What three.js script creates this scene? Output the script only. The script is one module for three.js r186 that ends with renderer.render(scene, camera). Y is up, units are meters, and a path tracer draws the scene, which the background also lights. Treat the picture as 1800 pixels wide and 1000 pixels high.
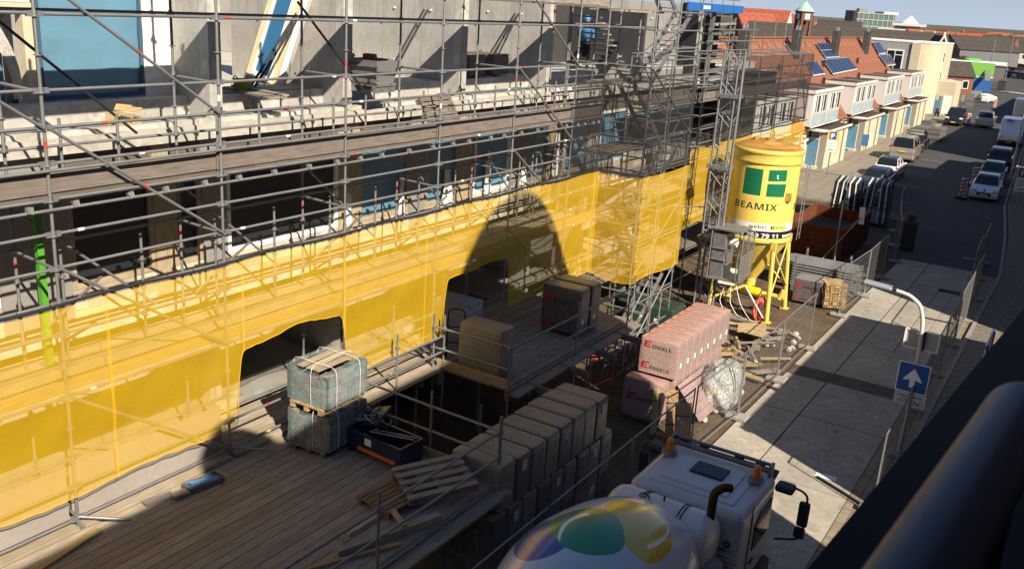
import * as THREE from 'three';
import { mergeGeometries } from 'three/addons/utils/BufferGeometryUtils.js';
import { RoundedBoxGeometry } from 'three/addons/geometries/RoundedBoxGeometry.js';
import { MarchingCubes } from 'three/addons/objects/MarchingCubes.js';
import { ImprovedNoise } from 'three/addons/math/ImprovedNoise.js';

// ---------------------------------------------------------------- camera, sky, sun, exposure
const renderer = new THREE.WebGLRenderer({ antialias: true });
renderer.setSize(1024, 568);
renderer.toneMapping = THREE.LinearToneMapping;
renderer.toneMappingExposure = 1.75;
renderer.shadowMap.enabled = true;
const scene = new THREE.Scene();
const V3 = (x, y, z) => new THREE.Vector3(x, y, z);
const rad = d => d * Math.PI / 180;

const EYE = V3(0, 10.7, 0), FOC = 1629.4;
const camera = new THREE.PerspectiveCamera(2 * Math.atan(500 / FOC) * 180 / Math.PI, 1024 / 568, 0.05, 6000);
const cp = rad(17.081), cr = rad(3.651), cy = rad(31.62);
const cF = V3(-Math.sin(cy) * Math.cos(cp), -Math.sin(cp), -Math.cos(cy) * Math.cos(cp));
const cR0 = V3(Math.cos(cy), 0, -Math.sin(cy)), cU0 = cR0.clone().cross(cF);
const cR = cR0.clone().multiplyScalar(Math.cos(cr)).addScaledVector(cU0, Math.sin(cr));
const cU = cR0.clone().multiplyScalar(-Math.sin(cr)).addScaledVector(cU0, Math.cos(cr));
camera.position.copy(EYE);
camera.quaternion.setFromRotationMatrix(new THREE.Matrix4().makeBasis(cR, cU, cF.clone().negate()));
camera.focus = 22; camera.userData.fStop = 10;
camera.updateMatrixWorld();
// pixel of the 1800x1000 photograph -> point on a known plane
const rayDir = (px, py) => cF.clone().multiplyScalar(FOC).addScaledVector(cR, px - 900).addScaledVector(cU, -(py - 500)).normalize();
const onY = (px, py, h) => { const d = rayDir(px, py); return EYE.clone().addScaledVector(d, (h - EYE.y) / d.y); };
const onX = (px, py, c) => { const d = rayDir(px, py); return EYE.clone().addScaledVector(d, c / d.x); };
const onZ = (px, py, c) => { const d = rayDir(px, py); return EYE.clone().addScaledVector(d, c / d.z); };
const atDist = (px, py, dist) => { const d = rayDir(px, py); return EYE.clone().addScaledVector(d, dist / Math.hypot(d.x, d.z)); };

// clear spring sky: pale towards the horizon, deeper blue overhead
const SUN = V3(1, 0.863, 0.554).normalize();
{
  const w = 256, h = 128, data = new Float32Array(w * h * 4);
  for (let j = 0; j < h; j++) for (let i = 0; i < w; i++) {
    const el = (j + 0.5) / h * Math.PI - Math.PI / 2, az = ((i + 0.5) / w - 0.5) * 2 * Math.PI;
    const d = V3(Math.cos(el) * Math.cos(az), Math.sin(el), Math.cos(el) * Math.sin(az));
    const e = Math.max(0, d.y), t = Math.pow(1 - e, 6.5), c = Math.max(0, d.dot(SUN));
    const glow = 0.14 * Math.pow(c, 8);
    const k = (j * w + i) * 4;
    data[k] = 0.038 + 0.265 * t + glow; data[k + 1] = 0.076 + 0.285 * t + glow * 0.95; data[k + 2] = 0.155 + 0.275 * t + glow * 0.85; data[k + 3] = 1;
  }
  const sky = new THREE.DataTexture(data, w, h, THREE.RGBAFormat, THREE.FloatType);
  sky.mapping = THREE.EquirectangularReflectionMapping; sky.magFilter = THREE.LinearFilter; sky.minFilter = THREE.LinearFilter; sky.needsUpdate = true;
  scene.background = sky; scene.environment = sky;
}
const sun = new THREE.DirectionalLight(0xfff0da, 5);
sun.position.copy(SUN).multiplyScalar(150).add(V3(-10, 0, -40)); sun.target.position.set(-10, 0, -40);
sun.castShadow = true; sun.shadow.mapSize.set(4096, 4096); sun.shadow.radius = 1;
Object.assign(sun.shadow.camera, { left: -110, right: 110, top: 110, bottom: -110, near: 1, far: 400 });
scene.add(sun, sun.target);

// ---------------------------------------------------------------- helpers
let seed = 12345;
const rnd = () => { seed |= 0; seed = seed + 0x6D2B79F5 | 0; let t = Math.imul(seed ^ seed >>> 15, 1 | seed); t = t + Math.imul(t ^ t >>> 7, 61 | t) ^ t; return ((t ^ t >>> 14) >>> 0) / 4294967296; };
const rr = (a, b) => a + (b - a) * rnd();
const pick = a => a[Math.floor(rnd() * a.length)];
const ORD = ['first', 'second', 'third', 'fourth', 'fifth', 'sixth', 'seventh', 'eighth', 'ninth', 'tenth'];
const PN = new ImprovedNoise();
const fbm = (x, y, o = 4) => { let s = 0, a = 0.5, f = 1; for (let i = 0; i < o; i++) { s += a * PN.noise(x * f, y * f, i * 7.3); a *= 0.5; f *= 2.03; } return s; };
const used = {};
function numbered(n) { const k = used[n] = (used[n] || 0) + 1; return k === 1 ? n : n + '_' + String(k - 1).padStart(3, '0'); }
function shadowed(o) { o.castShadow = true; o.receiveShadow = true; return o; }
function thing(name, label, category, pos = [0, 0, 0], turn = 0, group) {
  const o = new THREE.Group(); o.name = numbered(name); scene.add(o);
  o.position.set(...pos); o.rotation.y = turn; o.userData = { label, category }; if (group) o.userData.group = group;
  return o;
}
function one(name, label, category, geo, mat, group) { // a thing of one mesh
  const o = shadowed(new THREE.Mesh(geo, mat)); o.name = numbered(name); scene.add(o); o.userData = { label, category }; if (group) o.userData.group = group; return o;
}
function struct(name, geo, mat) { const o = shadowed(new THREE.Mesh(geo, mat)); o.name = numbered(name); scene.add(o); o.userData = { kind: 'structure', label: name.replace(/_/g, ' ') }; return o; }
function structGroup(name) { const o = new THREE.Group(); o.name = numbered(name); scene.add(o); o.userData = { kind: 'structure', label: name.replace(/_/g, ' ') }; return o; }
function part(parent, name, geo, mat, p, r) {
  const o = shadowed(new THREE.Mesh(geo, mat)); o.name = name; parent.add(o);
  if (p) o.position.set(p[0], p[1], p[2]); if (r) o.rotation.set(r[0], r[1], r[2]);
  return o;
}
function copy(o, pos, turn, label, group) { const c = o.clone(); c.name = numbered(o.name.replace(/_\d{3}$/, '')); scene.add(c); c.position.set(...pos); c.rotation.y = turn; c.userData = { ...o.userData }; if (label) c.userData.label = label; if (group) c.userData.group = group; return c; }
// box with uv in metres (u along its longest side)
const gcache = new Map();
function bx(w, h, d, ou = 0, ov = 0) {
  const key = [w, h, d, ou, ov].map(v => v.toFixed(3)).join();
  if (gcache.has(key)) return gcache.get(key);
  const g = new THREE.BoxGeometry(w, h, d); boxUV(g, w, h, d, ou, ov); gcache.set(key, g); return g;
}
function boxUV(g, w, h, d, ou = 0, ov = 0) {
  const L = w >= h && w >= d ? 0 : (h >= d ? 1 : 2), P = g.attributes.position, N = g.attributes.normal, U = g.attributes.uv;
  for (let i = 0; i < P.count; i++) {
    const p = [P.getX(i), P.getY(i), P.getZ(i)], n = [Math.abs(N.getX(i)), Math.abs(N.getY(i)), Math.abs(N.getZ(i))];
    const ax = n[0] > n[1] && n[0] > n[2] ? 0 : (n[1] > n[2] ? 1 : 2);
    const o = [0, 1, 2].filter(k => k !== ax); let a = o[0], b = o[1]; if (b === L) [a, b] = [b, a];
    U.setXY(i, p[a] + ou, p[b] + ov);
  }
}
function bxAt(x0, x1, y0, y1, z0, z1) { const g = new THREE.BoxGeometry(x1 - x0, y1 - y0, z1 - z0); boxUV(g, x1 - x0, y1 - y0, z1 - z0); g.translate((x0 + x1) / 2, (y0 + y1) / 2, (z0 + z1) / 2); return g; }
function pbox(parent, name, mat, x0, x1, y0, y1, z0, z1) { return part(parent, name, bx(x1 - x0, y1 - y0, z1 - z0), mat, [(x0 + x1) / 2, (y0 + y1) / 2, (z0 + z1) / 2]); }
function rbox(w, h, d, r = 0.03, s = 2) { const k = 'r' + [w, h, d, r, s].join(); if (!gcache.has(k)) { const g = new RoundedBoxGeometry(w, h, d, s, r); gcache.set(k, g); } return gcache.get(k); }
const unitCyl = new THREE.CylinderGeometry(1, 1, 1, 10, 1);
const YUP = V3(0, 1, 0);
function tube(parent, name, a, b, r, mat) {
  const o = shadowed(new THREE.Mesh(unitCyl, mat)); o.name = name; parent.add(o);
  const A = V3(...a), B = V3(...b), d = B.clone().sub(A), l = d.length();
  o.position.copy(A).addScaledVector(d, 0.5); o.quaternion.setFromUnitVectors(YUP, d.divideScalar(l)); o.scale.set(r, l, r); return o;
}
function tubeGeo(a, b, r, seg = 6) {
  const A = V3(...a), B = V3(...b), d = B.clone().sub(A), l = d.length(), g = new THREE.CylinderGeometry(r, r, l, seg, 1);
  g.applyQuaternion(new THREE.Quaternion().setFromUnitVectors(YUP, d.divideScalar(l))); g.translate((A.x + B.x) / 2, (A.y + B.y) / 2, (A.z + B.z) / 2); return g;
}
const plain = g => { let q = g.index ? g.toNonIndexed() : g; const k = new THREE.BufferGeometry(); for (const n of ['position', 'normal', 'uv']) if (q.attributes[n]) k.setAttribute(n, q.attributes[n]); return k; };
const merge = a => mergeGeometries(a.map(plain));
function place(g, x, y, z, ry = 0, rx = 0, rz = 0) { g = g.clone(); g.applyMatrix4(new THREE.Matrix4().makeRotationFromEuler(new THREE.Euler(rx, ry, rz)).setPosition(x, y, z)); return g; }
function pathTube(pts, r, seg = 24, rs = 8) { return new THREE.TubeGeometry(new THREE.CatmullRomCurve3(pts.map(p => V3(...p)), false, 'catmullrom', 0.3), seg, r, rs, false); }
function quadStrip(rows) { // rows: array of equal length arrays of [x,y,z,u,v]
  const n = rows[0].length, pos = [], uv = [], idx = [];
  rows.forEach(r => r.forEach(p => { pos.push(p[0], p[1], p[2]); uv.push(p[3] || 0, p[4] || 0); }));
  for (let i = 0; i + 1 < rows.length; i++) for (let j = 0; j + 1 < n; j++) { const a = i * n + j, b = a + 1, c = a + n, d = c + 1; idx.push(a, c, b, b, c, d); }
  const g = new THREE.BufferGeometry(); g.setAttribute('position', new THREE.Float32BufferAttribute(pos, 3)); g.setAttribute('uv', new THREE.Float32BufferAttribute(uv, 2)); g.setIndex(idx); g.computeVertexNormals(); return g;
}
function polyPrism(pts, y0, y1) { // plan polygon [x,z] between two heights
  const s = new THREE.Shape(pts.map(p => new THREE.Vector2(p[0], -p[1]))); const g = new THREE.ExtrudeGeometry(s, { depth: y1 - y0, bevelEnabled: false }); g.rotateX(-Math.PI / 2); g.translate(0, y0, 0); return g;
}
function sheet(pts, y) { const s = new THREE.Shape(pts.map(p => new THREE.Vector2(p[0], -p[1]))); const g = new THREE.ShapeGeometry(s); g.rotateX(-Math.PI / 2); g.translate(0, y, 0); const P = g.attributes.position, U = g.attributes.uv; for (let i = 0; i < P.count; i++) U.setXY(i, P.getX(i), P.getZ(i)); return g; }

// ---------------------------------------------------------------- textures and materials
function dtex(n, fn, srgb = true, m = 1) { // m: metres that one repeat covers
  const a = new Uint8Array(n * n * 4);
  for (let j = 0; j < n; j++) for (let i = 0; i < n; i++) { const c = fn(i / n, j / n, i, j), k = (j * n + i) * 4; for (let q = 0; q < 3; q++) a[k + q] = Math.max(0, Math.min(255, (c.length ? c[q] : c) * 255)); a[k + 3] = 255; }
  const t = new THREE.DataTexture(a, n, n); t.wrapS = t.wrapT = THREE.RepeatWrapping; t.magFilter = THREE.LinearFilter; t.minFilter = THREE.LinearMipmapLinearFilter; t.generateMipmaps = true;
  if (srgb) t.colorSpace = THREE.SRGBColorSpace; t.repeat.set(1 / m, 1 / m); t.needsUpdate = true; return t;
}
// seamless noise by blending over the repeat
const tn = (u, v, s, o) => { const f = (x, y) => fbm(x * s + 3.1, y * s + 8.7, o); const a = f(u, v), b = f(u - 1, v), c = f(u, v - 1), d = f(u - 1, v - 1); return (a * (1 - u) + b * u) * (1 - v) + (c * (1 - u) + d * u) * v; };
const T = {};
T.concrete = dtex(512, (u, v) => { const s = 0.86 + 0.22 * tn(u, v, 3, 4) + 0.16 * tn(u, v, 26, 3); const pit = tn(u, v, 60, 2) > 0.36 ? -0.18 : 0, bl = tn(u, v, 7, 4), st = bl > 0.16 ? -0.07 : (bl < -0.2 ? 0.05 : 0); return s + pit + st; }, true, 4.3);
T.concreteB = dtex(512, (u, v) => 0.5 + 0.5 * tn(u, v, 40, 3), false, 3);
T.cast = dtex(512, (u, v) => { // formwork concrete with rain streaks that have their own outline
  const st = tn(u * 1, v * 0.12, 30, 3); return 0.86 + 0.2 * tn(u, v, 3, 4) + 0.16 * st + 0.1 * tn(u, v, 40, 2); }, true, 2.6);
T.wood = dtex(512, (u, v, i, j) => { const g = Math.sin((v * 26 + 1.6 * tn(u, v, 4, 3)) * 6.28) * 0.05; const k = tn(u * 0.12, v, 40, 3) * 0.34; return 0.84 + g + k + 0.2 * tn(u, v, 5, 3); }, true, 1);
T.wood.repeat.set(0.45, 1.6);
T.woodB = dtex(256, (u, v) => 0.5 + 0.8 * tn(u * 0.12, v, 40, 3), false, 1); T.woodB.repeat.set(0.45, 1.6);
T.dirt = dtex(512, (u, v) => { const a = tn(u, v, 5, 5), b = tn(u, v, 50, 3); const s = 0.7 + 0.5 * a + 0.4 * b; return [s, s * 0.93, s * 0.84]; }, true, 5);
T.dirtB = dtex(256, (u, v) => 0.5 + 0.6 * tn(u, v, 22, 4), false, 3);
T.asphalt = dtex(512, (u, v) => 0.8 + 0.16 * tn(u, v, 4, 4) + 0.35 * tn(u, v, 120, 2), true, 4);
T.galv = dtex(128, (u, v) => 0.84 + 0.34 * tn(u, v, 7, 3) + 0.12 * tn(u, v, 40, 2), true, 1); T.galv.repeat.set(1, 1);
T.steelStain = dtex(256, (u, v) => { const s = 0.9 + 0.25 * tn(u, v, 6, 4); return s; }, true, 2);
T.film = dtex(512, (u, v) => { const f = Math.abs(tn(u + 0.15 * tn(u, v, 3, 2), v, 7, 4)); const cr = Math.pow(Math.max(0, 1 - f * 7), 3); return 0.45 + 0.5 * cr + 0.25 * tn(u, v, 3, 3); }, false, 1.2);
T.filmC = dtex(512, (u, v) => { const f = Math.abs(tn(u + 0.12 * tn(u, v, 3, 2), v, 9, 4)); const cr = Math.pow(Math.max(0, 1 - f * 8), 4); return 0.8 + 0.2 * cr + 0.22 * tn(u, v, 4, 4); }, true, 1.2);
T.sheet = dtex(256, (u, v) => 0.5 + 0.5 * tn(u, v, 3, 3) + 0.1 * tn(u, v, 14, 2), false, 1.6);
T.rust = dtex(256, (u, v) => { const a = tn(u, v, 8, 5); return [0.75 + 0.5 * a, 0.62 + 0.5 * a, 0.5 + 0.5 * a]; }, true, 2);
T.plaster = dtex(256, (u, v) => 0.93 + 0.1 * tn(u, v, 4, 4) + 0.08 * tn(u, v, 40, 2), true, 4);
T.brickFar = dtex(256, (u, v) => { const row = Math.floor(v * 16), uu = (u * 5 + (row % 2) * 0.5) % 1, vv = (v * 16) % 1; const j = uu < 0.05 || vv < 0.16; const r = 0.82 + 0.3 * PN.noise(Math.floor(u * 5 + (row % 2) * 0.5) * 3.7, row * 2.3, 1); return j ? 0.72 : r; }, true, 1.05);
T.tile = dtex(256, (u, v) => { const r = Math.floor(v * 8), c = Math.floor(u * 8); const s = 0.84 + 0.28 * PN.noise(c * 1.7, r * 2.9, 4) + 0.16 * tn(u, v, 6, 3); return [s, s * 0.98, s * 0.96]; }, true, 2);
T.paint = dtex(256, (u, v) => { const s = tn(u, v, 9, 4); return 0.92 + 0.14 * tn(u, v, 3, 3) - (s > 0.22 ? 0.12 : 0); }, true, 2.5);
const rep = (t, x, y) => { const c = t.clone(); c.repeat.set(x, y); c.needsUpdate = true; return c; };
const M = {};
const S = (color, o = {}) => new THREE.MeshStandardMaterial({ color: Array.isArray(color) ? new THREE.Color().setRGB(...color) : color, roughness: 0.8, ...o });
const Ph = (color, o = {}) => new THREE.MeshPhysicalMaterial({ color: Array.isArray(color) ? new THREE.Color().setRGB(...color) : color, roughness: 0.5, ...o });
M.galv = S([0.40, 0.41, 0.42], { metalness: 0.55, roughness: 0.5, map: T.galv });
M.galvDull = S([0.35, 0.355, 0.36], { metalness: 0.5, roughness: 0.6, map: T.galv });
M.alu = S([0.62, 0.63, 0.65], { metalness: 0.7, roughness: 0.38, map: T.galv });
M.red = S([0.5, 0.07, 0.06], { roughness: 0.55, map: T.paint });
M.white = S([0.78, 0.78, 0.76], { roughness: 0.6 });
M.yellowMark = S([0.62, 0.6, 0.1], { roughness: 0.6 });
M.concrete = S([0.40, 0.385, 0.35], { map: T.concrete, roughness: 0.92, bumpMap: T.concreteB, bumpScale: 0.004 });
M.concreteLight = S([0.62, 0.60, 0.54], { map: T.concrete, roughness: 0.9, bumpMap: T.concreteB, bumpScale: 0.003 });
M.cast = S([0.53, 0.515, 0.48], { map: T.cast, roughness: 0.88, bumpMap: T.concreteB, bumpScale: 0.004 });
M.castLight = S([0.62, 0.61, 0.56], { map: T.concrete, roughness: 0.85 });
const wood = c => S(c, { map: T.wood, roughness: 0.85, bumpMap: T.woodB, bumpScale: 0.002 });
M.plank = [[0.35, 0.305, 0.26], [0.385, 0.34, 0.29], [0.325, 0.28, 0.24], [0.4, 0.355, 0.3], [0.345, 0.305, 0.27]].map(wood);
M.oldPlank = [[0.22, 0.185, 0.155], [0.26, 0.22, 0.19], [0.19, 0.155, 0.13]].map(wood);
M.fresh = [[0.58, 0.42, 0.2], [0.62, 0.47, 0.25], [0.52, 0.36, 0.17]].map(wood);
M.paleDeck = [[0.5, 0.42, 0.31], [0.56, 0.48, 0.36], [0.46, 0.38, 0.27]].map(wood);
M.toe = wood([0.5, 0.33, 0.14]);
M.cream = S([0.66, 0.6, 0.44], { map: T.plaster });
M.black = S([0.015, 0.015, 0.017], { roughness: 0.6 });
M.darkSteel = S([0.03, 0.032, 0.036], { roughness: 0.5, metalness: 0.3 });
M.rubber = S([0.02, 0.02, 0.02], { roughness: 0.9 });
M.dirt = S([0.20, 0.165, 0.125], { map: T.dirt, roughness: 0.97, bumpMap: T.dirtB, bumpScale: 0.05 });
M.asphalt = S([0.085, 0.085, 0.088], { map: T.asphalt, roughness: 0.9 });
M.asphaltOld = S([0.13, 0.125, 0.12], { map: T.asphalt, roughness: 0.9 });
M.kerb = S([0.36, 0.35, 0.33], { map: T.concrete, roughness: 0.9 });
M.pave = S([0.27, 0.235, 0.195], { map: T.brickFar, roughness: 0.92 });
M.glassDark = Ph([0.012, 0.016, 0.02], { roughness: 0.06, ior: 1.5 });
M.glassBlue = Ph([0.12, 0.255, 0.36], { roughness: 0.3, bumpMap: T.sheet, bumpScale: 0.03 });
M.membrane = S([0.74, 0.74, 0.73], { roughness: 0.55, bumpMap: T.film, bumpScale: 0.02 });
M.foilGrey = S([0.46, 0.44, 0.42], { roughness: 0.5, bumpMap: T.film, bumpScale: 0.02 });
M.yellowNet = Ph([0.84, 0.53, 0.008], { roughness: 0.8, transparent: true, opacity: 0.4, side: THREE.DoubleSide });
M.blackNet = S([0.012, 0.012, 0.013], { roughness: 0.9, transparent: true, opacity: 0.55, side: THREE.DoubleSide });
M.orangeGlass = Ph([0.75, 0.2, 0.02], { roughness: 0.2, clearcoat: 0.5 });

// canvas textures for print (lettering, emblems, signs)
function ctex(w, h, fn) { const c = document.createElement('canvas'); c.width = w; c.height = h; const g = c.getContext('2d'); fn(g, w, h); const t = new THREE.CanvasTexture(c); t.colorSpace = THREE.SRGBColorSpace; t.anisotropy = 8; return t; }
// ---------------------------------------------------------------- ground, road, pavements
{
  const g = new THREE.CircleGeometry(3000, 64); g.rotateX(-Math.PI / 2); g.translate(0, -0.06, 0);
  const P = g.attributes.position, U = g.attributes.uv; for (let i = 0; i < P.count; i++) U.setXY(i, P.getX(i), P.getZ(i));
  struct('ground', g, S([0.17, 0.155, 0.125], { map: T.dirt, roughness: 0.95 }));
}
{ // churned earth of the building site, with real lumps
  const rows = []; const nx = 70, nz = 120;
  for (let i = 0; i <= nz; i++) { const r = []; for (let j = 0; j <= nx; j++) { const z = -i * 62 / nz + 2, x = -30 + j * 23.15 / nx; const e = Math.min(1, (-6.9 - x) / 1.2); r.push([x, -0.035 + Math.max(0, 0.03 + 0.16 * fbm(x * 0.9, z * 0.9, 4)) * Math.max(0, e), z, x, z]); } rows.push(r); }
  struct('site_ground', quadStrip(rows), M.dirt);
}
{
  const road = structGroup('concrete_road');
  const zs = [6, 1.5, -3, -7.5, -12.2, -16.6, -20.8, -24.9, -27.9, -28.8, -32.35, -37.4, -42.2, -46.4];
  const mats = [0, 1, 2].map(k => S([0.5 - k * 0.025, 0.46 - k * 0.022, 0.385 - k * 0.014], { map: T.concrete, roughness: 0.93, bumpMap: T.concreteB, bumpScale: 0.004 }));
  const bed = part(road, 'joint_bed', bxAt(-6.85, -2.6, -0.3, -0.022, -46.4, 6), S([0.06, 0.055, 0.05], { map: T.dirt })); void bed;
  for (let i = 0; i + 1 < zs.length; i++) {
    const z1 = zs[i], z0 = zs[i + 1];
    if (i === 8) continue;
    if (i === 10 || i === 11) { pbox(road, 'slab', mats[(i + 1) % 3], -6.8, -5.56, -0.2, -0.001 * (i % 3), z0 + 0.02, z1 - 0.02); pbox(road, 'slab', mats[i % 3], -5.52, -4.45, -0.2, -0.001, z0 + 0.02, z1 - 0.02);
      for (let z = z1; z - 0.6 > z0; z -= 0.6) for (let x = -4.43; x < -3.3; x += 0.6) pbox(road, 'paving_tile', mats[Math.floor(rnd() * 3)], x + 0.008, x + 0.592, -0.2, rr(-0.005, 0.001), z - 0.592, z - 0.008); continue; }
    pbox(road, 'slab', mats[i % 3], -6.8, -5.56, -0.2, -0.002 * (i % 2), z0 + 0.02, z1 - 0.02);
    pbox(road, 'slab', mats[(i + 1) % 3], -5.52, -3.24, -0.2, -0.002 * ((i + 1) % 2), z0 + 0.02, z1 - 0.02);
  }
  const bm = [[0.16, 0.13, 0.11], [0.2, 0.16, 0.13], [0.13, 0.11, 0.1]].map(c => S(c, { map: T.concrete, roughness: 0.95 }));
  for (let r = 0; r < 8; r++) for (let k = 0; k < 17; k++) { const x = -6.8 + k * 0.211 + (r % 2) * 0.1; if (x > -3.4) continue; pbox(road, 'brick', pick(bm), x + 0.006, x + 0.205, -0.2, rr(-0.008, 0.0), -27.92 - (r + 1) * 0.107 + 0.006, -27.92 - r * 0.107 - 0.006); }
  // brick gutter between the slabs and the right-hand footway
  const gb = [[0.36, 0.3, 0.2], [0.32, 0.26, 0.18], [0.4, 0.34, 0.24]].map(c => S(c, { map: T.concrete, roughness: 0.95 }));
  const geos = [[], [], []]; for (let z = 6; z > -46; z -= 0.107) for (let k = 0; k < 3; k++) { const o = (Math.round(z / 0.107) % 2) * 0.0; geos[Math.floor(rnd() * 3)].push(bxAt(-3.22 + k * 0.21 + o, -3.22 + k * 0.21 + 0.2, -0.1, rr(-0.006, 0), z - 0.1, z)); }
  geos.forEach((a, i) => { const o = part(road, 'gutter_bricks', merge(a), gb[i]); o.userData.kind = 'stuff'; });
}
{
  const L = [[-6.9, -46.4], [-9.6, -52], [-11.8, -58], [-13.2, -66], [-14.5, -84], [-15.7, -122], [-19.5, -190], [-26, -300], [-60, -600]];
  const R = [[-2.6, -46.4], [-3.3, -56], [-4.3, -66], [-6.3, -106], [-8.2, -150], [-11, -200], [-17, -300], [-50, -600]];
  struct('asphalt_road', sheet([...L, ...R.slice().reverse()], -0.02), M.asphalt);
  const lp = structGroup('left_pavement'), rp = structGroup('right_pavement');
  part(lp, 'paving', polyPrism([[-30, -56], [-11.8, -58], [-13.2, -66], [-14.5, -84], [-15.7, -122], [-19.5, -190], [-50, -190]].map(([x, z]) => [x - 0.2, z]), -0.3, 0.085), S([0.36, 0.32, 0.25], { map: T.brickFar, roughness: 0.93 }));
  part(rp, 'paving', polyPrism([[-2.45, 6], [-2.45, -46.4], [-3.1, -56], [-4.1, -66], [-6.1, -106], [-8, -150], [-10.8, -200], [12, -200], [12, 6]], -0.3, 0.085), M.pave);
  for (const [grp, E, s] of [[lp, L.slice(2, 7), -1], [rp, [[-2.6, 6], ...R.slice(0, 6)], 1]]) for (let i = 0; i + 1 < E.length; i++) { // kerb stones
    const [x0, z0] = E[i], [x1, z1] = E[i + 1], n = Math.max(1, Math.round(Math.hypot(x1 - x0, z1 - z0) / 1)); if (z0 < -95) { continue; }
    const ang = Math.atan2(x1 - x0, z1 - z0), len = Math.hypot(x1 - x0, z1 - z0) / n;
    for (let k = 0; k < n; k++) { const t = (k + 0.5) / n; part(grp, 'kerb_stone', bx(0.14, 0.3, 0.985), M.kerb, [x0 + (x1 - x0) * t + s * 0.07, -0.04 + 0.003 * (k % 2), z0 + (z1 - z0) * t], [0, ang, 0]).scale.z = len; }
  }
  // pale strips painting in slivers of sunlight on the asphalt
  const wp = S([0.3, 0.3, 0.29], { map: T.concrete, roughness: 0.85 });
  const marks = structGroup('road_marks_and_sunlight');
  for (const [x, z, w, d] of [[-10.6, -69, 1.6, 0.12], [-11, -76, 1.7, 0.12], [-11.4, -84, 1.7, 0.12], [-11.6, -92, 1.7, 0.12], [-9.9, -62, 1.6, 0.12]]) part(marks, 'sun_and_paint_mark', bx(w, 0.008, d), wp, [x, -0.012, z]);
  // thin chalk arrow on the concrete
  const q = onY(1362, 740, 0), chalk = S([0.5, 0.49, 0.45], { map: T.concrete });
  part(marks, 'chalk_stroke', bx(0.9, 0.004, 0.05), chalk, [q.x, 0.004, q.z], [0, 0.25, 0]); part(marks, 'chalk_stroke', bx(0.55, 0.004, 0.05), chalk, [q.x + 0.2, 0.0045, q.z - 0.2], [0, 0.85, 0]);
  const w2 = onY(1453, 838, 0); part(marks, 'sun_and_paint_mark', bx(0.5, 0.006, 0.22), M.white, [w2.x, 0.004, w2.z], [0, 0.1, 0]);
  // manhole cover
  const mh = new THREE.CylinderGeometry(0.3, 0.3, 0.03, 24); part(marks, 'manhole_cover', mh, M.darkSteel, [-4.2, -0.008, -49]);
}

// ---------------------------------------------------------------- the houses on the camera's side: their roofs shade the street
{
  const br = S([0.3, 0.19, 0.13], { map: T.brickFar }), rf = S([0.12, 0.1, 0.09], { map: T.tile }), cr_ = S([0.5, 0.47, 0.4], { map: T.plaster });
  const a = thing('apartment_block', 'brick apartment block behind the dark balcony, across from the scaffold', 'building');
  pbox(a, 'wall', br, 1.0, 13, 0, 13.15, -9.4, 26); pbox(a, 'roof', rf, 0.8, 13.2, 13.15, 13.35, -9.39, 26.2);
  const bump = new THREE.CylinderGeometry(0.75, 0.75, 1.4, 20, 1, false); part(a, 'roof_vent', bump, M.galvDull, [1.7, 13.8, -3.1], [0, 0, Math.PI / 2]);  // unseen drum on the roof, added to cast a rounded shadow patch
  const t = thing('shadow_tower', 'unseen brick tower with rounded vault roof shaped to cast the dome shadow', 'building');  // out of view; outline and thin depth shaped for the dome shadow
  pbox(t, 'wall', br, 0.8, 2.6, 0, 14.4, -15.3, -9.42);
  { const pts = []; for (let k = 0; k <= 40; k++) { const q = -1 + k / 20; pts.push(new THREE.Vector2(12.45 + 2.95 * q, 14.4 + 2.75 * (1 - Math.pow(Math.abs(q), 2.2)))); }
    const g = new THREE.ExtrudeGeometry(new THREE.Shape(pts), { depth: 1.8, bevelEnabled: false }); g.rotateY(Math.PI / 2); g.translate(0.8, 0, 0); part(t, 'vault_roof', g, rf); }
  const h = thing('low_house', 'low flat roofed brick house after the alley on the shaded side', 'house');
  pbox(h, 'wall', br, 1.0, 10, 0, 6.2, -31.3, -18.86); pbox(h, 'roof', rf, 0.8, 10.2, 6.2, 6.4, -31.4, -18.84);
  const f = thing('terrace', 'tall brick terrace beyond the side street on the shaded side', 'building');
  pbox(f, 'wall', br, 0.8, 10, 0, 11.3, -72, -35.9); pbox(f, 'roof', rf, 0.7, 10.2, 11.3, 11.5, -72.1, -35.8);
  for (const [z0, z1, y, lab] of [[-80, -72.3, 9.4, 'plastered infill house squeezed between two brick terraces'], [-112, -84, 12.0, 'long brick terrace past the plastered infill house']]) { const k = thing('terrace', lab, 'building'); pbox(k, 'wall', z1 === -84 ? br : cr_, 0.8, 10, 0, y, z0, z1); pbox(k, 'roof', rf, 0.7, 10.2, y, y + 0.2, z0, z1 + 0.01); }
  const k2 = thing('terrace', 'brick terrace at the distant end of the shaded side', 'building'); pbox(k2, 'wall', br, -0.5, 10, 0, 11, -170, -121); pbox(k2, 'roof', rf, -0.6, 10.2, 11, 11.2, -170.1, -120.9);
}

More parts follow.
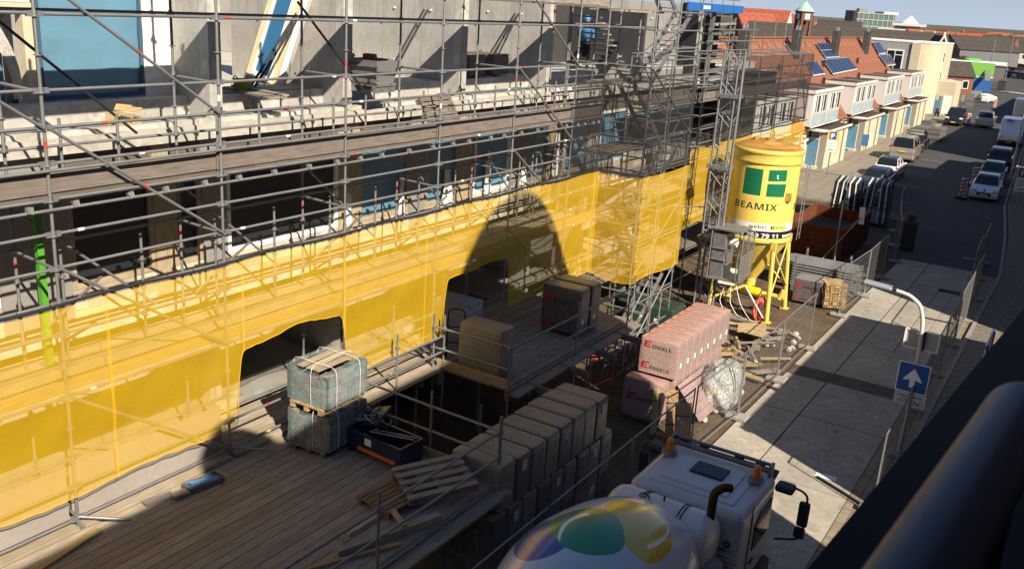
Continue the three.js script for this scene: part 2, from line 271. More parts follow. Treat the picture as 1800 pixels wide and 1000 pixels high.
// ---------------------------------------------------------------- building under construction
const XF = -14.2, XU = -15.2, FL = 8.55, YA = 10.135;
{
  const b = thing('building_shell', 'unfinished concrete building with bare walls and floors behind the scaffold', 'building');
  const joints = [3, -3.6, -7.9, -11.55, -15.1, -19.35, -23.65, -27.6, -31.6, -36, -40.6, -45.2];
  for (let i = 0; i + 1 < joints.length; i++) { pbox(b, 'floor_slab', M.concreteLight, -26, XF, 7.9, 8.2, joints[i + 1] + 0.012, joints[i] - 0.012); pbox(b, 'floor_slab', M.concreteLight, -26, XF - 0.02, 4.62, 4.92, joints[i + 1] + 0.012, joints[i] - 0.012); }
  for (let i = 0; i + 1 < joints.length; i++) pbox(b, 'raised_floor', M.concreteLight, -26, XF - 0.62, 8.203, FL, joints[i + 1] + 0.015, joints[i] - 0.015);
  pbox(b, 'trough_shade', S([0.05, 0.07, 0.12], { roughness: 0.6 }), XF - 0.61, XF - 0.3, 8.202, 8.21, -45.2, 3);  // dark blue strip painting the shade in the open gap
  pbox(b, 'edge_upstand', M.concreteLight, XF + 0.003, XF + 0.16, 7.86, 8.12, -45.2, 3);
  const walls = [[-12.0, -22], [-15.63, -17.75], [-20.0, -22], [-24.4, -22], [-36.4, -22]];
  for (const [z, xe] of walls) {
    pbox(b, 'cross_wall', M.cast, xe, XF - 0.24, 8.22, 10.95, z - 0.14, z + 0.14);
    pbox(b, 'end_column', M.castLight, XF - 0.238, XF - 0.01, 8.203, 10.953, z - 0.146, z + 0.146);
    for (const [dx, dy] of [[1.0, 0.75], [1.0, 2.1], [2.2, 0.75], [2.2, 2.1]]) if (XF - dx > xe) { part(b, 'tie_cone', new THREE.CylinderGeometry(0.025, 0.03, 0.05, 8), M.white, [XF - dx, 8.2 + dy, z + 0.155], [Math.PI / 2, 0, 0]); part(b, 'tie_cone', gcacheCone(), M.black, [XF - dx - 0.45, 8.2 + dy * 0.8, z + 0.145], [Math.PI / 2, 0, 0]); }
    for (const dx of [1.3, 2.6]) if (XF - dx > xe + 0.3) pbox(b, 'formwork_joint', S([0.26, 0.25, 0.23]), XF - dx - 0.008, XF - dx + 0.008, 8.21, 10.94, z + 0.139, z + 0.1425);
  }
  pbox(b, 'cross_wall', M.cast, -26, -18.4, 8.56, 10.95, -21.0, -20.7);
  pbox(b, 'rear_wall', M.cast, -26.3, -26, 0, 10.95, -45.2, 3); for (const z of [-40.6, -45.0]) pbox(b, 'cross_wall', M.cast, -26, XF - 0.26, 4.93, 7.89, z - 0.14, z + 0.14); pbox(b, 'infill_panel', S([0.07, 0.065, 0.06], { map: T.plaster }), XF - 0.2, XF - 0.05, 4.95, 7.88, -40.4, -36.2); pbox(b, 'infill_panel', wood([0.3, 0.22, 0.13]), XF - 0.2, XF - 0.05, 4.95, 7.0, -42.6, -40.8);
  // stair core, walls coloured near black to paint the shaded void
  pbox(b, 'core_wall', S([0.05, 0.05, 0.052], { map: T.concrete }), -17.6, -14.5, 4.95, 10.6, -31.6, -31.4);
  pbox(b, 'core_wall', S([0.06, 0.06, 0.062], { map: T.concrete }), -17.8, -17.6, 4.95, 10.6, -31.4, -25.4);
  for (let k = 0; k < 12; k++) pbox(b, 'stair_tread', k % 2 ? M.galvDull : M.concrete, -15.6, -14.5, 8.3 + k * 0.18, 8.35 + k * 0.18, -30.8 + k * 0.24, -30.55 + k * 0.24);
  for (const x of [-15.65, -14.45]) part(b, 'stair_stringer', bx(0.06, 0.3, 3.6), M.darkSteel, [x, 9.25, -29.4], [0.64, 0, 0]);
  // ground floor: dark recess behind low plinth
  for (const z of [-7.2, -12.0, -15.63, -20.0, -24.4, -28, -32, -36.4, -40.6, -45]) pbox(b, 'ground_wall', M.cast, -26, XF - 0.3, 0, 4.62, z - 0.14, z + 0.14);
  pbox(b, 'ground_slab', M.concrete, -26, XF - 0.02, 2.1, 2.3, -45.2, 3);
  // lower storey facade
  const post = wood([0.55, 0.45, 0.3]), grey = S([0.3, 0.29, 0.28], { map: T.plaster });
  const panes = [[-2.0, -4.6], [-5.0, -7.4], [-8.62, -10.25], [-10.66, -11.3], [-11.9, -15.0], [-15.7, -17.5], [-18.15, -19.5], [-20.25, -22.0], [-22.95, -24.2], [-25.1, -26.9], [-27.5, -29.6], [-30.2, -32.4], [-33, -35.0]].map(q => q.map(v => v * 1.022));
  panes.forEach(([a, c], i) => {
    const w = part(b, 'window', frameGeo(a, c, 5.5, 7.3, 0.09), i % 3 === 1 ? M.white : post);
    M.shadeFilm = M.shadeFilm || Ph([0.02, 0.026, 0.032], { roughness: 0.35, bumpMap: T.sheet, bumpScale: 0.03 }); const cols = 3, rows = []; // sheet of blue film, bellying a little; dark sheets paint shaded open voids
    for (let j = 0; j <= 8; j++) { const r = []; for (let k = 0; k <= 10; k++) { const z = a + (c - a) * k / 10, y = 5.6 + 1.62 * j / 8; r.push([XF - 0.06 + 0.05 * fbm(z * 1.3, y * 1.3 + i, 3), y, z, z, y]); } rows.push(r); } void cols;
    part(w, 'film', quadStrip(rows), i > 1 && i < 5 ? M.shadeFilm : M.glassBlue);
  });
  for (const [a, c] of panes) pbox(b, 'head_board', M.oldPlank[2], XF - 0.16, XF - 0.02, 7.31, 7.88, c + 0.005, a - 0.005);
  for (let i = 0; i + 1 < panes.length; i++) { const a = panes[i][1], c = panes[i + 1][0]; pbox(b, 'pier', i % 2 ? grey : post, XF - 0.2, XF + 0.02, 4.95, 7.88, c + 0.01, a - 0.01); }
  for (let z = 2, k = 0; z > -35; z -= 3.0, k++) { for (let r = 0; r < 3; r++) pbox(b, 'spandrel_board', [M.cream, M.castLight, M.paleDeck[1]][(k + r) % 3], XF - 0.1, XF + 0.0 + 0.01 * (r % 2), 4.94 + r * 0.185, 5.12 + r * 0.185, z - 2.99, z); }
  for (let z = -8; z > -26; z -= 1.9) { const g = []; // loose flaps of white membrane hanging from the sill
    const rows = []; const h = rr(0.9, 1.6), w = rr(0.3, 0.55); for (let j = 0; j <= 6; j++) { const r = []; for (let k = 0; k <= 5; k++) r.push([XF + 0.05 + 0.12 * fbm(k * 0.6 + z, j * 0.5, 2) + 0.05 * Math.sin(k * 1.7), 5.3 + h * (1 - j / 6), z + w * (k / 5 - 0.5) * (0.5 + j / 9), k * 0.1, j * 0.1]); rows.push(r); }
    void g; if (z < -14) part(b, 'membrane_flap', quadStrip(rows), M.membrane); }
  // upper storey: blue film window, membrane wall, timber posts
  const w = part(b, 'window', frameGeo(-9.15, -11.18, FL + 0.02, 11.2, 0.07, XU), S([0.04, 0.1, 0.16]));
  { const rows = []; for (let j = 0; j <= 20; j++) { const r = []; for (let k = 0; k <= 16; k++) { const z = -9.2 - 1.93 * k / 16, y = FL + 0.03 + 2.6 * j / 20; r.push([XU - 0.04 + 0.07 * fbm(z * 1.6, y * 1.2, 3), y, z, z, y]); } rows.push(r); } part(w, 'film', quadStrip(rows), M.glassBlue); }
  pbox(w, 'mullion', S([0.05, 0.13, 0.2]), XU - 0.14, XU - 0.08, FL + 0.1, 11.2, -10.15, -10.05); for (const y of [9.05, 9.75]) pbox(w, 'transom', S([0.05, 0.13, 0.2]), XU - 0.15, XU - 0.09, y, y + 0.07, -11.1, -9.2);
  { const rows = []; for (let j = 0; j <= 20; j++) { const r = []; for (let k = 0; k <= 6; k++) { const z = -11.2 - 0.66 * k / 6, y = FL + 2.6 * j / 20; r.push([XU - 0.02 + 0.05 * fbm(z * 3, y * 2, 3), y, z, z, y]); } rows.push(r); } part(b, 'membrane', quadStrip(rows), M.membrane); }
  for (const [z, m, d] of [[-9.03, M.cream, 0.16], [-8.72, M.darkSteel, 0.08], [-8.4, S([0.08, 0.18, 0.27]), 0.3], [-7.9, M.cream, 0.2]]) pbox(b, 'jamb', m, XU - 0.25, XU - 0.03, FL, 10.0, z - d / 2, z + d / 2);
  pbox(b, 'lintel', M.cream, XU - 0.27, XU - 0.02, 10.01, 10.16, -9.12, -7); pbox(b, 'header_board', M.membrane, XU - 0.2, XU - 0.05, 10.17, 11.2, -9.1, -6);
  { const rows = []; for (let j = 0; j <= 16; j++) { const r = []; for (let k = 0; k <= 6; k++) { const t = j / 16; r.push([XU + 0.12 + 0.16 * Math.sin(t * 2.6) + 0.03 * fbm(k, j * 0.4, 2), 10.1 - 1.45 * t, -8.0 - 0.55 * Math.sin(t * 1.5) - k * 0.05 * (1 - t * 0.6), k * 0.1, t]); } rows.push(r); } part(b, 'hanging_foil', quadStrip(rows), M.foilGrey); }
}
function gcacheCone() { return gcache.get('cone') || (gcache.set('cone', new THREE.CylinderGeometry(0.02, 0.02, 0.02, 6)), gcache.get('cone')); }
function frameGeo(za, zc, y0, y1, t, x = XF, d = 0.1) { // za > zc, frame in the plane of the facade
  return merge([bxAt(x - d, x + 0.01, y0, y1, za - t, za), bxAt(x - d, x + 0.01, y0, y1, zc, zc + t), bxAt(x - d, x + 0.008, y0, y0 + t, zc + t, za - t), bxAt(x - d, x + 0.008, y1 - t, y1, zc + t, za - t)]);
}
// ---------------------------------------------------------------- scaffolds
const XO = -12.16, XI = -13.42, R0 = 0.0242;
const ZS = [1.71, -1.30, -4.31, -7.31, -10.32, -13.33, -16.34, -19.35, -22.36, -24.03];
const lv = k => YA - 0.5 * k;
// a standard: tube with its rosettes welded on every half metre
function standardGeo(y0, y1, r = R0) {
  const key = 'std' + y0.toFixed(2) + '_' + y1.toFixed(2); if (gcache.has(key)) return gcache.get(key);
  const a = [new THREE.CylinderGeometry(r, r, y1 - y0, 10, 1).translate(0, (y0 + y1) / 2, 0)];
  for (let k = -4; k < 24; k++) { const y = YA - 0.5 * k; if (y > y0 + 0.1 && y < y1 - 0.05) { a.push(new THREE.CylinderGeometry(0.06, 0.06, 0.012, 8, 1).translate(0, y - 0.03, 0)); if (k % 2 === 0) a.push(new THREE.CylinderGeometry(0.036, 0.036, 0.09, 8, 1).translate(0, y, 0)); } }
  const g = merge(a); gcache.set(key, g); return g;
}
// a ledger of exact length with wedge heads at its ends
function ledger(parent, a, b, mat, r = R0, name = 'ledger') {
  const o = tube(parent, name, a, b, r, mat); return o;
}
const wedge = new THREE.BoxGeometry(0.05, 0.075, 0.07), bandG = new THREE.CylinderGeometry(R0 * 1.06, R0 * 1.06, 0.1, 10, 1, true);
function band(parent, a, b, t, mat) { const A = V3(...a), B = V3(...b), d = B.clone().sub(A).normalize(); const o = part(parent, 'paint_band', bandG, mat); o.position.copy(A).lerp(B, t); o.quaternion.setFromUnitVectors(YUP, d); }
const sc = thing('scaffold', 'long galvanised tube scaffold along the unfinished facade with plank decks', 'scaffold');
const bandMats = [M.red, M.white, M.red, M.white, M.yellowMark];
{
  ZS.forEach((z, i) => {
    part(sc, 'standard', standardGeo(2.45, 11.9), M.galv, [XO, 0, z]);
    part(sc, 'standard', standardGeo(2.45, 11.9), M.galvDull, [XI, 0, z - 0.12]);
    if (i > 1) { band(sc, [XO, 8.4, z], [XO, 10, z], i % 3 * 0.3, i % 2 ? M.red : M.white); band(sc, [XI, 6, z - 0.12], [XI, 7, z - 0.12], 0.4, M.red); }
    for (const y of [lv(2), lv(5), lv(7), lv(11), lv(15)]) ledger(sc, [XO, y - 0.02, z], [XI, y - 0.02, z - 0.12], M.galvDull, R0, 'transom');
    for (const [x, zz] of [[XO, z], [XI, z - 0.12]]) { part(sc, 'base_jack', bx(0.16, 0.012, 0.16), M.galv, [x, 2.425, zz]); tube(sc, 'base_jack', [x, 2.43, zz], [x, 2.75, zz], 0.018, M.galv); }
  });
  for (let i = 0; i + 1 < ZS.length; i++) {
    const z0 = ZS[i] - 0.04, z1 = ZS[i + 1] + 0.04;
    for (const k of [0, 2, 3, 4, 5, 6, 7, 8.06, 9, 10, 11, 13, 14, 15.1]) {
      const y = lv(k), m = k < 3 || k > 12 ? M.galv : (k % 2 ? M.galvDull : M.galv);
      if (k === 13 && (i === 4 || i === 6)) continue;
      ledger(sc, [XO, y, z0], [XO, y + rr(-0.01, 0.01), z1], m);
      if (rnd() < 0.42) band(sc, [XO, y, z0], [XO, y, z1], pick([0.06, 0.13, 0.3, 0.5, 0.9]), pick(bandMats));
      part(sc, 'wedge_head', wedge, M.galv, [XO, y, z0 - 0.035]); part(sc, 'wedge_head', wedge, M.galv, [XO, y, z1 + 0.035]);
    }
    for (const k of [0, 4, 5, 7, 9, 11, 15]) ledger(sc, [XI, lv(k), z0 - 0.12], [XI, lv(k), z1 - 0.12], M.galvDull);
    // doubled rails under the plank decks with swivel couplers
    for (const y of [lv(5) - 0.14, lv(4) - 0.09]) { ledger(sc, [XO + 0.05, y, z0 + 0.04], [XO + 0.05, y, z1 - 0.04], M.galvDull); }
    for (let t = 0.12; t < 1; t += 0.25) part(sc, 'coupler', bx(0.06, 0.1, 0.09), M.galvDull, [XO + 0.06, lv(5) - 0.1, z0 + (z1 - z0) * (t + rr(-0.05, 0.05))], [rr(-0.3, 0.3), 0, 0.3]);
  }
  // diagonal braces
  const br = (i, ya, yb, m = M.galv) => { const a = [XO + 0.055, ya, ZS[i] - 0.03], b = [XO + 0.055, yb, ZS[i + 1] + 0.03]; tube(sc, 'brace', a, b, R0, m); if (rnd() < 0.5) band(sc, a, b, 0.5, M.red); };
  br(3, 10.635, 8.635); br(3, 8.635, 6.635); br(3, 6.635, 4.635); br(3, 4.635, 2.6);
  br(7, 11.1, 9.135); br(7, 9.135, 7.135); br(7, 7.135, 5.1); br(7, 5.1, 3.1);
  br(2, 10.635, 8.635); br(1, 8.635, 6.635);
  for (const [z, ya, yb] of [[-7.4, 10.1, 8.2], [-13.4, 10.4, 8.3]]) tube(sc, 'brace', [XI - 0.05, ya, z], [XI - 0.05, yb, z - 2.3], R0, M.darkSteel);
  for (let i = 2; i < 9; i++) { tube(sc, 'brace', [XI, 7.3, ZS[i] - 0.1], [XI + 0.05, 5.2, ZS[i + 1] + 0.5], R0, M.galvDull); tube(sc, 'brace', [XI, 5.2, ZS[i] - 0.4], [XI + 0.8, 6.2, ZS[i] - 1.0], R0, M.galvDull); const zz = (ZS[i] + ZS[i + 1]) / 2; for (const dz of [-0.7, 0.75]) { part(sc, 'post', standardGeo(4.65, 6.55), M.galvDull, [XI + 0.15, 0, zz + dz]); band(sc, [XI + 0.15, 5, zz + dz], [XI + 0.15, 6.4, zz + dz], 0.8, M.red); } }
  // posts of the inner guard rail on the upper deck
  for (let i = 2; i < 9; i++) for (const t of [0.33, 0.66]) { const z = ZS[i] + (ZS[i + 1] - ZS[i]) * t; tube(sc, 'post', [XI + 0.02, 7.65, z], [XI + 0.02, 8.55, z], R0, M.galvDull); }
  // plank decks: three lifts
  const deck = (y, mats, xa, xb, za, zb, w = 0.225) => { for (let z = za; z > zb; ) { const L = Math.min(rr(3.2, 4.6), z - zb); for (let x = xa; x > xb + 0.05; x -= w) part(sc, 'plank', bx(w - 0.012, 0.045, Math.max(0.3, +(L).toFixed(2)) - 0.02, Math.floor(rnd() * 4) * 0.7, Math.floor(rnd() * 4) * 0.3), pick(mats), [x - w / 2, y + rr(-0.006, 0.006), z - L / 2], [0, rr(-0.002, 0.002), 0]); z -= L; } };
  deck(7.66, M.oldPlank, XO - 0.03, XI + 0.03, 1.7, -24.0);
  deck(4.66, M.paleDeck, XO - 0.03, XI - 0.3, 1.7, -24.0, 0.2);
  deck(10.66, M.oldPlank, XO - 0.03, XI + 0.03, 1.7, -24.0, 0.24);
  for (const [y, m] of [[7.69, M.oldPlank[1]], [4.68, M.toe], [10.69, M.plank[3]]]) for (let i = 0; i < 9; i++) { const L = ZS[i] - ZS[i + 1] + 0.1; part(sc, 'toe_board', bx(0.035, y === 7.69 ? 0.3 : 0.16, L), m, [XO - 0.05 - 0.037 * (i % 2), y + (y === 7.69 ? 0.17 : 0.1), (ZS[i] + ZS[i + 1]) / 2]); }
  // grey plinth sheets behind the bottom ledger
  for (let i = 1; i < 4; i++) pbox(sc, 'plinth_sheet', S([0.36, 0.33, 0.3], { map: T.plaster, roughness: 0.7 }), XO - 0.2, XO - 0.18, 2.5, 3.4, ZS[i + 1] + 0.03, ZS[i] - 0.03);
  for (let i = 1; i < 5; i++) { part(sc, 'sole_plate', bx(0.24, 0.06, 2.9), M.paleDeck[i % 3], [XO - 0.02, 2.45, (ZS[i] + ZS[i + 1]) / 2]); tube(sc, 'brace', [XO + 0.03, 2.62, ZS[i]], [XO + 0.55, 2.5, ZS[i] - 0.55], R0, M.galv); }
}
// stair bay that stands out of the scaffold front
const ZB0 = -24.03, ZB1 = -27.3, XB = -10.75;
const bay = thing('stair_scaffold', 'square scaffold tower with aluminium stairs standing out from the long scaffold', 'scaffold');
{
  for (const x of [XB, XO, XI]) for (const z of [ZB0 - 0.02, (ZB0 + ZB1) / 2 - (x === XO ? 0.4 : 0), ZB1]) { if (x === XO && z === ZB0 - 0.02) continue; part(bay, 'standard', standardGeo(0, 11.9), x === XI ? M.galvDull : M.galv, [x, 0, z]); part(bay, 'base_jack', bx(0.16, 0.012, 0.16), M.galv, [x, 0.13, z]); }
  for (let k = -2; k < 20; k++) { const y = lv(k); if (y < 0.3) continue; const m = k % 2 ? M.galv : M.galvDull;
    if (k % 2 === 0 || k < 6) ledger(bay, [XB, y, ZB0 - 0.02], [XB, y, ZB1], M.galv); if (k % 2 === 0 || k > 6) ledger(bay, [XB, y, ZB0 - 0.02], [XO, y, ZB0 - 0.02], m); if (k % 2 === 1) ledger(bay, [XB, y, ZB1], [XO, y, ZB1], m);
    if (k % 3 === 0) { ledger(bay, [XO, y, ZB0 - 0.02], [XO, y, ZB1], m); ledger(bay, [XI, y, ZB0], [XI, y, ZB1], M.galvDull); ledger(bay, [XI, y, ZB1], [XO, y, ZB1], M.galvDull); }
    if (rnd() < 0.5) band(bay, [XB, y, ZB0], [XB, y, ZB1], rr(0.1, 0.9), pick(bandMats)); }
  tube(bay, 'brace', [XB + 0.05, 9.1, ZB0], [XB + 0.05, 7.1, ZB1], R0, M.galv); tube(bay, 'brace', [XB + 0.05, 5.1, ZB1], [XB + 0.05, 3.1, ZB0], R0, M.galv); tube(bay, 'brace', [XB + 0.05, 3.0, ZB1], [XB + 0.05, 0.4, ZB0], R0, M.galv);
  for (let f = 0; f < 6; f++) { // stair flights
    const y0 = 0.65 + 2 * f - 0.02, dirs = f % 2 ? 1 : -1, za = f % 2 ? ZB1 + 0.35 : ZB0 - 0.35, zb = za + dirs * 2.45, x0 = f % 2 ? -11.95 : -11.4;
    for (const dx of [0, 0.5]) { const L = Math.hypot(2, 2.45); const st = part(bay, 'stair_stringer', bx(0.05, 0.14, +L.toFixed(2)), M.alu, [x0 + dx, y0 + 1, (za + zb) / 2]); st.rotation.x = -dirs * Math.atan2(2, 2.45) * 1; }
    for (let s = 0; s < 9; s++) part(bay, 'stair_tread', bx(0.46, 0.03, 0.19), M.alu, [x0 + 0.25, y0 + 0.1 + s * 0.22, za + dirs * s * 0.275]);
    for (let p = 0; p < 4; p++) part(bay, 'plank', bx(0.23, 0.045, 3.1), pick(M.paleDeck), [XO + 0.14 - 0.24 * p, y0 + 2 - 0.05, (ZB0 + ZB1) / 2]);
    tube(bay, 'handrail', [x0 + 0.52, y0 + 0.9, za], [x0 + 0.52, y0 + 2.9, zb], 0.02, M.alu);
  }
}
// the scaffold past the stair bay
const far = thing('scaffold', 'further tube scaffold past the stair bay, ending beside the row houses', 'scaffold');
{
  const zs = [-28.8, -31.8, -34.8, -37.8, -40.8, -43.8, -45.4];
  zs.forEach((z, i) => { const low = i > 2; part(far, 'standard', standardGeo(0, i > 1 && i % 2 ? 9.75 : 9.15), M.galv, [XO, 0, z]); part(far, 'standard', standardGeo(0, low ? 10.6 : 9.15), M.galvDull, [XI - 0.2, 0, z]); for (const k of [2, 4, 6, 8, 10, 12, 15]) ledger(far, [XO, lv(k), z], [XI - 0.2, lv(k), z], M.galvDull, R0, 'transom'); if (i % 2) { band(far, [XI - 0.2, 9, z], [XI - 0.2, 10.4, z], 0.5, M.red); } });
  for (let i = 0; i + 1 < zs.length; i++) { for (const k of [2, 3, 4, 5, 6, 7, 8, 9, 10, 12, 14, 16, 18]) { ledger(far, [XO, lv(k), zs[i]], [XO, lv(k), zs[i + 1]], k % 2 ? M.galvDull : M.galv); if (k % 2 === 0) ledger(far, [XI - 0.2, lv(k) + 0.1, zs[i]], [XI - 0.2, lv(k) + 0.1, zs[i + 1]], M.galvDull); }
    for (const y of [7.66, 4.66, 2.2]) for (let p = 0; p < 5; p++) part(far, 'plank', bx(0.24, 0.045, +(zs[i] - zs[i + 1] - 0.03).toFixed(2), p * 0.3), pick(M.oldPlank), [XO - 0.15 - 0.25 * p, y, (zs[i] + zs[i + 1]) / 2]);
    part(far, 'toe_board', bx(0.035, 0.24, +(zs[i] - zs[i + 1]).toFixed(2)), M.oldPlank[i % 3], [XO - 0.06 - 0.037 * (i % 2), 7.82, (zs[i] + zs[i + 1]) / 2]); }
  tube(far, 'brace', [XO + 0.05, 6.1, -38.6], [XO + 0.05, 9.1, -43.8], R0, M.galv); tube(far, 'brace', [XO + 0.05, 8.1, -44.1], [XO + 0.05, 6.1, -45.4], R0, M.galv); tube(far, 'brace', [XI - 0.2, 10.3, -36.5], [XI - 0.2, 8.6, -39], R0, M.galv);
  for (const [z, y] of [[-36.4, 9.6], [-39.3, 9.6]]) for (const k of [0, 0.45]) ledger(far, [XI - 0.2, y + k, z + 1], [XI - 0.2, y + k, z - 2.2], M.galvDull);
}
// material stored on the far deck
{ const t = thing('block_stack', 'dark stack of wrapped slabs on the far scaffold deck', 'stack', [-13.0, 7.7, -40]); for (let k = 0; k < 4; k++) part(t, 'slab', rbox(1.0, 0.16, 2.6, 0.02), k % 2 ? M.darkSteel : S([0.09, 0.085, 0.08]), [0, 0.08 + k * 0.17, rr(-0.1, 0.1)]); }
// hoist mast
{
  const base = onY(1238, 594, 0), t = thing('hoist_mast', 'lattice steel hoist mast standing on the ground beside the yellow silo', 'hoist', [-10.75, 0, -30.6]); void base;
  const w = 0.26, H = 9.55;
  for (const [x, z] of [[-w, -w], [w, -w], [w, w], [-w, w]]) tube(t, 'chord', [x, 0, z], [x, H, z], 0.035, M.galv);
  for (let y = 0, k = 0; y < H - 0.3; y += 0.5, k++) { for (const z of [-w, w]) tube(t, 'lattice_bar', [k % 2 ? -w : w, y, z], [k % 2 ? w : -w, y + 0.5, z], 0.014, M.galv); for (const x of [-w, w]) tube(t, 'lattice_bar', [x, y, k % 2 ? -w : w], [x, y + 0.5, k % 2 ? w : -w], 0.014, M.galv); if (k % 3 === 0) for (const z of [-w, w]) tube(t, 'lattice_bar', [-w, y, z], [w, y, z], 0.016, M.galv); }
  tube(t, 'guide_tube', [0.42, 0, 0.2], [0.42, H, 0.2], 0.05, M.galvDull);
  for (const y of [3.1, 5.6, 8.0]) pbox(t, 'collar', M.alu, -0.4, 0.36, y, y + 0.12, -0.3, 0.34);
  part(t, 'base_frame', bx(1.2, 0.14, 1.2), M.galvDull, [0, 0.07, 0]);
  for (const y of [4.2, 6.3, 8.4]) tube(t, 'tie_bar', [-w, y, 0], [-1.4, y - 0.1, 0.4], 0.024, M.galv);
  const cage = thing('hoist_cage', 'small grey hoist cage with mesh gate riding the lattice mast', 'hoist', [-9.95, 1.9, -30.4]);
  for (const x of [-0.55, 0.45]) for (const z of [-0.5, 0.5]) tube(cage, 'corner_post', [x, 0, z], [x, 1.75, z], 0.025, M.galv);
  pbox(cage, 'roof_plate', M.galv, -0.6, 0.5, 1.75, 1.79, -0.55, 0.55); pbox(cage, 'floor_plate', M.galvDull, -0.6, 0.5, 0, 0.05, -0.55, 0.55);
  pbox(cage, 'motor_box', M.galvDull, -0.5, -0.05, 0.05, 1.6, -0.45, 0.45);
  for (const y of [0.7, 1.1]) for (const z of [-0.5, 0.5]) tube(cage, 'rail', [-0.55, y, z], [0.45, y, z], 0.02, M.galv);
  const dr = part(cage, 'motor', new THREE.CylinderGeometry(0.15, 0.15, 0.3, 16), M.white, [0.1, 1.3, 0.1], [0, 0, Math.PI / 2]); void dr;
  const gate = part(cage, 'gate', pathTube([[0.6, 0.1, -0.6], [0.6, 1.55, -0.6], [0.62, 1.7, -0.45], [0.62, 1.7, 0.5], [0.6, 1.6, 0.6], [0.6, 0.1, 0.6], [0.6, 0.1, -0.55]], 0.022, 60, 8), M.galv);
  for (let k = 0; k < 8; k++) part(gate, 'slat', bx(0.015, 0.07, 1.16), M.alu, [0.6, 0.18 + k * 0.11, 0]);
  { const a = []; for (let k = 0; k <= 10; k++) a.push(tubeGeo([0.6, 1.05, -0.58 + k * 0.116], [0.6, 1.6, -0.58 + k * 0.116], 0.006, 4)); for (let k = 0; k < 5; k++) a.push(tubeGeo([0.6, 1.1 + k * 0.11, -0.58], [0.6, 1.1 + k * 0.11, 0.58], 0.006, 4)); part(gate, 'mesh', merge(a), M.galv); }
}
// ---------------------------------------------------------------- netting
const smooth = (t) => t * t * (3 - 2 * t);
function netting(name, label, mat, P, n, m, top, bot, group) { // P(u) -> [x,z] along the run, u in 0..1
  const rows = []; const us = n;
  for (let j = 0; j <= m; j++) rows.push(us.map(u => { const [x, z, bx_] = P(u), t = j / m, yt = top(u), yb = bot(u), y = yt + (yb - yt) * t; const w = Math.sin(t * Math.PI) * 0.5 + 0.15; const sl = (x + z) * 1.0; const d = 0.045 * fbm(sl * 1.1, y * 1.7, 3) * w * 2 + 0.012 * fbm(sl * 3.1, y * 2.5, 2); return [x + d * (bx_ ? bx_[0] : 1), y, z + d * (bx_ ? bx_[1] : 0), u * 20, y]; }));
  const o = thing(name, label, 'netting'); part(o, 'sheet', quadStrip(rows), mat);
  if (group) o.userData.group = group;
  return [o, rows];
}
function hem(o, row, r, mat, name = 'hem') { const pts = row.filter((p, i) => i % 2 === 0 || i === row.length - 1).map(p => V3(p[0] + 0.012, p[1], p[2])); part(o, name, new THREE.TubeGeometry(new THREE.CatmullRomCurve3(pts), pts.length * 2, r, 6, false), mat); }
const lin = n => Array.from({ length: n + 1 }, (_, i) => i / n);
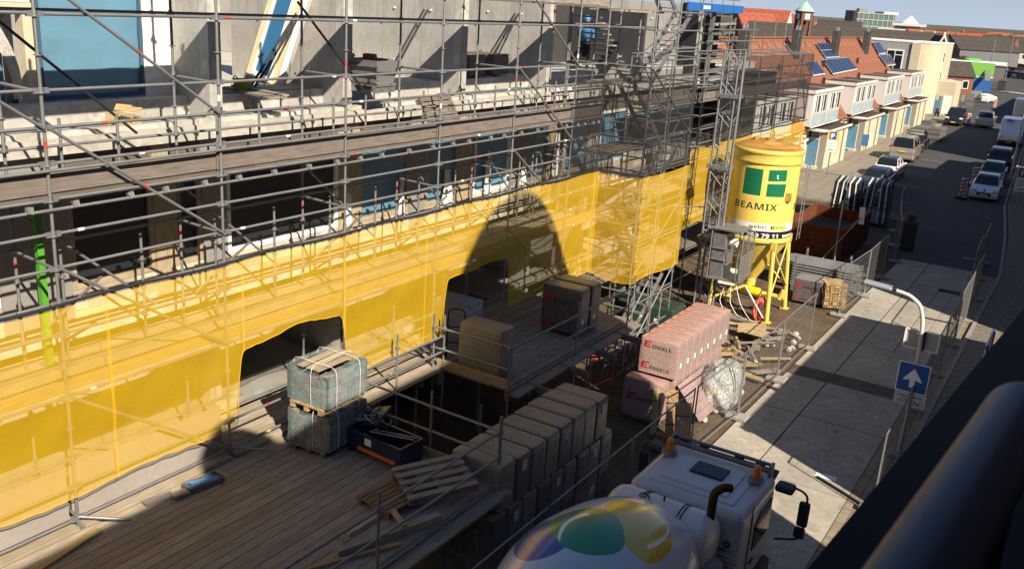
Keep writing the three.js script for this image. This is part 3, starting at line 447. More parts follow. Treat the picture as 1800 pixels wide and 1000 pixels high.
{
  const z0 = 1.7, z1 = -24.02, run = u => z0 + (z1 - z0) * u;
  const notch = (z, a, b) => { const e = Math.min(a - z, z - b); return e <= 0 ? 0 : Math.pow(smooth(Math.min(1, e / 0.22)), 0.45) ; };
  const bot = u => { const z = run(u); let y = 3.07 + 0.035 * Math.sin(z * 2.1 + 0.6) + 0.05 * fbm(z * 3.3, 1.7, 3); const q = notch(z, -10.38, -13.3), p = notch(z, -16.5, -19.4); y += q * (1.43 + 0.05 * Math.sin(z * 3) + 0.07 * (-10.4 - z) / 3) + p * (1.3 + 0.16 * (-16.5 - z) / 3 + 0.04 * Math.sin(z * 4)); return y; };
  const us = lin(520);
  const [o, rows] = netting('debris_netting', 'long yellow debris netting on the facade scaffold with two cut out openings', M.yellowNet, u => [XO + 0.125, run(u)], us, 22, u => 6.13 + 0.02 * Math.sin(run(u) * 2.1), bot);
  hem(o, rows[rows.length - 1], 0.007, M.yellowHem = S([0.62, 0.4, 0.015], { roughness: 0.8 }));
  for (let i = 36; i < us.length; i += 53) { const st = rows.map(r => [[r[i][0] + 0.006, r[i][1], r[i][2], 0, 0], [r[i + 1][0] + 0.006, r[i + 1][1], r[i + 1][2], 1, 0]]); part(o, 'seam', quadStrip(st), M.yellowNet); }
  for (let i = 8; i < us.length; i += 10) { const p = rows[0][i]; part(o, 'tie', bx(0.012, 0.09, 0.012), M.darkSteel, [p[0] + 0.02, p[1] + 0.02, p[2]], [0.3, 0, 0.2]); } hem(o, rows[0].map(p => [p[0] + 0.03, p[1] + 0.02, p[2]]), 0.025, M.darkSteel, 'top_cord');
  const b1 = netting('debris_netting', 'yellow debris netting on the narrow side of the stair tower', M.yellowNet, u => [XO + 0.13 + (XB - XO + 0.0) * u, ZB0 + 0.08, [0, 1]], lin(60), 14, u => 6.12 - 0.03 * Math.sin(u * 3.1), u => 3.05 - 0.1 * Math.sin(u * 3.1) - 0.08 * u);
  hem(b1[0], b1[1][14], 0.007, M.yellowHem); hem(b1[0], b1[1][0].map(p => [p[0], p[1] + 0.02, p[2] + 0.03]), 0.025, M.darkSteel, 'top_cord');
  const b2 = netting('debris_netting', 'yellow debris netting on the street side of the stair tower', M.yellowNet, u => [XB + 0.12, ZB0 + 0.05 + (ZB1 - ZB0 - 0.1) * u], lin(70), 14, u => 6.1 - 0.04 * Math.sin(u * 3.1), u => 2.97 + 0.06 * Math.sin(u * 6) - 0.02 * u);
  hem(b2[0], b2[1][14], 0.007, M.yellowHem);
  const f1 = netting('debris_netting', 'yellow debris netting strip on the far scaffold behind the silo', M.yellowNet, u => [XO + 0.12, -31.0 + (-45.4 + 31.0) * u], lin(120), 10, u => 6.05 + 0.02 * Math.sin(u * 30), u => 3.1 + 0.1 * Math.sin(u * 20));
  hem(f1[0], f1[1][0].map(p => [p[0] + 0.03, p[1] + 0.02, p[2]]), 0.025, M.darkSteel, 'top_cord');
  netting('debris_netting', 'black debris netting on the narrow side of the stair tower', M.blackNet, u => [XO + 0.08 + (XB - XO) * u, ZB0 + 0.07, [0, 1]], lin(40), 12, u => 9.15 - 0.04 * Math.sin(u * 3.1), u => 6.15);
  netting('debris_netting', 'black debris netting on the street side of the stair tower', M.blackNet, u => [XB + 0.08, ZB0 + 0.05 + (ZB1 - ZB0 - 0.1) * u], lin(40), 12, u => 9.12 - 0.04 * Math.sin(u * 3.1), u => 6.14);
  netting('debris_netting', 'black debris netting on the long scaffold next to the stair tower', M.blackNet, u => [XO + 0.08, -22.3 - 1.7 * u], lin(40), 12, u => 9.1 - 0.05 * Math.sin(u * 3.1), u => 6.16);
  netting('debris_netting', 'black debris netting on the far scaffold above its yellow strip', M.blackNet, u => [XO + 0.08, -33.2 + (-45.4 + 33.2) * u], lin(90), 12, u => 9.13 + 0.02 * Math.sin(u * 30), u => 6.1);
}
// ---------------------------------------------------------------- raised plank platform in front of the scaffold
const YD = 2.4;
{
  const d = thing('plank_platform', 'wide raised platform of weathered planks with tube railings', 'platform');
  const row = (x, w, z0, z1, mats) => { for (let z = z0; z > z1 + 0.05; ) { const L = Math.min(+rr(4.2, 6.8).toFixed(1), z - z1); part(d, 'plank', bx(w - 0.012, 0.05, +(L - 0.012).toFixed(2), Math.floor(rnd() * 5) * 0.61, Math.floor(rnd() * 5) * 0.23), pick(mats), [x, YD - 0.025 + rr(-0.005, 0.004), z - L / 2], [0, rr(-0.001, 0.001), 0]); z -= L; } };
  for (let x = -7.95, k = 0; x > -13.7; x -= 0.2, k++) row(x, 0.2, 1.2 - (k * 0.37 % 1), x < -11.75 ? -18.6 : -12.75, x < -11.75 ? M.paleDeck : M.plank);  // rows by the netting take paler boards, painting in the sunlit strip
  for (let x = -10.1; x > -13.7; x -= 0.2) row(x, 0.2, x < -11.75 ? -18.6 : -16.25, -22.6, M.plank);
  for (let z = 1; z > -23; z -= 1.5) part(d, 'joist', bx(z < -12.9 && z > -16 ? 1.9 : 5.6, 0.16, 0.075), M.oldPlank[0], [z < -12.9 && z > -16 ? -12.7 : (z < -16 ? -11.9 : -10.8), YD - 0.14, z]);
  for (const [x, z0, z1] of [[-7.86, 1, -12.7], [-9.98, -16.2, -22.6]]) { part(d, 'edge_beam', bx(0.09, 0.24, z0 - z1), M.oldPlank[1], [x + 0.04, YD - 0.14, (z0 + z1) / 2]); part(d, 'edge_beam', bx(0.3, 0.05, z0 - z1), M.plank[2], [x + 0.2, YD - 0.1, (z0 + z1) / 2]); }
  // railings
  const rail = (pts, hs = [0.5, 1.0], post = true) => { for (let i = 0; i + 1 < pts.length; i++) { for (const h of hs) tube(d, 'rail', [pts[i][0], YD + h, pts[i][1]], [pts[i + 1][0], YD + h + rr(-0.02, 0.02), pts[i + 1][1]], R0, M.galvDull); } if (post) pts.forEach(p => part(d, 'railing_post', standardPost(), M.galvDull, [p[0], YD - 1.2, p[1]])); };
  rail([[-7.82, 0.5], [-7.82, -3.2], [-7.82, -6.4], [-7.82, -9.35], [-7.82, -12.62]]);
  rail([[-7.82, -12.66], [-9.4, -12.7], [-11.2, -12.74], [-12.1, -12.78]]);
  rail([[-12.0, -16.2], [-9.9, -16.2], [-9.9, -19.3], [-9.9, -22.5]]);
  for (const h of [0.15, 0.62, 1.0]) tube(d, 'rail', [-11.78, YD + h - 0.2, -12.9], [-11.78, YD + h - 0.2, -16.3], R0, M.galv);
  for (const z of [-12.95, -14.6, -16.3]) part(d, 'railing_post', standardPost(), M.galv, [-11.78, YD - 1.2, z]);
  // toe boards of shuttering ply along the far edge
  part(d, 'toe_board', bx(4.2, 0.2, 0.03), M.fresh[2], [-9.95, YD + 0.1, -12.6]); part(d, 'toe_board', bx(2.0, 0.2, 0.03), M.fresh[1], [-10.95, YD + 0.1, -16.3]);
  // posts carrying the platform
  for (const x of [-8.0, -10.2, -12.0]) for (let z = 0; z > -22; z -= 2.6) { if (x === -8 && z < -12.8) continue; tube(d, 'support_post', [x, 0, z], [x, YD - 0.22, z], 0.03, M.galvDull); }
}
function standardPost() { if (!gcache.has('post')) { const a = [new THREE.CylinderGeometry(R0, R0, 2.5, 10).translate(0, 1.25, 0)]; for (const y of [1.2, 1.7, 2.2]) a.push(new THREE.CylinderGeometry(0.06, 0.06, 0.012, 8).translate(0, y, 0), new THREE.CylinderGeometry(0.036, 0.036, 0.08, 8).translate(0, y - 0.02, 0)); gcache.set('post', merge(a)); } return gcache.get('post'); }
function laying(name, label, cat, len, w, h, mat, x, y, z, turn, group) { const o = one(name, label, cat, bx(len, h, w), mat, group); o.position.set(x, y, z); o.rotation.y = turn; return o; }
{ // loose timbers on the platform
  const a = onY(165, 938, YD), a2 = onY(62, 1005, YD); laying('timber_plank', 'pale plank lying askew by the nearest scaffold foot', 'plank', +(a.distanceTo(a2) * 1.15).toFixed(2), 0.16, 0.045, M.fresh[0], (a.x + a2.x) / 2, YD + 0.03, (a.z + a2.z) / 2, Math.atan2(-(a2.z - a.z), a2.x - a.x));
  const b = onY(278, 880, YD); laying('timber_offcut', 'short brown offcut lying along the plinth sheet', 'offcut', 0.5, 0.16, 0.05, M.oldPlank[1], b.x, YD + 0.03, b.z, 1.4);
  const c = onY(300, 870, YD + 0.06); laying('timber_offcut', 'short offcut lying on top of another offcut by the plinth', 'offcut', 0.26, 0.17, 0.04, M.plank[1], c.x + 0.1, YD + 0.08, c.z - 0.1, 1.35);
  const e = onY(640, 925, YD); laying('timber_batten', 'thin fresh batten pointing at the railing post', 'batten', 0.75, 0.07, 0.05, M.fresh[1], e.x, YD + 0.03, e.z, -0.35 + 1.9);
  const f = onY(700, 930, YD); laying('timber_batten', 'short fresh batten across the long beam at the railing', 'batten', 0.5, 0.08, 0.05, M.fresh[0], f.x, YD + 0.2, f.z, -0.5);
  const g = onY(700, 945, YD); laying('timber_beam', 'heavy weathered beam along the railing', 'beam', 1.9, 0.14, 0.13, M.plank[3], g.x - 0.1, YD + 0.07, g.z + 0.1, 1.25);
  const h = onY(650, 975, YD); laying('timber_batten', 'long fresh batten beside the weathered beam', 'batten', 1.5, 0.06, 0.05, M.fresh[2], h.x - 0.12, YD + 0.03, h.z + 0.2, 1.12);
}
{ // wooden tray of blue bolts
  const p = onY(357, 853, YD), t = thing('bolt_tray', 'shallow wooden tray full of blue threaded rods beside the plinth', 'tray', [p.x, YD, p.z], 1.45);
  part(t, 'base', bx(0.62, 0.03, 0.26), M.plank[2], [0, 0.02, 0]); for (const s of [-1, 1]) { part(t, 'side', bx(0.62, 0.09, 0.02), M.oldPlank[0], [0, 0.06, s * 0.14]); part(t, 'end', bx(0.02, 0.09, 0.26), M.oldPlank[0], [s * 0.32, 0.06, 0]); }
  const m = S([0.1, 0.26, 0.5], { roughness: 0.4 }); for (let k = 0; k < 22; k++) tube(t, 'rod', [rr(-0.3, -0.2), 0.05 + rr(0, 0.06), rr(-0.11, 0.11)], [rr(0.2, 0.3), 0.05 + rr(0, 0.06), rr(-0.11, 0.11)], 0.01, m);
}
// pallets
function pallet(parent, m1 = M.plank, m2 = M.oldPlank, y = 0, n = 7) {
  const L = 1.2, W = 0.8;
  for (let k = 0; k < n; k++) part(parent, 'top_board', bx(L, 0.022, 0.094), m1[k % m1.length], [0, y + 0.133, -W / 2 + 0.05 + k * (W - 0.1) / (n - 1)]);
  for (const x of [-L / 2 + 0.06, 0, L / 2 - 0.06]) { part(parent, 'cross_board', bx(0.1, 0.022, W), m2[1], [x, y + 0.11, 0]); for (const z of [-W / 2 + 0.06, 0, W / 2 - 0.06]) part(parent, 'block', bx(0.1, 0.078, 0.1), m2[0], [x, y + 0.06, z]); }
  for (const z of [-W / 2 + 0.06, 0, W / 2 - 0.06]) part(parent, 'runner', bx(L, 0.022, 0.1), m2[1], [0, y + 0.011, z]);
}
{
  const a = onY(722, 868, YD), t1 = thing('pallet', 'brown wooden pallet lying flat under the tilted grey pallet', 'pallet', [-8.85, YD, -11.1], 1.45); pallet(t1, [wood([0.3, 0.19, 0.1]), wood([0.26, 0.165, 0.09])], M.oldPlank); void a;
  const t2 = thing('pallet', 'weathered grey pallet lying tilted on top of the brown pallet', 'pallet', [-8.5, YD + 0.2, -11.65], 1.05); t2.rotation.set(0.09, 1.0, 0.07, 'YXZ'); pallet(t2, [M.plank[1], M.plank[3], M.plank[4]], M.oldPlank, 0, 5);
  t2.scale.set(1.05, 1, 1.25);
}
{ // tool chest / open dark blue trolley with cables
  const t = thing('tool_chest', 'open dark blue tool chest heaped with cables behind the pallets', 'tool chest', [-10.05, YD, -12.15], -0.06);
  const blue = Ph([0.012, 0.02, 0.055], { roughness: 0.35, clearcoat: 0.3 });
  part(t, 'base', bx(1.35, 0.06, 0.6), blue, [0, 0.12, 0]); for (const s of [-1, 1]) { part(t, 'side', bx(1.35, 0.34, 0.03), blue, [0, 0.3, s * 0.3]); part(t, 'end', bx(0.03, 0.34, 0.57), blue, [s * 0.66, 0.3, 0]); }
  part(t, 'skirt', bx(0.95, 0.07, 0.02), S([0.55, 0.14, 0.02]), [0.1, 0.16, 0.326]); part(t, 'label', bx(0.16, 0.13, 0.006), M.white, [-0.12, 0.34, 0.32]);
  for (const [x, z] of [[-0.6, 0.28], [0.6, 0.28], [-0.6, -0.28], [0.6, -0.28]]) part(t, 'wheel', new THREE.CylinderGeometry(0.07, 0.07, 0.05, 14), M.rubber, [x, 0.07, z], [Math.PI / 2, 0, 0]);
  const lid = part(t, 'lid', rbox(0.62, 0.05, 0.5, 0.02), blue, [-0.32, 0.66, -0.1], [0.5, 0, 0.5]); const lg = ctex(256, 128, g => { g.fillStyle = '#141c36'; g.fillRect(0, 0, 256, 128); g.fillStyle = '#c9ccd2'; g.fillRect(40, 20, 80, 30); g.font = 'bold 44px sans-serif'; g.fillText('CABLE', 40, 100); }); part(lid, 'print', new THREE.PlaneGeometry(0.4, 0.2), S(0xffffff, { map: lg }), [0, 0.027, 0.05], [-Math.PI / 2, 0, 0]);
  for (const z of [0.2, 0.1]) tube(t, 'bar', [-0.2, 0.5, z], [0.64, 0.5, z - 0.3], 0.015, M.galv);
  for (let k = 0; k < 7; k++) { const cx = rr(-0.6, 0.1), cz = rr(-0.25, 0.15), y = rr(0.5, 0.75), r = rr(0.1, 0.2); const pts = []; for (let j = 0; j <= 12; j++) { const q = j / 12 * 6.6 + k; pts.push([cx + r * Math.cos(q), y + 0.05 * Math.sin(q * 1.7) + j * 0.006, cz + r * Math.sin(q)]); } part(t, 'cable', pathTube(pts, 0.012, 40, 6), k % 3 ? M.black : S([0.3, 0.3, 0.3])); }
}
// wrapped packs of small green-grey pavers, one pallet on another
function paverPack(parent, y, m, seedOff, top) {
  const tones = [[0.11, 0.17, 0.16], [0.17, 0.2, 0.18], [0.14, 0.15, 0.14], [0.24, 0.25, 0.23], [0.13, 0.22, 0.23]].map(c => S(c, { map: T.concrete, roughness: 0.9 })); void seedOff; void m;
  for (let l = 0; l < 5; l++) for (let i = 0; i < 6; i++) for (let j = 0; j < 5; j++) { if (l < 4 && i > 0 && i < 5 && j > 0 && j < 4) continue; if (l === 4 && (j > 0 && j < 4)) continue; part(parent, 'paver', bx(0.175, 0.15, 0.185), pick(tones), [-0.47 + i * 0.188 + rr(-0.01, 0.01), y + 0.08 + l * 0.157 + (l === 4 ? rr(-0.03, 0.03) : 0), -0.4 + j * 0.2 + rr(-0.01, 0.01)], [l === 4 ? rr(-0.25, 0.25) : 0, rr(-0.06, 0.06), l === 4 ? rr(-0.25, 0.25) : 0]); }
  if (top) for (let k = 0; k < 3; k++) part(parent, 'top_lath', bx(1.05, 0.03, 0.14), M.paleDeck[k], [0, y + 0.84, -0.2 + k * 0.2], [0, rr(-0.05, 0.05), 0.02]);
  for (const x of [-0.35, 0.3]) part(parent, 'strap', pathTube([[x, y, 0.53], [x, y + 0.86, 0.5], [x, y + 0.9, 0], [x, y + 0.86, -0.5], [x, y, -0.53]], 0.0055, 40, 5), M.white);
  part(parent, 'strap', pathTube([[-0.57, y, 0.1], [-0.54, y + 0.86, 0.1], [0, y + 0.89, 0.05], [0.56, y + 0.86, 0.1], [0.59, y, 0.1]], 0.0055, 40, 5), M.white);
  // loose clear film round the sides
  const rows = []; for (let j = 0; j <= 10; j++) { const r = []; for (let k = 0; k <= 60; k++) { const q = k / 60 * Math.PI * 2, c = Math.cos(q), s = Math.sin(q), n = 8, rad_ = Math.pow(Math.pow(Math.abs(c), n) + Math.pow(Math.abs(s), n), -1 / n); const w = 0.03 * fbm(k * 0.5, j * 0.5 + seedOff, 3); r.push([c * rad_ * (0.585 + w), y + 0.02 + 0.8 * j / 10, s * rad_ * (0.515 + w), k * 0.07, j * 0.09]); } rows.push(r); }
  part(parent, 'wrap_film', quadStrip(rows), M.clearFilm || (M.clearFilm = Ph([0.75, 0.82, 0.84], { transparent: true, opacity: 0.15, roughness: 0.18, bumpMap: T.film, bumpScale: 0.03, side: THREE.DoubleSide })));
}
{
  const lo = thing('paver_pallet', 'lower pallet of shrink wrapped pavers standing on the platform', 'pallet', [-11.25, YD, -11.9], 1.66); pallet(lo); paverPack(lo, 0.15, 0, 1, false); lo.scale.y = 0.86;
  const up = thing('paver_pallet', 'upper pallet of green grey pavers tied with white straps', 'pallet', [-11.25, YD + 0.855, -11.9], 1.6); pallet(up, M.fresh, M.fresh); paverPack(up, 0.15, 0, 5, true); up.scale.y = 0.84;
}
// ---------------------------------------------------------------- stacked block packs
function blockTex(base, e, seed_) { // film printed side; e: logo rows
  return ctex(512, 512, (g, w, h) => { const [r, gg, b] = base; g.fillStyle = `rgb(${r},${gg},${b})`; g.fillRect(0, 0, w, h); let s = seed_; const q = () => { s = (s * 16807) % 2147483647; return s / 2147483647; };
    for (let k = 0; k < 900; k++) { const v = Math.floor((q() - 0.5) * 26); g.fillStyle = `rgba(${r + v},${gg + v},${b + v},0.35)`; g.fillRect(q() * w, q() * h, 6 + q() * 60, 4 + q() * 26); }
    for (let j = 0; j < 8; j++) { g.fillStyle = `rgba(${r - 34},${gg - 34},${b - 34},0.35)`; g.fillRect(0, j * h / 8, w, 2); }
    for (let k = 0; k < 46; k++) { g.strokeStyle = `rgba(240,232,228,${0.08 + q() * 0.22})`; g.lineWidth = 1 + q() * 2.5; g.beginPath(); let x = q() * w, y = q() * h; g.moveTo(x, y); for (let i = 0; i < 4; i++) { x += (q() - 0.5) * 90; y += 20 + q() * 50; g.lineTo(x, y); } g.stroke(); }
    e(g, w, h); });
}
const eng = (g, x, y, s) => { g.save(); g.translate(x, y); g.transform(1, 0.04, -0.18, 1, 0, 0); g.fillStyle = '#b32026'; g.fillRect(0, -s, s * 0.28, s); g.fillRect(0, -s, s * 0.95, s * 0.22); g.fillRect(0, -s * 0.6, s * 0.8, s * 0.2); g.fillRect(0, -s * 0.22, s * 0.95, s * 0.22); g.restore(); g.save(); g.translate(x + s * 1.15, y); g.fillStyle = '#1c1718'; g.font = `bold ${Math.round(s * 0.72)}px sans-serif`; g.fillText('ENGELS', 0, 0); g.restore(); };
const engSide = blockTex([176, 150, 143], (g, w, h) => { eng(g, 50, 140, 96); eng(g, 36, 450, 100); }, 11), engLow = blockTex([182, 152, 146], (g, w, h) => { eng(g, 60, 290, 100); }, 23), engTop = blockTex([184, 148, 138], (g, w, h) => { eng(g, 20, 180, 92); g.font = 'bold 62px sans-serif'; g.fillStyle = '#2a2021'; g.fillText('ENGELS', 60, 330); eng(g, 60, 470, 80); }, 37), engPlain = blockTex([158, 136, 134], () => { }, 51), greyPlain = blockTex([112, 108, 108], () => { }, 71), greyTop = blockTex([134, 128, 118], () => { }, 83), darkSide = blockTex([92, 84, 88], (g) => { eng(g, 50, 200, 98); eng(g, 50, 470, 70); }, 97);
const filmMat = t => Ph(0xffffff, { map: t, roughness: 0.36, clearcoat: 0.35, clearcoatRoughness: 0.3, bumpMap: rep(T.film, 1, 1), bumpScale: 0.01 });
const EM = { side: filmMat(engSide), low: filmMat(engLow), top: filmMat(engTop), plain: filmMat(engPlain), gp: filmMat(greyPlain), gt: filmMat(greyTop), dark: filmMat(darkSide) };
EM.gp.color.setRGB(0.9, 0.9, 0.92);
const GPV = [[0.92, 0.92, 0.95], [0.78, 0.77, 0.78], [1.0, 0.98, 0.95]].map((c, i) => { const m = filmMat(blockTex([[112, 108, 108], [104, 101, 103], [122, 118, 114]][i], (g, w, h) => { let s = 31 + i * 17; const q = () => { s = (s * 16807) % 2147483647; return s / 2147483647; }; for (let k = 0; k < 26; k++) { g.strokeStyle = `rgba(205,205,210,${0.1 + q() * 0.3})`; g.lineWidth = 2 + q() * 6; g.beginPath(); const x = q() * w, y = q() * h * 0.5; g.moveTo(x, y); g.quadraticCurveTo(x + (q() - 0.5) * 120, y + 120, x + (q() - 0.5) * 200, y + 200 + q() * 200); g.stroke(); } g.fillStyle = 'rgba(60,55,52,0.35)'; for (let k = 0; k < 12; k++) g.fillRect(q() * w, q() * h, 20 + q() * 90, 6 + q() * 30); }, 201 + i * 13)); m.color.setRGB(...c); return m; }); 
function packBody(w, h, d, sd) { // shrink wrapped block: soft edges, slightly lumpy, faces split for print
  const n = 10, faces = {}; const f = (name, P) => { const rows = []; for (let j = 0; j <= n; j++) { const r = []; for (let i = 0; i <= n; i++) { const u = i / n, v = j / n; let [x, y, z] = P(u, v); const e = 0.5 - Math.max(Math.abs(x / w), Math.abs(z / d)); const q = 0.016 * fbm((x + sd) * 3, (y + z) * 3, 3); const ex = Math.abs(x / w) > 0.499 ? 1 : 0, ez = Math.abs(z / d) > 0.499 ? 1 : 0, ey = y > h * 0.999 ? 1 : 0; const cnt = ex + ez + ey; const k = cnt > 1 ? 0.016 * (cnt - 1) : 0; x -= Math.sign(x) * (ex ? k : 0); z -= Math.sign(z) * (ez ? k : 0); y -= ey ? k : 0; void e; r.push([x + (ex && cnt === 1 ? q : 0), y + (ey && cnt === 1 ? q : 0), z + (ez && cnt === 1 ? q : 0), u, v]); } rows.push(r); } faces[name] = quadStrip(rows.reverse()); };
  f('front', (u, v) => [(u - 0.5) * w, v * h, d / 2]); f('right', (u, v) => [w / 2, v * h, (0.5 - u) * d]); f('left', (u, v) => [-w / 2, v * h, (u - 0.5) * d]); f('back', (u, v) => [(0.5 - u) * w, v * h, -d / 2]); f('top', (u, v) => [(u - 0.5) * w, h, (0.5 - v) * d]); return faces;
}
const packGeo = {};
function pack(parent, w, h, d, mats, pos, ry = 0) {
  const k = [w, h, d].join() + (Math.floor(rnd() * 3)); if (!packGeo[k]) packGeo[k] = packBody(w, h, d, rnd() * 50);
  const g = packGeo[k]; const a = part(parent, 'wrapped_block', merge([g.right, g.left, g.back]), mats[1], pos, [0, ry, 0]); part(a, 'printed_front', g.front, mats[0]); part(a, 'printed_top', g.top, mats[2]); return a;
}
{
  const sticker = bx(0.006, 0.13, 0.12), band1 = M.white;
  for (let k = 0; k < 8; k++) { // upper row of brick packs
    const t = thing('brick_pack', k ? `${ORD[k]} film wrapped pink brick pack behind the printed end, upper row of sunlit pile` : 'film wrapped brick pack with red logo at the end of the sunlit upper row', 'brick pack', [-8.75, 1.27, -22.15 - k * 0.5], 0, 'brick packs piled behind the mesh fence'); pack(t, 1.12, 1.0, 0.485, [k ? EM.plain : EM.side, EM.plain, EM.top], [0, 0, 0]); part(t, 'paper_label', sticker, band1, [0.57, 0.34, 0]);
  }
  for (let k = 0; k < 8; k++) { const t = thing('brick_pack', k ? `${ORD[k]} film wrapped pink brick pack behind the jutting pack, bottom row of sunlit pile` : 'film wrapped brick pack with big red logo jutting out below the upper row', 'brick pack', [-8.8 - (k ? 0 : 0.12), 0.13, -21.75 - k * 0.52], k ? 0 : 0.03, 'brick packs piled behind the mesh fence'); pack(t, 1.15, 1.06, 0.5, [k ? EM.plain : EM.low, EM.plain, EM.top], [0, 0, 0]); for (const z of [-0.18, 0.18]) part(t, 'bearer', bx(1.1, 0.1, 0.09), M.plank[1], [0, -0.05, z]); if (k) part(t, 'paper_label', sticker, band1, [0.585, 0.5, 0]); }
  // two packs on the platform, their print darkened for the shade there
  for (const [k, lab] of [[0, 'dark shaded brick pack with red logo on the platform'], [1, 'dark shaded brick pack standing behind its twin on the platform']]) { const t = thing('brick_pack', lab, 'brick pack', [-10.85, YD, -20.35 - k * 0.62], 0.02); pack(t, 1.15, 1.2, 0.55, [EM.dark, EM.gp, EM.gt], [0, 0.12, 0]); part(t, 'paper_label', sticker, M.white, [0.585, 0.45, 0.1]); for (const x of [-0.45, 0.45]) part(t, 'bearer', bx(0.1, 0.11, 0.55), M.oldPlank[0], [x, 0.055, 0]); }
  // tan pack with grey side
  { const t = thing('brick_pack', 'tan brick pack in torn film at the platform corner', 'brick pack', [-10.9, YD, -16.75], 0.03); const mm = filmMat(blockTex([138, 132, 120], (g, w, h) => { for (let j = 0; j < 10; j++) for (let i = 0; i < 5; i++) { g.strokeStyle = 'rgba(70,60,50,0.4)'; g.lineWidth = 3; g.strokeRect(i * 104 + (j % 2) * 50, j * 52, 104, 52); } }, 119)); pack(t, 1.15, 1.08, 0.62, [mm, EM.gp, mm], [0, 0.12, 0]); for (const x of [-0.45, 0.45]) part(t, 'bearer', bx(0.1, 0.11, 0.6), M.oldPlank[0], [x, 0.055, 0]); }
  // boards stacked upright behind
  { const t = thing('board_stack', 'stack of grey insulation boards in the netting opening', 'stack', [-12.65, YD, -18.1], 0.05); for (let k = 0; k < 9; k++) part(t, 'board', bx(1.0, 0.115, 0.62), k % 2 ? S([0.35, 0.36, 0.36]) : S([0.3, 0.31, 0.32]), [rr(-0.02, 0.02), 0.06 + k * 0.12, rr(-0.02, 0.02)]); }
  { const t = thing('hand_truck', 'black tubular hand truck leaning beside the tan brick pack', 'hand truck', [-11.9, YD, -16.9], 0.4); part(t, 'frame', pathTube([[-0.2, 0.05, 0], [-0.2, 1.1, -0.1], [-0.12, 1.22, -0.12], [0.12, 1.22, -0.12], [0.2, 1.1, -0.1], [0.2, 0.05, 0]], 0.018, 40, 8), M.black); for (const y of [0.4, 0.8]) tube(t, 'cross_bar', [-0.2, y, -0.05], [0.2, y, -0.05], 0.015, M.black); for (const s of [-1, 1]) part(t, 'wheel', new THREE.CylinderGeometry(0.13, 0.13, 0.06, 16), M.rubber, [s * 0.24, 0.13, -0.1], [0, 0, Math.PI / 2]); }
  // long pile of grey blocks beside the platform
  const lay = [[0.05, 9, -12.55], [0.97, 9, -12.5], [1.89, 8, -12.75]];
  lay.forEach(([y, n, z0], L) => { for (let k = 0; k < n; k++) { const t = thing('block_pack', `${ORD[k]} grey wrapped block pack from the platform railing, ${['bottom', 'middle', 'top'][L]} layer of long pile`, 'block pack', [-8.22 + (L === 1 ? 0.03 : 0) + rr(-0.015, 0.015), y, z0 - k * 0.53], rr(-0.01, 0.01), ['blocks in the bottom layer of the pile', 'blocks in the middle layer of the pile', 'blocks in the top layer of the pile'][L]); const gm = GPV[(k * 2 + L) % 3]; const pk = pack(t, 1.12, 0.905, 0.515, [gm, gm, EM.gt], [0, 0, 0]); pk.scale.set(1 + rr(-0.02, 0.015), 1 + rr(-0.025, 0.01), 1); if (k % 3 === 1) part(t, 'paper_label', bx(0.006, 0.2, 0.16), S([0.5, 0.5, 0.52]), [0.57, 0.66, 0]); } });
}
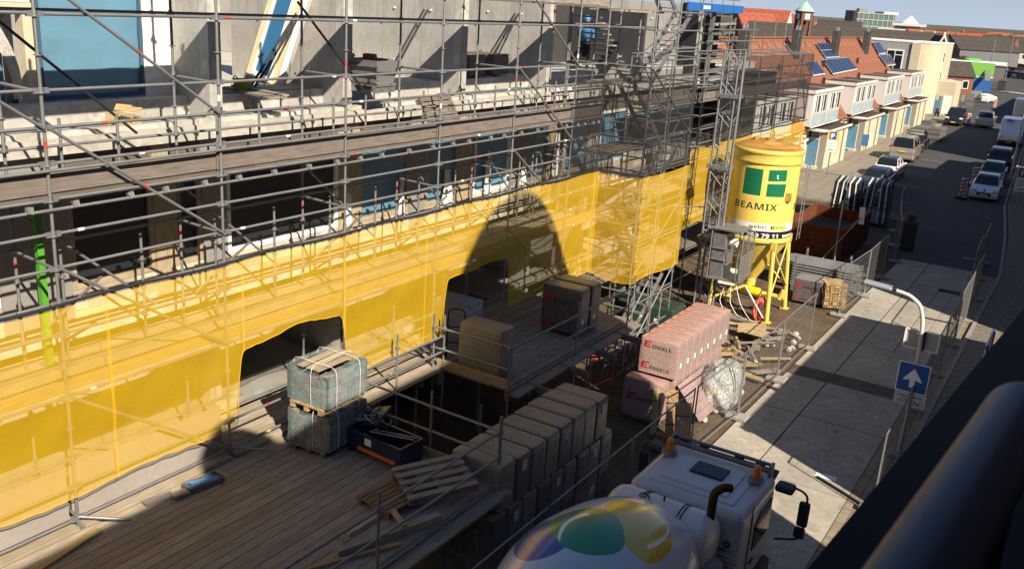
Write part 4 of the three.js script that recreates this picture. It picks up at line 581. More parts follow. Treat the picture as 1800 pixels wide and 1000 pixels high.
// ---------------------------------------------------------------- yellow silo
{
  const t = thing('mortar_silo', 'tall yellow mortar silo with green logo on four yellow legs', 'silo', [-9.95, 0, -33.2]);
  const R = 1.2, yel = Ph([0.80, 0.62, 0.13], { roughness: 0.45, clearcoat: 0.25, map: rep(T.paint, 2, 1) });
  const y0 = 3.0, y1 = 5.86;
  const tex = ctex(2048, 1024, (g, w, h) => { // wraps once round; middle of the canvas faces the street corner
    g.fillStyle = '#edd067'; g.fillRect(0, 0, w, h); let s = 7; const q = () => { s = (s * 16807) % 2147483647; return s / 2147483647; };
    for (let k = 0; k < 500; k++) { g.fillStyle = `rgba(${170 + q() * 60},${140 + q() * 50},${30 + q() * 40},0.08)`; g.fillRect(q() * w, q() * h, 10 + q() * 160, 4 + q() * 40); }
    for (let k = 0; k < 60; k++) { g.fillStyle = 'rgba(110,84,30,0.35)'; g.fillRect(q() * w, 60 + q() * 700, 2, 6 + q() * 26); }
    for (let k = 0; k < 26; k++) { g.fillStyle = 'rgba(122,80,34,0.3)'; const X = q() * w, Y = q() * 120; g.fillRect(X, Y, 3, 30 + q() * 130); g.fillRect(X - 3, Y, 9, 6); } g.fillStyle = 'rgba(120,95,40,0.5)'; g.fillRect(0, 520, w, 3); g.fillRect(0, 60, w, 3); for (let k = 0; k < 70; k++) { g.fillStyle = `rgba(225,220,200,${0.1 + q() * 0.2})`; g.fillRect(q() * w, 420 + q() * 420, 8 + q() * 60, 2 + q() * 14); }
    for (const c of [350, 1024, 1700]) {
      g.save(); g.translate(c - 60, 300); g.scale(1.5, 1.25); g.translate(-(c - 60), -300); g.fillStyle = '#0b6b4b'; const X = c - 60; g.beginPath(); g.moveTo(X - 100, 150); g.lineTo(X + 22, 150); g.lineTo(X + 22, 420); g.lineTo(X - 100, 420); g.fill();
      g.beginPath(); g.moveTo(X + 58, 150); g.lineTo(X + 180, 140); g.lineTo(X + 180, 258); g.lineTo(X + 58, 264); g.fill(); g.beginPath(); g.moveTo(X + 58, 290); g.lineTo(X + 186, 284); g.lineTo(X + 180, 420); g.lineTo(X + 58, 420); g.fill();
      g.fillStyle = '#e9efe6'; g.beginPath(); g.moveTo(X + 110, 200); g.lineTo(X + 122, 196); g.lineTo(X + 118, 220); g.lineTo(X + 130, 240); g.lineTo(X + 114, 232); g.fill();
      g.restore(); g.fillStyle = '#15443a'; g.font = 'bold 118px sans-serif'; g.textAlign = 'center'; g.fillText('BEAMIX', c - 70, 630);
    }
    g.fillStyle = '#ecebe4'; g.fillRect(0, 800, w, 100); g.fillStyle = '#17161c'; g.fillRect(0, 900, w, 124);
    for (let k = 0; k < 3; k++) { const X = 60 + k * 690; g.textAlign = 'left'; g.fillStyle = '#1b1b1b'; g.font = 'bold 60px sans-serif'; g.fillText('weber', X + 180, 868); g.fillStyle = '#d9e03a'; g.fillRect(X + 380, 818, 200, 62); g.fillStyle = '#15443a'; g.fillRect(X + 392, 828, 18, 42); g.fillRect(X + 414, 828, 18, 18); g.fillRect(X + 414, 852, 18, 18); g.font = 'bold 30px sans-serif'; g.fillText('BEAMIX', X + 442, 860); g.fillStyle = '#f2efe8'; g.font = 'bold 76px sans-serif'; }
    g.fillText('+31 10 80 259 79 11  www.weber.com', 560, 985); g.fillText('+31 10 80 259 79 11', 1960, 985); g.fillText('www.weber', 60, 985);
  });
  const toCam = Math.atan2(0 + 9.85, 33.2); // the print faces towards the street and camera
  const body = part(t, 'body', new THREE.CylinderGeometry(R, R, y1 - y0, 64, 1, true), Ph(0xffffff, { map: tex, roughness: 0.42, clearcoat: 0.25, side: THREE.DoubleSide }), [0, (y0 + y1) / 2, 0], [0, toCam + Math.PI + 0.02, 0]);
  part(t, 'rim', new THREE.LatheGeometry([[R + 0.01, 5.71], [R + 0.05, 5.73], [R + 0.05, 5.81], [R + 0.02, 5.84], [R + 0.02, 6.06], [R + 0.06, 6.08], [R + 0.06, 6.17], [R + 0.01, 6.21]].map(p => new THREE.Vector2(...p)), 64), yel);
  part(t, 'upper_ring', new THREE.CylinderGeometry(R, R, 0.36, 64, 1, true), yel, [0, 6.01, 0]);
  const topMat = Ph([0.72, 0.57, 0.2], { roughness: 0.7, map: T.rust });
  part(t, 'top', new THREE.LatheGeometry([[R + 0.06, 6.17], [R - 0.05, 6.23], [R * 0.7, 6.37], [R * 0.35, 6.46], [0.0, 6.48]].map(p => new THREE.Vector2(...p)), 64), topMat);
  for (const [x, z, r] of [[0.05, 0.1, 0.18], [-0.45, 0.25, 0.1]]) part(t, 'top_valve', new THREE.CylinderGeometry(r, r, 0.1, 20), topMat, [x, 6.47, z]);
  tube(t, 'vent_pipe', [0.1, 6.41, -0.05], [0.1, 6.76, -0.05], 0.02, M.galvDull); part(t, 'vent_cap', new THREE.SphereGeometry(0.05, 12, 8), yel, [0.1, 6.78, -0.05]);
  part(t, 'hose', pathTube([[0.1, 6.51, 0], [0.5, 6.53, 0.3], [0.9, 6.41, 0.1], [1.1, 6.29, -0.2]], 0.012, 30, 6), topMat);
  part(t, 'lower_rim', new THREE.LatheGeometry([[R, 3.08], [R + 0.05, 3.05], [R + 0.05, 2.92], [R, 2.9]].map(p => new THREE.Vector2(...p)), 64), yel);
  part(t, 'cone', new THREE.LatheGeometry([[R, 3.0], [R - 0.02, 2.9], [0.24, 1.35], [0.2, 1.3], [0.2, 1.02]].map(p => new THREE.Vector2(...p)), 48), yel);
  for (const [x, z] of [[-1.13, -1.1], [1.13, -1.1], [1.13, 1.1], [-1.13, 1.1]]) { tube(t, 'leg', [x, 0.03, z], [x * 0.82, 3.0, z * 0.82], 0.085, yel); part(t, 'foot_plate', bx(0.3, 0.03, 0.3), yel, [x, 0.06, z]); part(t, 'gusset', bx(0.18, 0.3, 0.18), yel, [x * 0.84, 2.85, z * 0.84]); }
  const cross = (a, b) => { tube(t, 'brace', [a[0], 0.9, a[1]], [b[0] * 0.85, 2.75, b[1] * 0.85], 0.032, yel); tube(t, 'brace', [b[0], 0.9, b[1]], [a[0] * 0.85, 2.75, a[1] * 0.85], 0.032, yel); };
  cross([1.1, 1.1], [1.1, -1.1]); cross([1.1, -1.1], [-1.1, -1.1]); cross([-1.1, -1.1], [-1.1, 1.1]); tube(t, 'brace', [-1.1, 0.5, 1.1], [0.0, 1.1, 0.6], 0.05, yel);
  tube(t, 'brace', [0.1, 1.2, 0.9], [1.0, 0.2, 1.15], 0.03, M.white);
  const mix = part(t, 'mixing_pump', new THREE.CapsuleGeometry(0.17, 0.55, 6, 18), Ph([0.85, 0.62, 0.01], { roughness: 0.35 }), [0.15, 0.85, 0.25], [0, 0, Math.PI / 2]); part(mix, 'worm_tube', new THREE.CylinderGeometry(0.09, 0.09, 0.9, 14), yel, [0, -0.8, 0]); part(mix, 'discharge', new THREE.CylinderGeometry(0.12, 0.1, 0.35, 14), yel, [0.1, -1.15, 0], [0, 0, 1.2]);
  const boxTex = ctex(256, 256, g => { g.fillStyle = '#e6e1d2'; g.fillRect(0, 0, 256, 256); g.fillStyle = '#b5202a'; g.fillRect(60, 28, 56, 36); g.fillStyle = '#1b6e5a'; g.fillRect(122, 28, 70, 36); g.fillStyle = '#333'; for (const [x, y] of [[50, 110], [50, 190], [110, 210]]) { g.beginPath(); g.arc(x, y, 14, 0, 7); g.fill(); } g.fillStyle = '#b9b6ab'; g.fillRect(120, 100, 90, 80); });
  const cb = part(t, 'control_box', rbox(0.62, 0.62, 0.24, 0.03), Ph([0.74, 0.71, 0.62], { roughness: 0.5 }), [-0.55, 1.45, 1.05], [-0.1, 0.2, 0]); part(cb, 'panel', new THREE.PlaneGeometry(0.56, 0.56), S(0xffffff, { map: boxTex, roughness: 0.5 }), [0, 0, 0.123]);
  for (let k = 0; k < 5; k++) part(t, 'cable', pathTube([[-0.6 + k * 0.1, 1.15, 1.0], [-0.7 + k * 0.2, 0.5, 1.1], [-0.4 + k * 0.25, 0.12, 1.2 + k * 0.05], [0.1 + k * 0.2, 0.1, 1.4]], 0.014, 24, 6), k % 2 ? M.black : M.white);
  part(t, 'hoist_lug', bx(0.2, 0.3, 0.14), topMat, [1.1, 4.6, 0.55], [0, 0.4, 0]); part(t, 'hoist_lug', bx(0.16, 0.3, 0.1), yel, [-1.1, 5.75, 0.5], [0, -0.4, 0]);
  for (const a of [-1.15, 1.15]) { }
  // orange ball float hanging under the silo
  const o = thing('hose_bundle', 'pink red rolled hose hanging behind the front leg of the silo', 'hose', [-9.15, 0, -32.35]); const pk = Ph([0.75, 0.16, 0.12], { roughness: 0.5 }); for (let k = 0; k < 5; k++) part(o, 'loop', new THREE.TorusGeometry(0.2, 0.06, 8, 18), pk, [0, 0.42, -0.16 + k * 0.08], [0, 0, 0]).scale.y = 1.9;
  const lad = thing('ladder', 'thin access ladder up the street side of the silo', 'ladder', [-8.5, 0, -33.4]); for (const s of [-0.17, 0.17]) tube(lad, 'rail', [0, 3.0, s], [0, 6.3, s], 0.015, M.galvDull); for (let k = 0; k < 12; k++) tube(lad, 'rung', [0, 3.2 + k * 0.28, -0.17], [0, 3.2 + k * 0.28, 0.17], 0.011, M.galvDull); void body;
}
// ---------------------------------------------------------------- mesh fences
function fencePanel(name, label, group, len = 3.45, H = 2.0) {
  const t = thing(name, label, 'fence', [0, 0, 0], 0, group); const a = [];
  for (const q of [0, len]) tube(t, 'frame_post', [q, 0.06, 0], [q, H, 0], 0.02, M.galv);
  tube(t, 'top_rail', [0, H - 0.02, 0], [len, H - 0.02, 0], 0.02, M.galv); tube(t, 'bottom_rail', [0, 0.18, 0], [len, 0.18, 0], 0.018, M.galv);
  for (let x = 0.07; x < len; x += 0.105) a.push(tubeGeo([x, 0.18, 0], [x, H - 0.02, 0], 0.0028, 3)); for (let y = 0.4; y < H; y += 0.28) a.push(tubeGeo([0, y, 0], [len, y, 0], 0.003, 3));
  const m = part(t, 'wire_mesh', merge(a), M.galv); m.userData.kind = 'stuff';
  for (const x of [0.0, len]) { const b = part(t, 'foot_block', rbox(0.24, 0.12, 0.6, 0.03), M.concrete, [x + (x ? -0.05 : 0.05), 0.06, 0]); void b; }
  return t;
}
{
  const L = 'wire mesh fence panel along the left edge of the concrete road', G = 'mesh fence panels along the site edge';
  const p0 = fencePanel('mesh_fence', L, G); let first = true;
  const put = (x0, z0, x1, z1, lab, grp) => { const ang = Math.atan2(-(z1 - z0), x1 - x0), s = Math.hypot(x1 - x0, z1 - z0) / 3.45; let o; if (first) { o = p0; first = false; o.position.set(x0, 0, z0); o.rotation.y = ang; } else o = copy(p0, [x0, 0, z0], ang); o.userData.label = lab || L; o.userData.group = grp || G; o.scale.x = s; return o; };
  put(-6.98, -20.3, -6.85, -23.4, 'wire mesh fence panel beside the leaning batten bundles'); put(-6.85, -23.5, -6.84, -26.9, 'wire mesh fence panel in front of the plastic covered bin'); put(-6.84, -27.0, -6.86, -30.5, 'wire mesh fence panel in front of the timber scraps, ending at the fence gap'); put(-6.95, -34.9, -6.8, -38.4, 'wire mesh fence panel in front of the scaffold tube rack'); put(-6.8, -38.5, -6.8, -41.9, 'wire mesh fence panel past the scaffold tube rack');
  put(-7.0, -16.7, -6.98, -20.1, 'wire mesh fence panel at the truck cab, beside the broken clay pieces', 'mesh fence panels beside the truck'); put(-7.0, -13.2, -7.0, -16.6, 'wire mesh fence panel between the water tank and the grey block pile', 'mesh fence panels beside the truck'); put(-7.0, -9.7, -7.0, -13.1, 'wire mesh fence panel between the mixer drum and the grey block pile', 'mesh fence panels beside the truck');
  const RL = 'wire mesh fence panel along the footway across from the silo', RG = 'mesh fence panels along the right footway';
  for (let k = 0; k < 8; k++) put(-2.62 - k * 0.06 - (k > 5 ? 0.3 : 0), -20.5 - k * 3.5, -2.66 - k * 0.06 - (k > 5 ? 0.4 : 0), -23.95 - k * 3.5, `${ORD[k]} mesh fence panel along the footway, counted from the one beside the truck mirror`, RG);
  put(-6.9, -45.3, -7.6, -48.7, 'mesh fence panel in front of the glass racks, at the end of the concrete road', 'mesh fence panels round the glass racks'); put(-7.6, -48.8, -8.2, -52.2, 'mesh fence panel in front of the glass racks, between two other panels', 'mesh fence panels round the glass racks'); put(-8.25, -52.3, -8.7, -55.7, 'mesh fence panel in front of the glass racks, next to the dark signal cabinet', 'mesh fence panels round the glass racks'); put(-8.7, -55.8, -12.1, -56.2, 'mesh fence panel across the site end, beside the signal cabinet', 'mesh fence panels behind the glass racks'); put(-12.2, -56.2, -15.6, -56.6, 'mesh fence panel across the site end, toward the first shed', 'mesh fence panels behind the glass racks');
}
// ---------------------------------------------------------------- street lamp with signs
{
  const z = -24.1, x = -2.68, t = thing('street_lamp', 'tall white curved street lamp carrying the blue arrow sign', 'street lamp', [x, 0, z]);
  const wm = Ph([0.62, 0.6, 0.55], { roughness: 0.45 });
  part(t, 'pole', merge([new THREE.CylinderGeometry(0.055, 0.075, 2.2, 14).translate(0, 1.1, 0), pathTube([[0, 2.1, 0], [-0.05, 3.2, 0], [-0.1, 3.7, 0], [-0.22, 4.05, 0], [-0.5, 4.25, 0], [-0.95, 4.33, 0]], 0.05, 40, 12)]), wm);
  part(t, 'base', new THREE.CylinderGeometry(0.085, 0.09, 0.9, 14), wm, [0, 0.45, 0]);
  const hd = part(t, 'lamp_head', rbox(0.72, 0.11, 0.27, 0.05, 3), Ph([0.26, 0.3, 0.34], { roughness: 0.4 }), [-1.28, 4.36, 0], [0, 0, -0.06]); part(hd, 'lens', bx(0.46, 0.02, 0.18), Ph([0.6, 0.62, 0.62], { roughness: 0.2 }), [-0.05, -0.055, 0]); part(hd, 'spigot', new THREE.CylinderGeometry(0.06, 0.06, 0.2, 12), M.darkSteel, [0.36, 0, 0], [0, 0, Math.PI / 2]);
  const arrow = ctex(512, 512, g => { g.fillStyle = '#f2f4f6'; g.fillRect(0, 0, 512, 512); g.fillStyle = '#0d57a8'; g.beginPath(); g.roundRect(16, 16, 480, 480, 30); g.fill(); g.fillStyle = '#f5f6f7'; g.beginPath(); g.moveTo(256, 90); g.lineTo(410, 290); g.lineTo(400, 312); g.lineTo(298, 290); g.lineTo(298, 420); g.lineTo(214, 420); g.lineTo(214, 290); g.lineTo(112, 312); g.lineTo(102, 290); g.closePath(); g.fill(); });
  const s1 = thing('arrow_sign', 'blue square one way sign with white arrow on the lamp pole', 'sign', [-2.72, 2.19, z + 0.1]); part(s1, 'plate', rbox(0.76, 0.8, 0.02, 0.01), M.alu); part(s1, 'face', new THREE.PlaneGeometry(0.75, 0.79), S(0xffffff, { map: arrow, roughness: 0.45 }), [0, 0, 0.0135]);
  const bike = ctex(512, 256, g => { g.fillStyle = '#c9c9c9'; g.fillRect(0, 0, 512, 256); g.fillStyle = '#1a1a1c'; g.font = 'bold 62px sans-serif'; g.fillText('uitgezonderd', 44, 84, 430); g.strokeStyle = '#1a1a1c'; g.lineWidth = 7;
    const wheel = (x, y, r) => { g.beginPath(); g.arc(x, y, r, 0, 7); g.stroke(); }; wheel(90, 186, 38); wheel(210, 186, 38); g.beginPath(); g.moveTo(90, 186); g.lineTo(122, 126); g.lineTo(184, 126); g.lineTo(150, 186); g.lineTo(90, 186); g.moveTo(122, 126); g.lineTo(150, 186); g.moveTo(184, 126); g.lineTo(210, 186); g.moveTo(178, 112); g.lineTo(204, 108); g.moveTo(108, 118); g.lineTo(136, 118); g.stroke();
    wheel(320, 190, 36); wheel(436, 190, 36); g.beginPath(); g.moveTo(320, 190); g.lineTo(352, 134); g.moveTo(330, 128); g.lineTo(364, 136); g.moveTo(352, 150); g.lineTo(372, 196); g.lineTo(436, 190); g.moveTo(390, 158); g.lineTo(460, 154); g.stroke(); g.fillRect(372, 170, 44, 26); });
  const s2 = thing('exception_sign', 'grey plate with lettering and bicycle symbols below the arrow sign', 'sign', [-2.7, 1.6, z + 0.1]); part(s2, 'plate', rbox(0.76, 0.36, 0.02, 0.008), M.alu); part(s2, 'face', new THREE.PlaneGeometry(0.75, 0.35), S(0xffffff, { map: bike, roughness: 0.5 }), [0, 0, 0.0135]);
  const s3 = thing('rear_sign', 'rectangular grey sign with white frame seen from behind on the lamp pole', 'sign', [-2.72, 3.14, z - 0.12]); part(s3, 'plate', bx(0.76, 0.46, 0.012), S([0.4, 0.41, 0.41], { roughness: 0.6 })); for (const y of [-0.24, 0.24]) part(s3, 'frame', bx(0.82, 0.04, 0.04), M.white, [0, y, 0.01]); for (const q of [-0.4, 0.4]) part(s3, 'frame', bx(0.04, 0.44, 0.042), M.white, [q, 0, 0.01]); part(s3, 'bracket', bx(0.1, 0.5, 0.04), M.darkSteel, [0.04, 0, 0.05]);
  const ib = thing('info_board', 'white information board with blue top stripe behind the right fence', 'sign', [-1.55, 0, -30.3]); part(ib, 'panel', rbox(0.05, 1.5, 1.9, 0.02), M.white, [0, 1.1, 0]); part(ib, 'stripe', bx(0.056, 0.1, 1.902), S([0.08, 0.22, 0.5]), [0, 1.75, 0]); for (const q of [-0.8, 0.8]) tube(ib, 'post', [0.05, 0.08, q], [0.05, 1.8, q], 0.03, M.galv);
  const bx2 = thing('shadow_tube', 'dark tube laid as a pole shadow over the concrete by the right gutter', 'cable'); part(bx2, 'cable', pathTube([[-4.1, 0.03, -21.43], [-3.5, 0.03, -21.1], [-2.9, 0.03, -20.75], [-2.4, 0.12, -20.4]], 0.035, 30, 8), M.black);  // dark tube stands in for the shadow of a pole
}
// ---------------------------------------------------------------- yard clutter round the silo
{
  for (let k = 0; k < 46; k++) { const x = rr(-10.4, -7.3), z = rr(-31.6, -26.2); const L = rr(0.4, 1.6); const o = one('timber_scrap', 'scrap of broken timber lying in the dirt in front of the silo', 'scrap timber', bx(+L.toFixed(1), 0.045, pick([0.08, 0.14, 0.2])), pick([...M.paleDeck, ...M.plank, ...M.fresh]), 'timber scraps in front of the silo'); o.position.set(x, 0.13 + rr(0, 0.12), z); o.rotation.set(rr(-0.15, 0.15), rr(0, 3.1), rr(-0.1, 0.1)); }
  for (let k = 0; k < 24; k++) { const x = rr(-8.1, -7.2), z = rr(-31.5, -21.3); const o = one('stone_lump', 'lump of broken concrete in the dirt along the fence', 'rubble', new THREE.DodecahedronGeometry(rr(0.05, 0.13), 0), M.concreteLight, 'rubble along the fence'); o.position.set(x, 0.12, z); o.rotation.set(rnd() * 3, rnd() * 3, 0); o.scale.y = 0.6; }
  const cb = onY(1322, 578, 0.3); for (const [dx, dz, ry, lab] of [[0, 0, 0.3, 'opened cardboard sheet with dark cut out on the rubble'], [0.35, 0.55, -0.2, 'smaller brown cardboard sheet next to the cut out one']]) { const o = one('cardboard_sheet', lab, 'cardboard', bx(dx ? 0.7 : 0.95, 0.02, dx ? 0.55 : 0.75), M.fresh[1]); o.position.set(cb.x + dx, 0.34 + dx * 0.2, cb.z + dz); o.rotation.set(0.12, ry, 0.08); }
  // clear plastic sheet over a bin
  const bin = thing('covered_bin', 'grey bin under crumpled clear plastic with a yellow label behind the fence', 'bin', [-7.55, 0.02, -23.9]); part(bin, 'bin', rbox(0.8, 0.95, 1.1, 0.06), S([0.16, 0.165, 0.16], { roughness: 0.6 }), [0, 0.5, 0]); part(bin, 'label', bx(0.5, 0.14, 0.012), S([0.78, 0.74, 0.03]), [0.05, 0.62, 0.56]);
  { const rows = []; for (let j = 0; j <= 14; j++) { const r = []; for (let k = 0; k <= 40; k++) { const q = k / 40 * Math.PI * 2, tt = j / 14; const rad_ = (0.05 + 0.95 * Math.min(1, tt * 1.6)) * (0.6 + 0.16 * fbm(Math.cos(q) * 2, Math.sin(q) * 2 + j * 0.3, 3) * 2); r.push([Math.cos(q) * rad_ * 0.85, 1.3 - 1.0 * Math.pow(Math.max(0, tt - 0.35) / 0.65, 1.2) + 0.12 * fbm(k * 0.4, j * 0.6, 3), Math.sin(q) * rad_ * 1.4, k * 0.1, j * 0.1]); } rows.push(r); } part(bin, 'plastic_sheet', quadStrip(rows), Ph([0.7, 0.73, 0.72], { transparent: true, opacity: 0.55, roughness: 0.2, bumpMap: T.film, bumpScale: 0.06, side: THREE.DoubleSide })); }
  { const rows = []; for (let j = 0; j <= 14; j++) { const r = []; for (let k = 0; k <= 16; k++) { const u = k / 16, v = j / 14; r.push([-8.15 + u * 0.75, 1.1 - u * 0.85 + 0.05 * fbm(u * 5, v * 8, 3), -22.0 - v * 2.0, u, v * 2]); } rows.push(r); } one('plastic_sheet', 'pinkish plastic sheet sloping off the brick packs', 'plastic sheet', quadStrip(rows), filmMat(engPlain)); }
  // bundles of battens leaning behind the fence
  const bt = [['bundle of orange battens in netting behind the fence by the truck', [-7.75, 0.1, -20.9], -0.5, M.fresh[2], 0.3], ['bundle of pale battens in netting leaning on the fence by the truck', [-7.2, 0.1, -20.35], -0.35, M.fresh[1], 0.42], ['bundle of yellow green laths beside the orange battens', [-8.2, 0.1, -20.8], -0.7, wood([0.55, 0.52, 0.22]), 0.16]];
  for (const [lab, p, tilt, m, w] of bt) { const t = thing('batten_bundle', lab, 'battens', p, 0.2); t.rotation.set(tilt, 0.3, 0.1, 'YXZ'); for (let k = 0; k < 5; k++) part(t, 'batten', bx(w / 5 * 0.92, 1.25, 0.08), m, [-w / 2 + (k + 0.5) * w / 5, 0.62, rr(-0.01, 0.01)]); for (const y of [0.35, 0.9]) part(t, 'strap', bx(w + 0.02, 0.03, 0.1), M.black, [0, y, 0]); const a = []; for (let k = 0; k < 9; k++) { a.push(tubeGeo([-w / 2, k * 0.15, 0.045], [w / 2, k * 0.15 + 0.2, 0.045], 0.004, 3)); a.push(tubeGeo([w / 2, k * 0.15, 0.045], [-w / 2, k * 0.15 + 0.2, 0.045], 0.004, 3)); } part(t, 'net_wrap', merge(a), S([0.45, 0.1, 0.05])); }
  for (let k = 0; k < 14; k++) { const o = one('roof_tile_piece', 'broken clay piece on the ground between truck and brick packs', 'rubble', bx(0.24, 0.05, 0.16), S([0.36, 0.17, 0.1], { map: T.concrete }), 'broken clay pieces by the truck'); o.position.set(rr(-8.3, -7.3), rr(0.1, 0.3), rr(-20.9, -19.9)); o.rotation.set(rr(-0.5, 0.5), rnd() * 3, rr(-0.5, 0.5)); }
  { const b = thing('barrel', 'dark grey barrel lying between the block pile and the truck', 'barrel', [-6.5, 0.0, -17.0]); part(b, 'body', new THREE.CylinderGeometry(0.36, 0.36, 0.8, 24), S([0.06, 0.07, 0.085], { roughness: 0.5 }), [0, 0.42, 0]); part(b, 'lid', new THREE.SphereGeometry(0.36, 24, 12, 0, 7, 0, 1.57), S([0.06, 0.07, 0.085], { roughness: 0.5 }), [0, 0.82, 0]); }
  // stack of scaffold tubes with sacking
  const ts = thing('tube_stack', 'big rack of stacked scaffold tubes beside the road', 'tubes', [-8.5, 0, -38.0], 0.0);
  for (let l = 0; l < 9; l++) for (let k = 0; k < 12; k++) tube(ts, 'scaffold_tube', [-1.5 + rr(-0.12, 0.12), 0.2 + l * 0.115, -0.75 + k * 0.13], [1.45 + rr(-0.15, 0.15), 0.2 + l * 0.115 + rr(0, 0.02), -0.75 + k * 0.13 + rr(-0.02, 0.02)], 0.042, (l + k) % 3 ? M.galv : M.galvDull);
  for (const x of [-0.9, 0.9]) part(ts, 'rack_frame', merge([bxAt(x - 0.04, x + 0.04, 0.0, 1.45, -0.92, -0.86), bxAt(x - 0.04, x + 0.04, 0.0, 1.45, 0.8, 0.86), bxAt(x - 0.04, x + 0.04, 0.08, 0.14, -0.9, 0.84)]), M.galvDull);
  const sk = thing('timber_bundle', 'stack of orange brown timber in netting behind the fence gap', 'timber', [-7.5, 0.0, -36.0], 0.5); for (let l = 0; l < 8; l++) for (let k = 0; k < 5; k++) part(sk, 'board', bx(0.15, 0.1, 0.95), M.fresh[(l + k) % 3], [-0.34 + k * 0.165, 0.16 + l * 0.115, rr(-0.04, 0.04)]); { const a = []; for (let k = 0; k < 10; k++) { a.push(tubeGeo([-0.43 + k * 0.085, 0.1, 0.5], [-0.6 + k * 0.11, 1.05, 0.5], 0.008, 4), tubeGeo([-0.43, 0.1 + k * 0.1, 0.51], [0.43, 0.1 + k * 0.1, 0.51], 0.008, 4)); } part(sk, 'net_wrap', merge(a), S([0.3, 0.18, 0.08])); }
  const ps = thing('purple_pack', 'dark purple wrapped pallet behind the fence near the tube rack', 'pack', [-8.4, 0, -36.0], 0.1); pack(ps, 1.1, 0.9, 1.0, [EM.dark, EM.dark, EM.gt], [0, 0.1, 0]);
  // rusty container
  const rc = thing('waste_skip', 'rusty brown open waste skip half in the sun', 'skip', [-10.2, 0, -45.5], 0.0); const rm = S([0.24, 0.09, 0.03], { map: T.rust, roughness: 0.9 });
  pbox(rc, 'floor', rm, -1.3, 1.3, 0.15, 0.22, -2.6, 2.6); for (const s of [-1, 1]) { pbox(rc, 'side', rm, s > 0 ? 1.27 : -1.33, s > 0 ? 1.33 : -1.27, 0.15, 1.6, -2.6, 2.6); for (let k = 0; k < 6; k++) pbox(rc, 'rib', rm, s > 0 ? 1.332 : -1.4, s > 0 ? 1.4 : -1.332, 0.2, 1.55, -2.5 + k * 0.95, -2.4 + k * 0.95); part(rc, 'end', bx(2.53, 1.45, 0.06), rm, [0, 0.875, s * 2.57]); } for (const s of [-1, 1]) part(rc, 'top_rail', bx(0.1, 0.1, 5.3), rm, [s * 1.32, 1.62, 0]); part(rc, 'load', bx(2.4, 0.3, 5), S([0.06, 0.045, 0.04], { map: T.dirt }), [0, 0.95, 0]);
  const pp = thing('steel_prop_frame', 'tripod of steel push pull props with a white bracket in front of the glass racks', 'props'); const A = onY(1430, 500, 0), B = onY(1460, 470, 0);
  tube(pp, 'prop', [-8.6, 0.0, -40.6], [-9.2, 2.9, -43.0], 0.03, M.galv); tube(pp, 'prop', [-9.6, 0, -41], [-8.2, 2.5, -43.6], 0.03, M.galv); tube(pp, 'prop', [-8.9, 0, -41.6], [-8.9, 3.2, -41.9], 0.03, M.galv); part(pp, 'bracket', bx(0.22, 0.75, 0.18), M.white, [-8.35, 2.3, -43.4], [0, 0.3, 0.05]); void A; void B;
  // A-frame racks full of window panes
  for (const [x, z, lab] of [[-11.2, -53.2, 'a frame rack of white window panes, the one further from the road'], [-9.75, -54.0, 'a frame rack of white window panes, the one beside the road']]) {
    const t = thing('glass_rack', lab, 'glass rack', [x, 0, z], 0.12); pbox(t, 'base', M.darkSteel, -0.75, 0.75, 0.05, 0.2, -1.3, 1.3);
    for (let k = 0; k < 9; k++) { if (k === 4) continue; const s = k < 4 ? -1 : 1, q = k - 4; const pn = part(t, 'pane_frame', merge([bxAt(-0.03, 0.03, 0, 2.1, -1.15, -1.05), bxAt(-0.03, 0.03, 0, 2.1, 1.05, 1.15), bxAt(-0.03, 0.03, 0, 0.1, -1.05, 1.05), bxAt(-0.03, 0.03, 2.0, 2.1, -1.05, 1.05)]), k % 2 ? M.white : M.darkSteel, [q * 0.15 + s * 0.12, 0.22, rr(-0.04, 0.04)], [0, 0, s * 0.05]); part(pn, 'pane', bx(0.012, 1.9, 2.1), M.glassDark, [0, 1.05, 0]); }
    for (let k = 0; k < 9; k++) tube(t, 'rack_tine', [0, 1.9, -1.2 + k * 0.3], [0, 2.55, -1.2 + k * 0.3], 0.025, M.galv); tube(t, 'rack_beam', [0, 2.4, -1.25], [0, 2.4, 1.25], 0.03, M.galv); for (const zz of [-1, 1]) tube(t, 'strap', [-0.7, 1.0, zz * 1.17], [0.7, 1.0, zz * 1.17], 0.02, M.black);
  }
  // dark machine bodies and loose steel behind the stair tower
  for (let k = 0; k < 40; k++) { const o = one('loose_steel', 'loose bar or tube in the heap under the stair tower', 'loose steel', unitCyl, pick([M.galv, M.galv, M.galvDull, M.red]), 'loose steel under the stair tower'); const L = rr(0.5, 2.2); o.scale.set(0.025, L, 0.025); o.position.set(rr(-12.6, -9.6), rr(0.15, 0.7), rr(-29.5, -23.2)); o.rotation.set(Math.PI / 2 + rr(-0.3, 0.3), rr(0, 3), rr(-0.5, 0.5)); }
  const gt = thing('dark_tank', 'dark green steel tank under the stair tower', 'tank', [-11.6, 0, -27.6], 0.05); part(gt, 'body', rbox(2.2, 1.25, 1.1, 0.05), S([0.025, 0.05, 0.035], { roughness: 0.45 }), [0, 0.75, 0]); part(gt, 'label', bx(0.16, 0.16, 0.01), M.white, [0.55, 0.9, 0.555]); for (const q of [-0.9, 0.9]) part(gt, 'skid', bx(0.1, 0.14, 1.1), M.darkSteel, [q, 0.07, 0]);
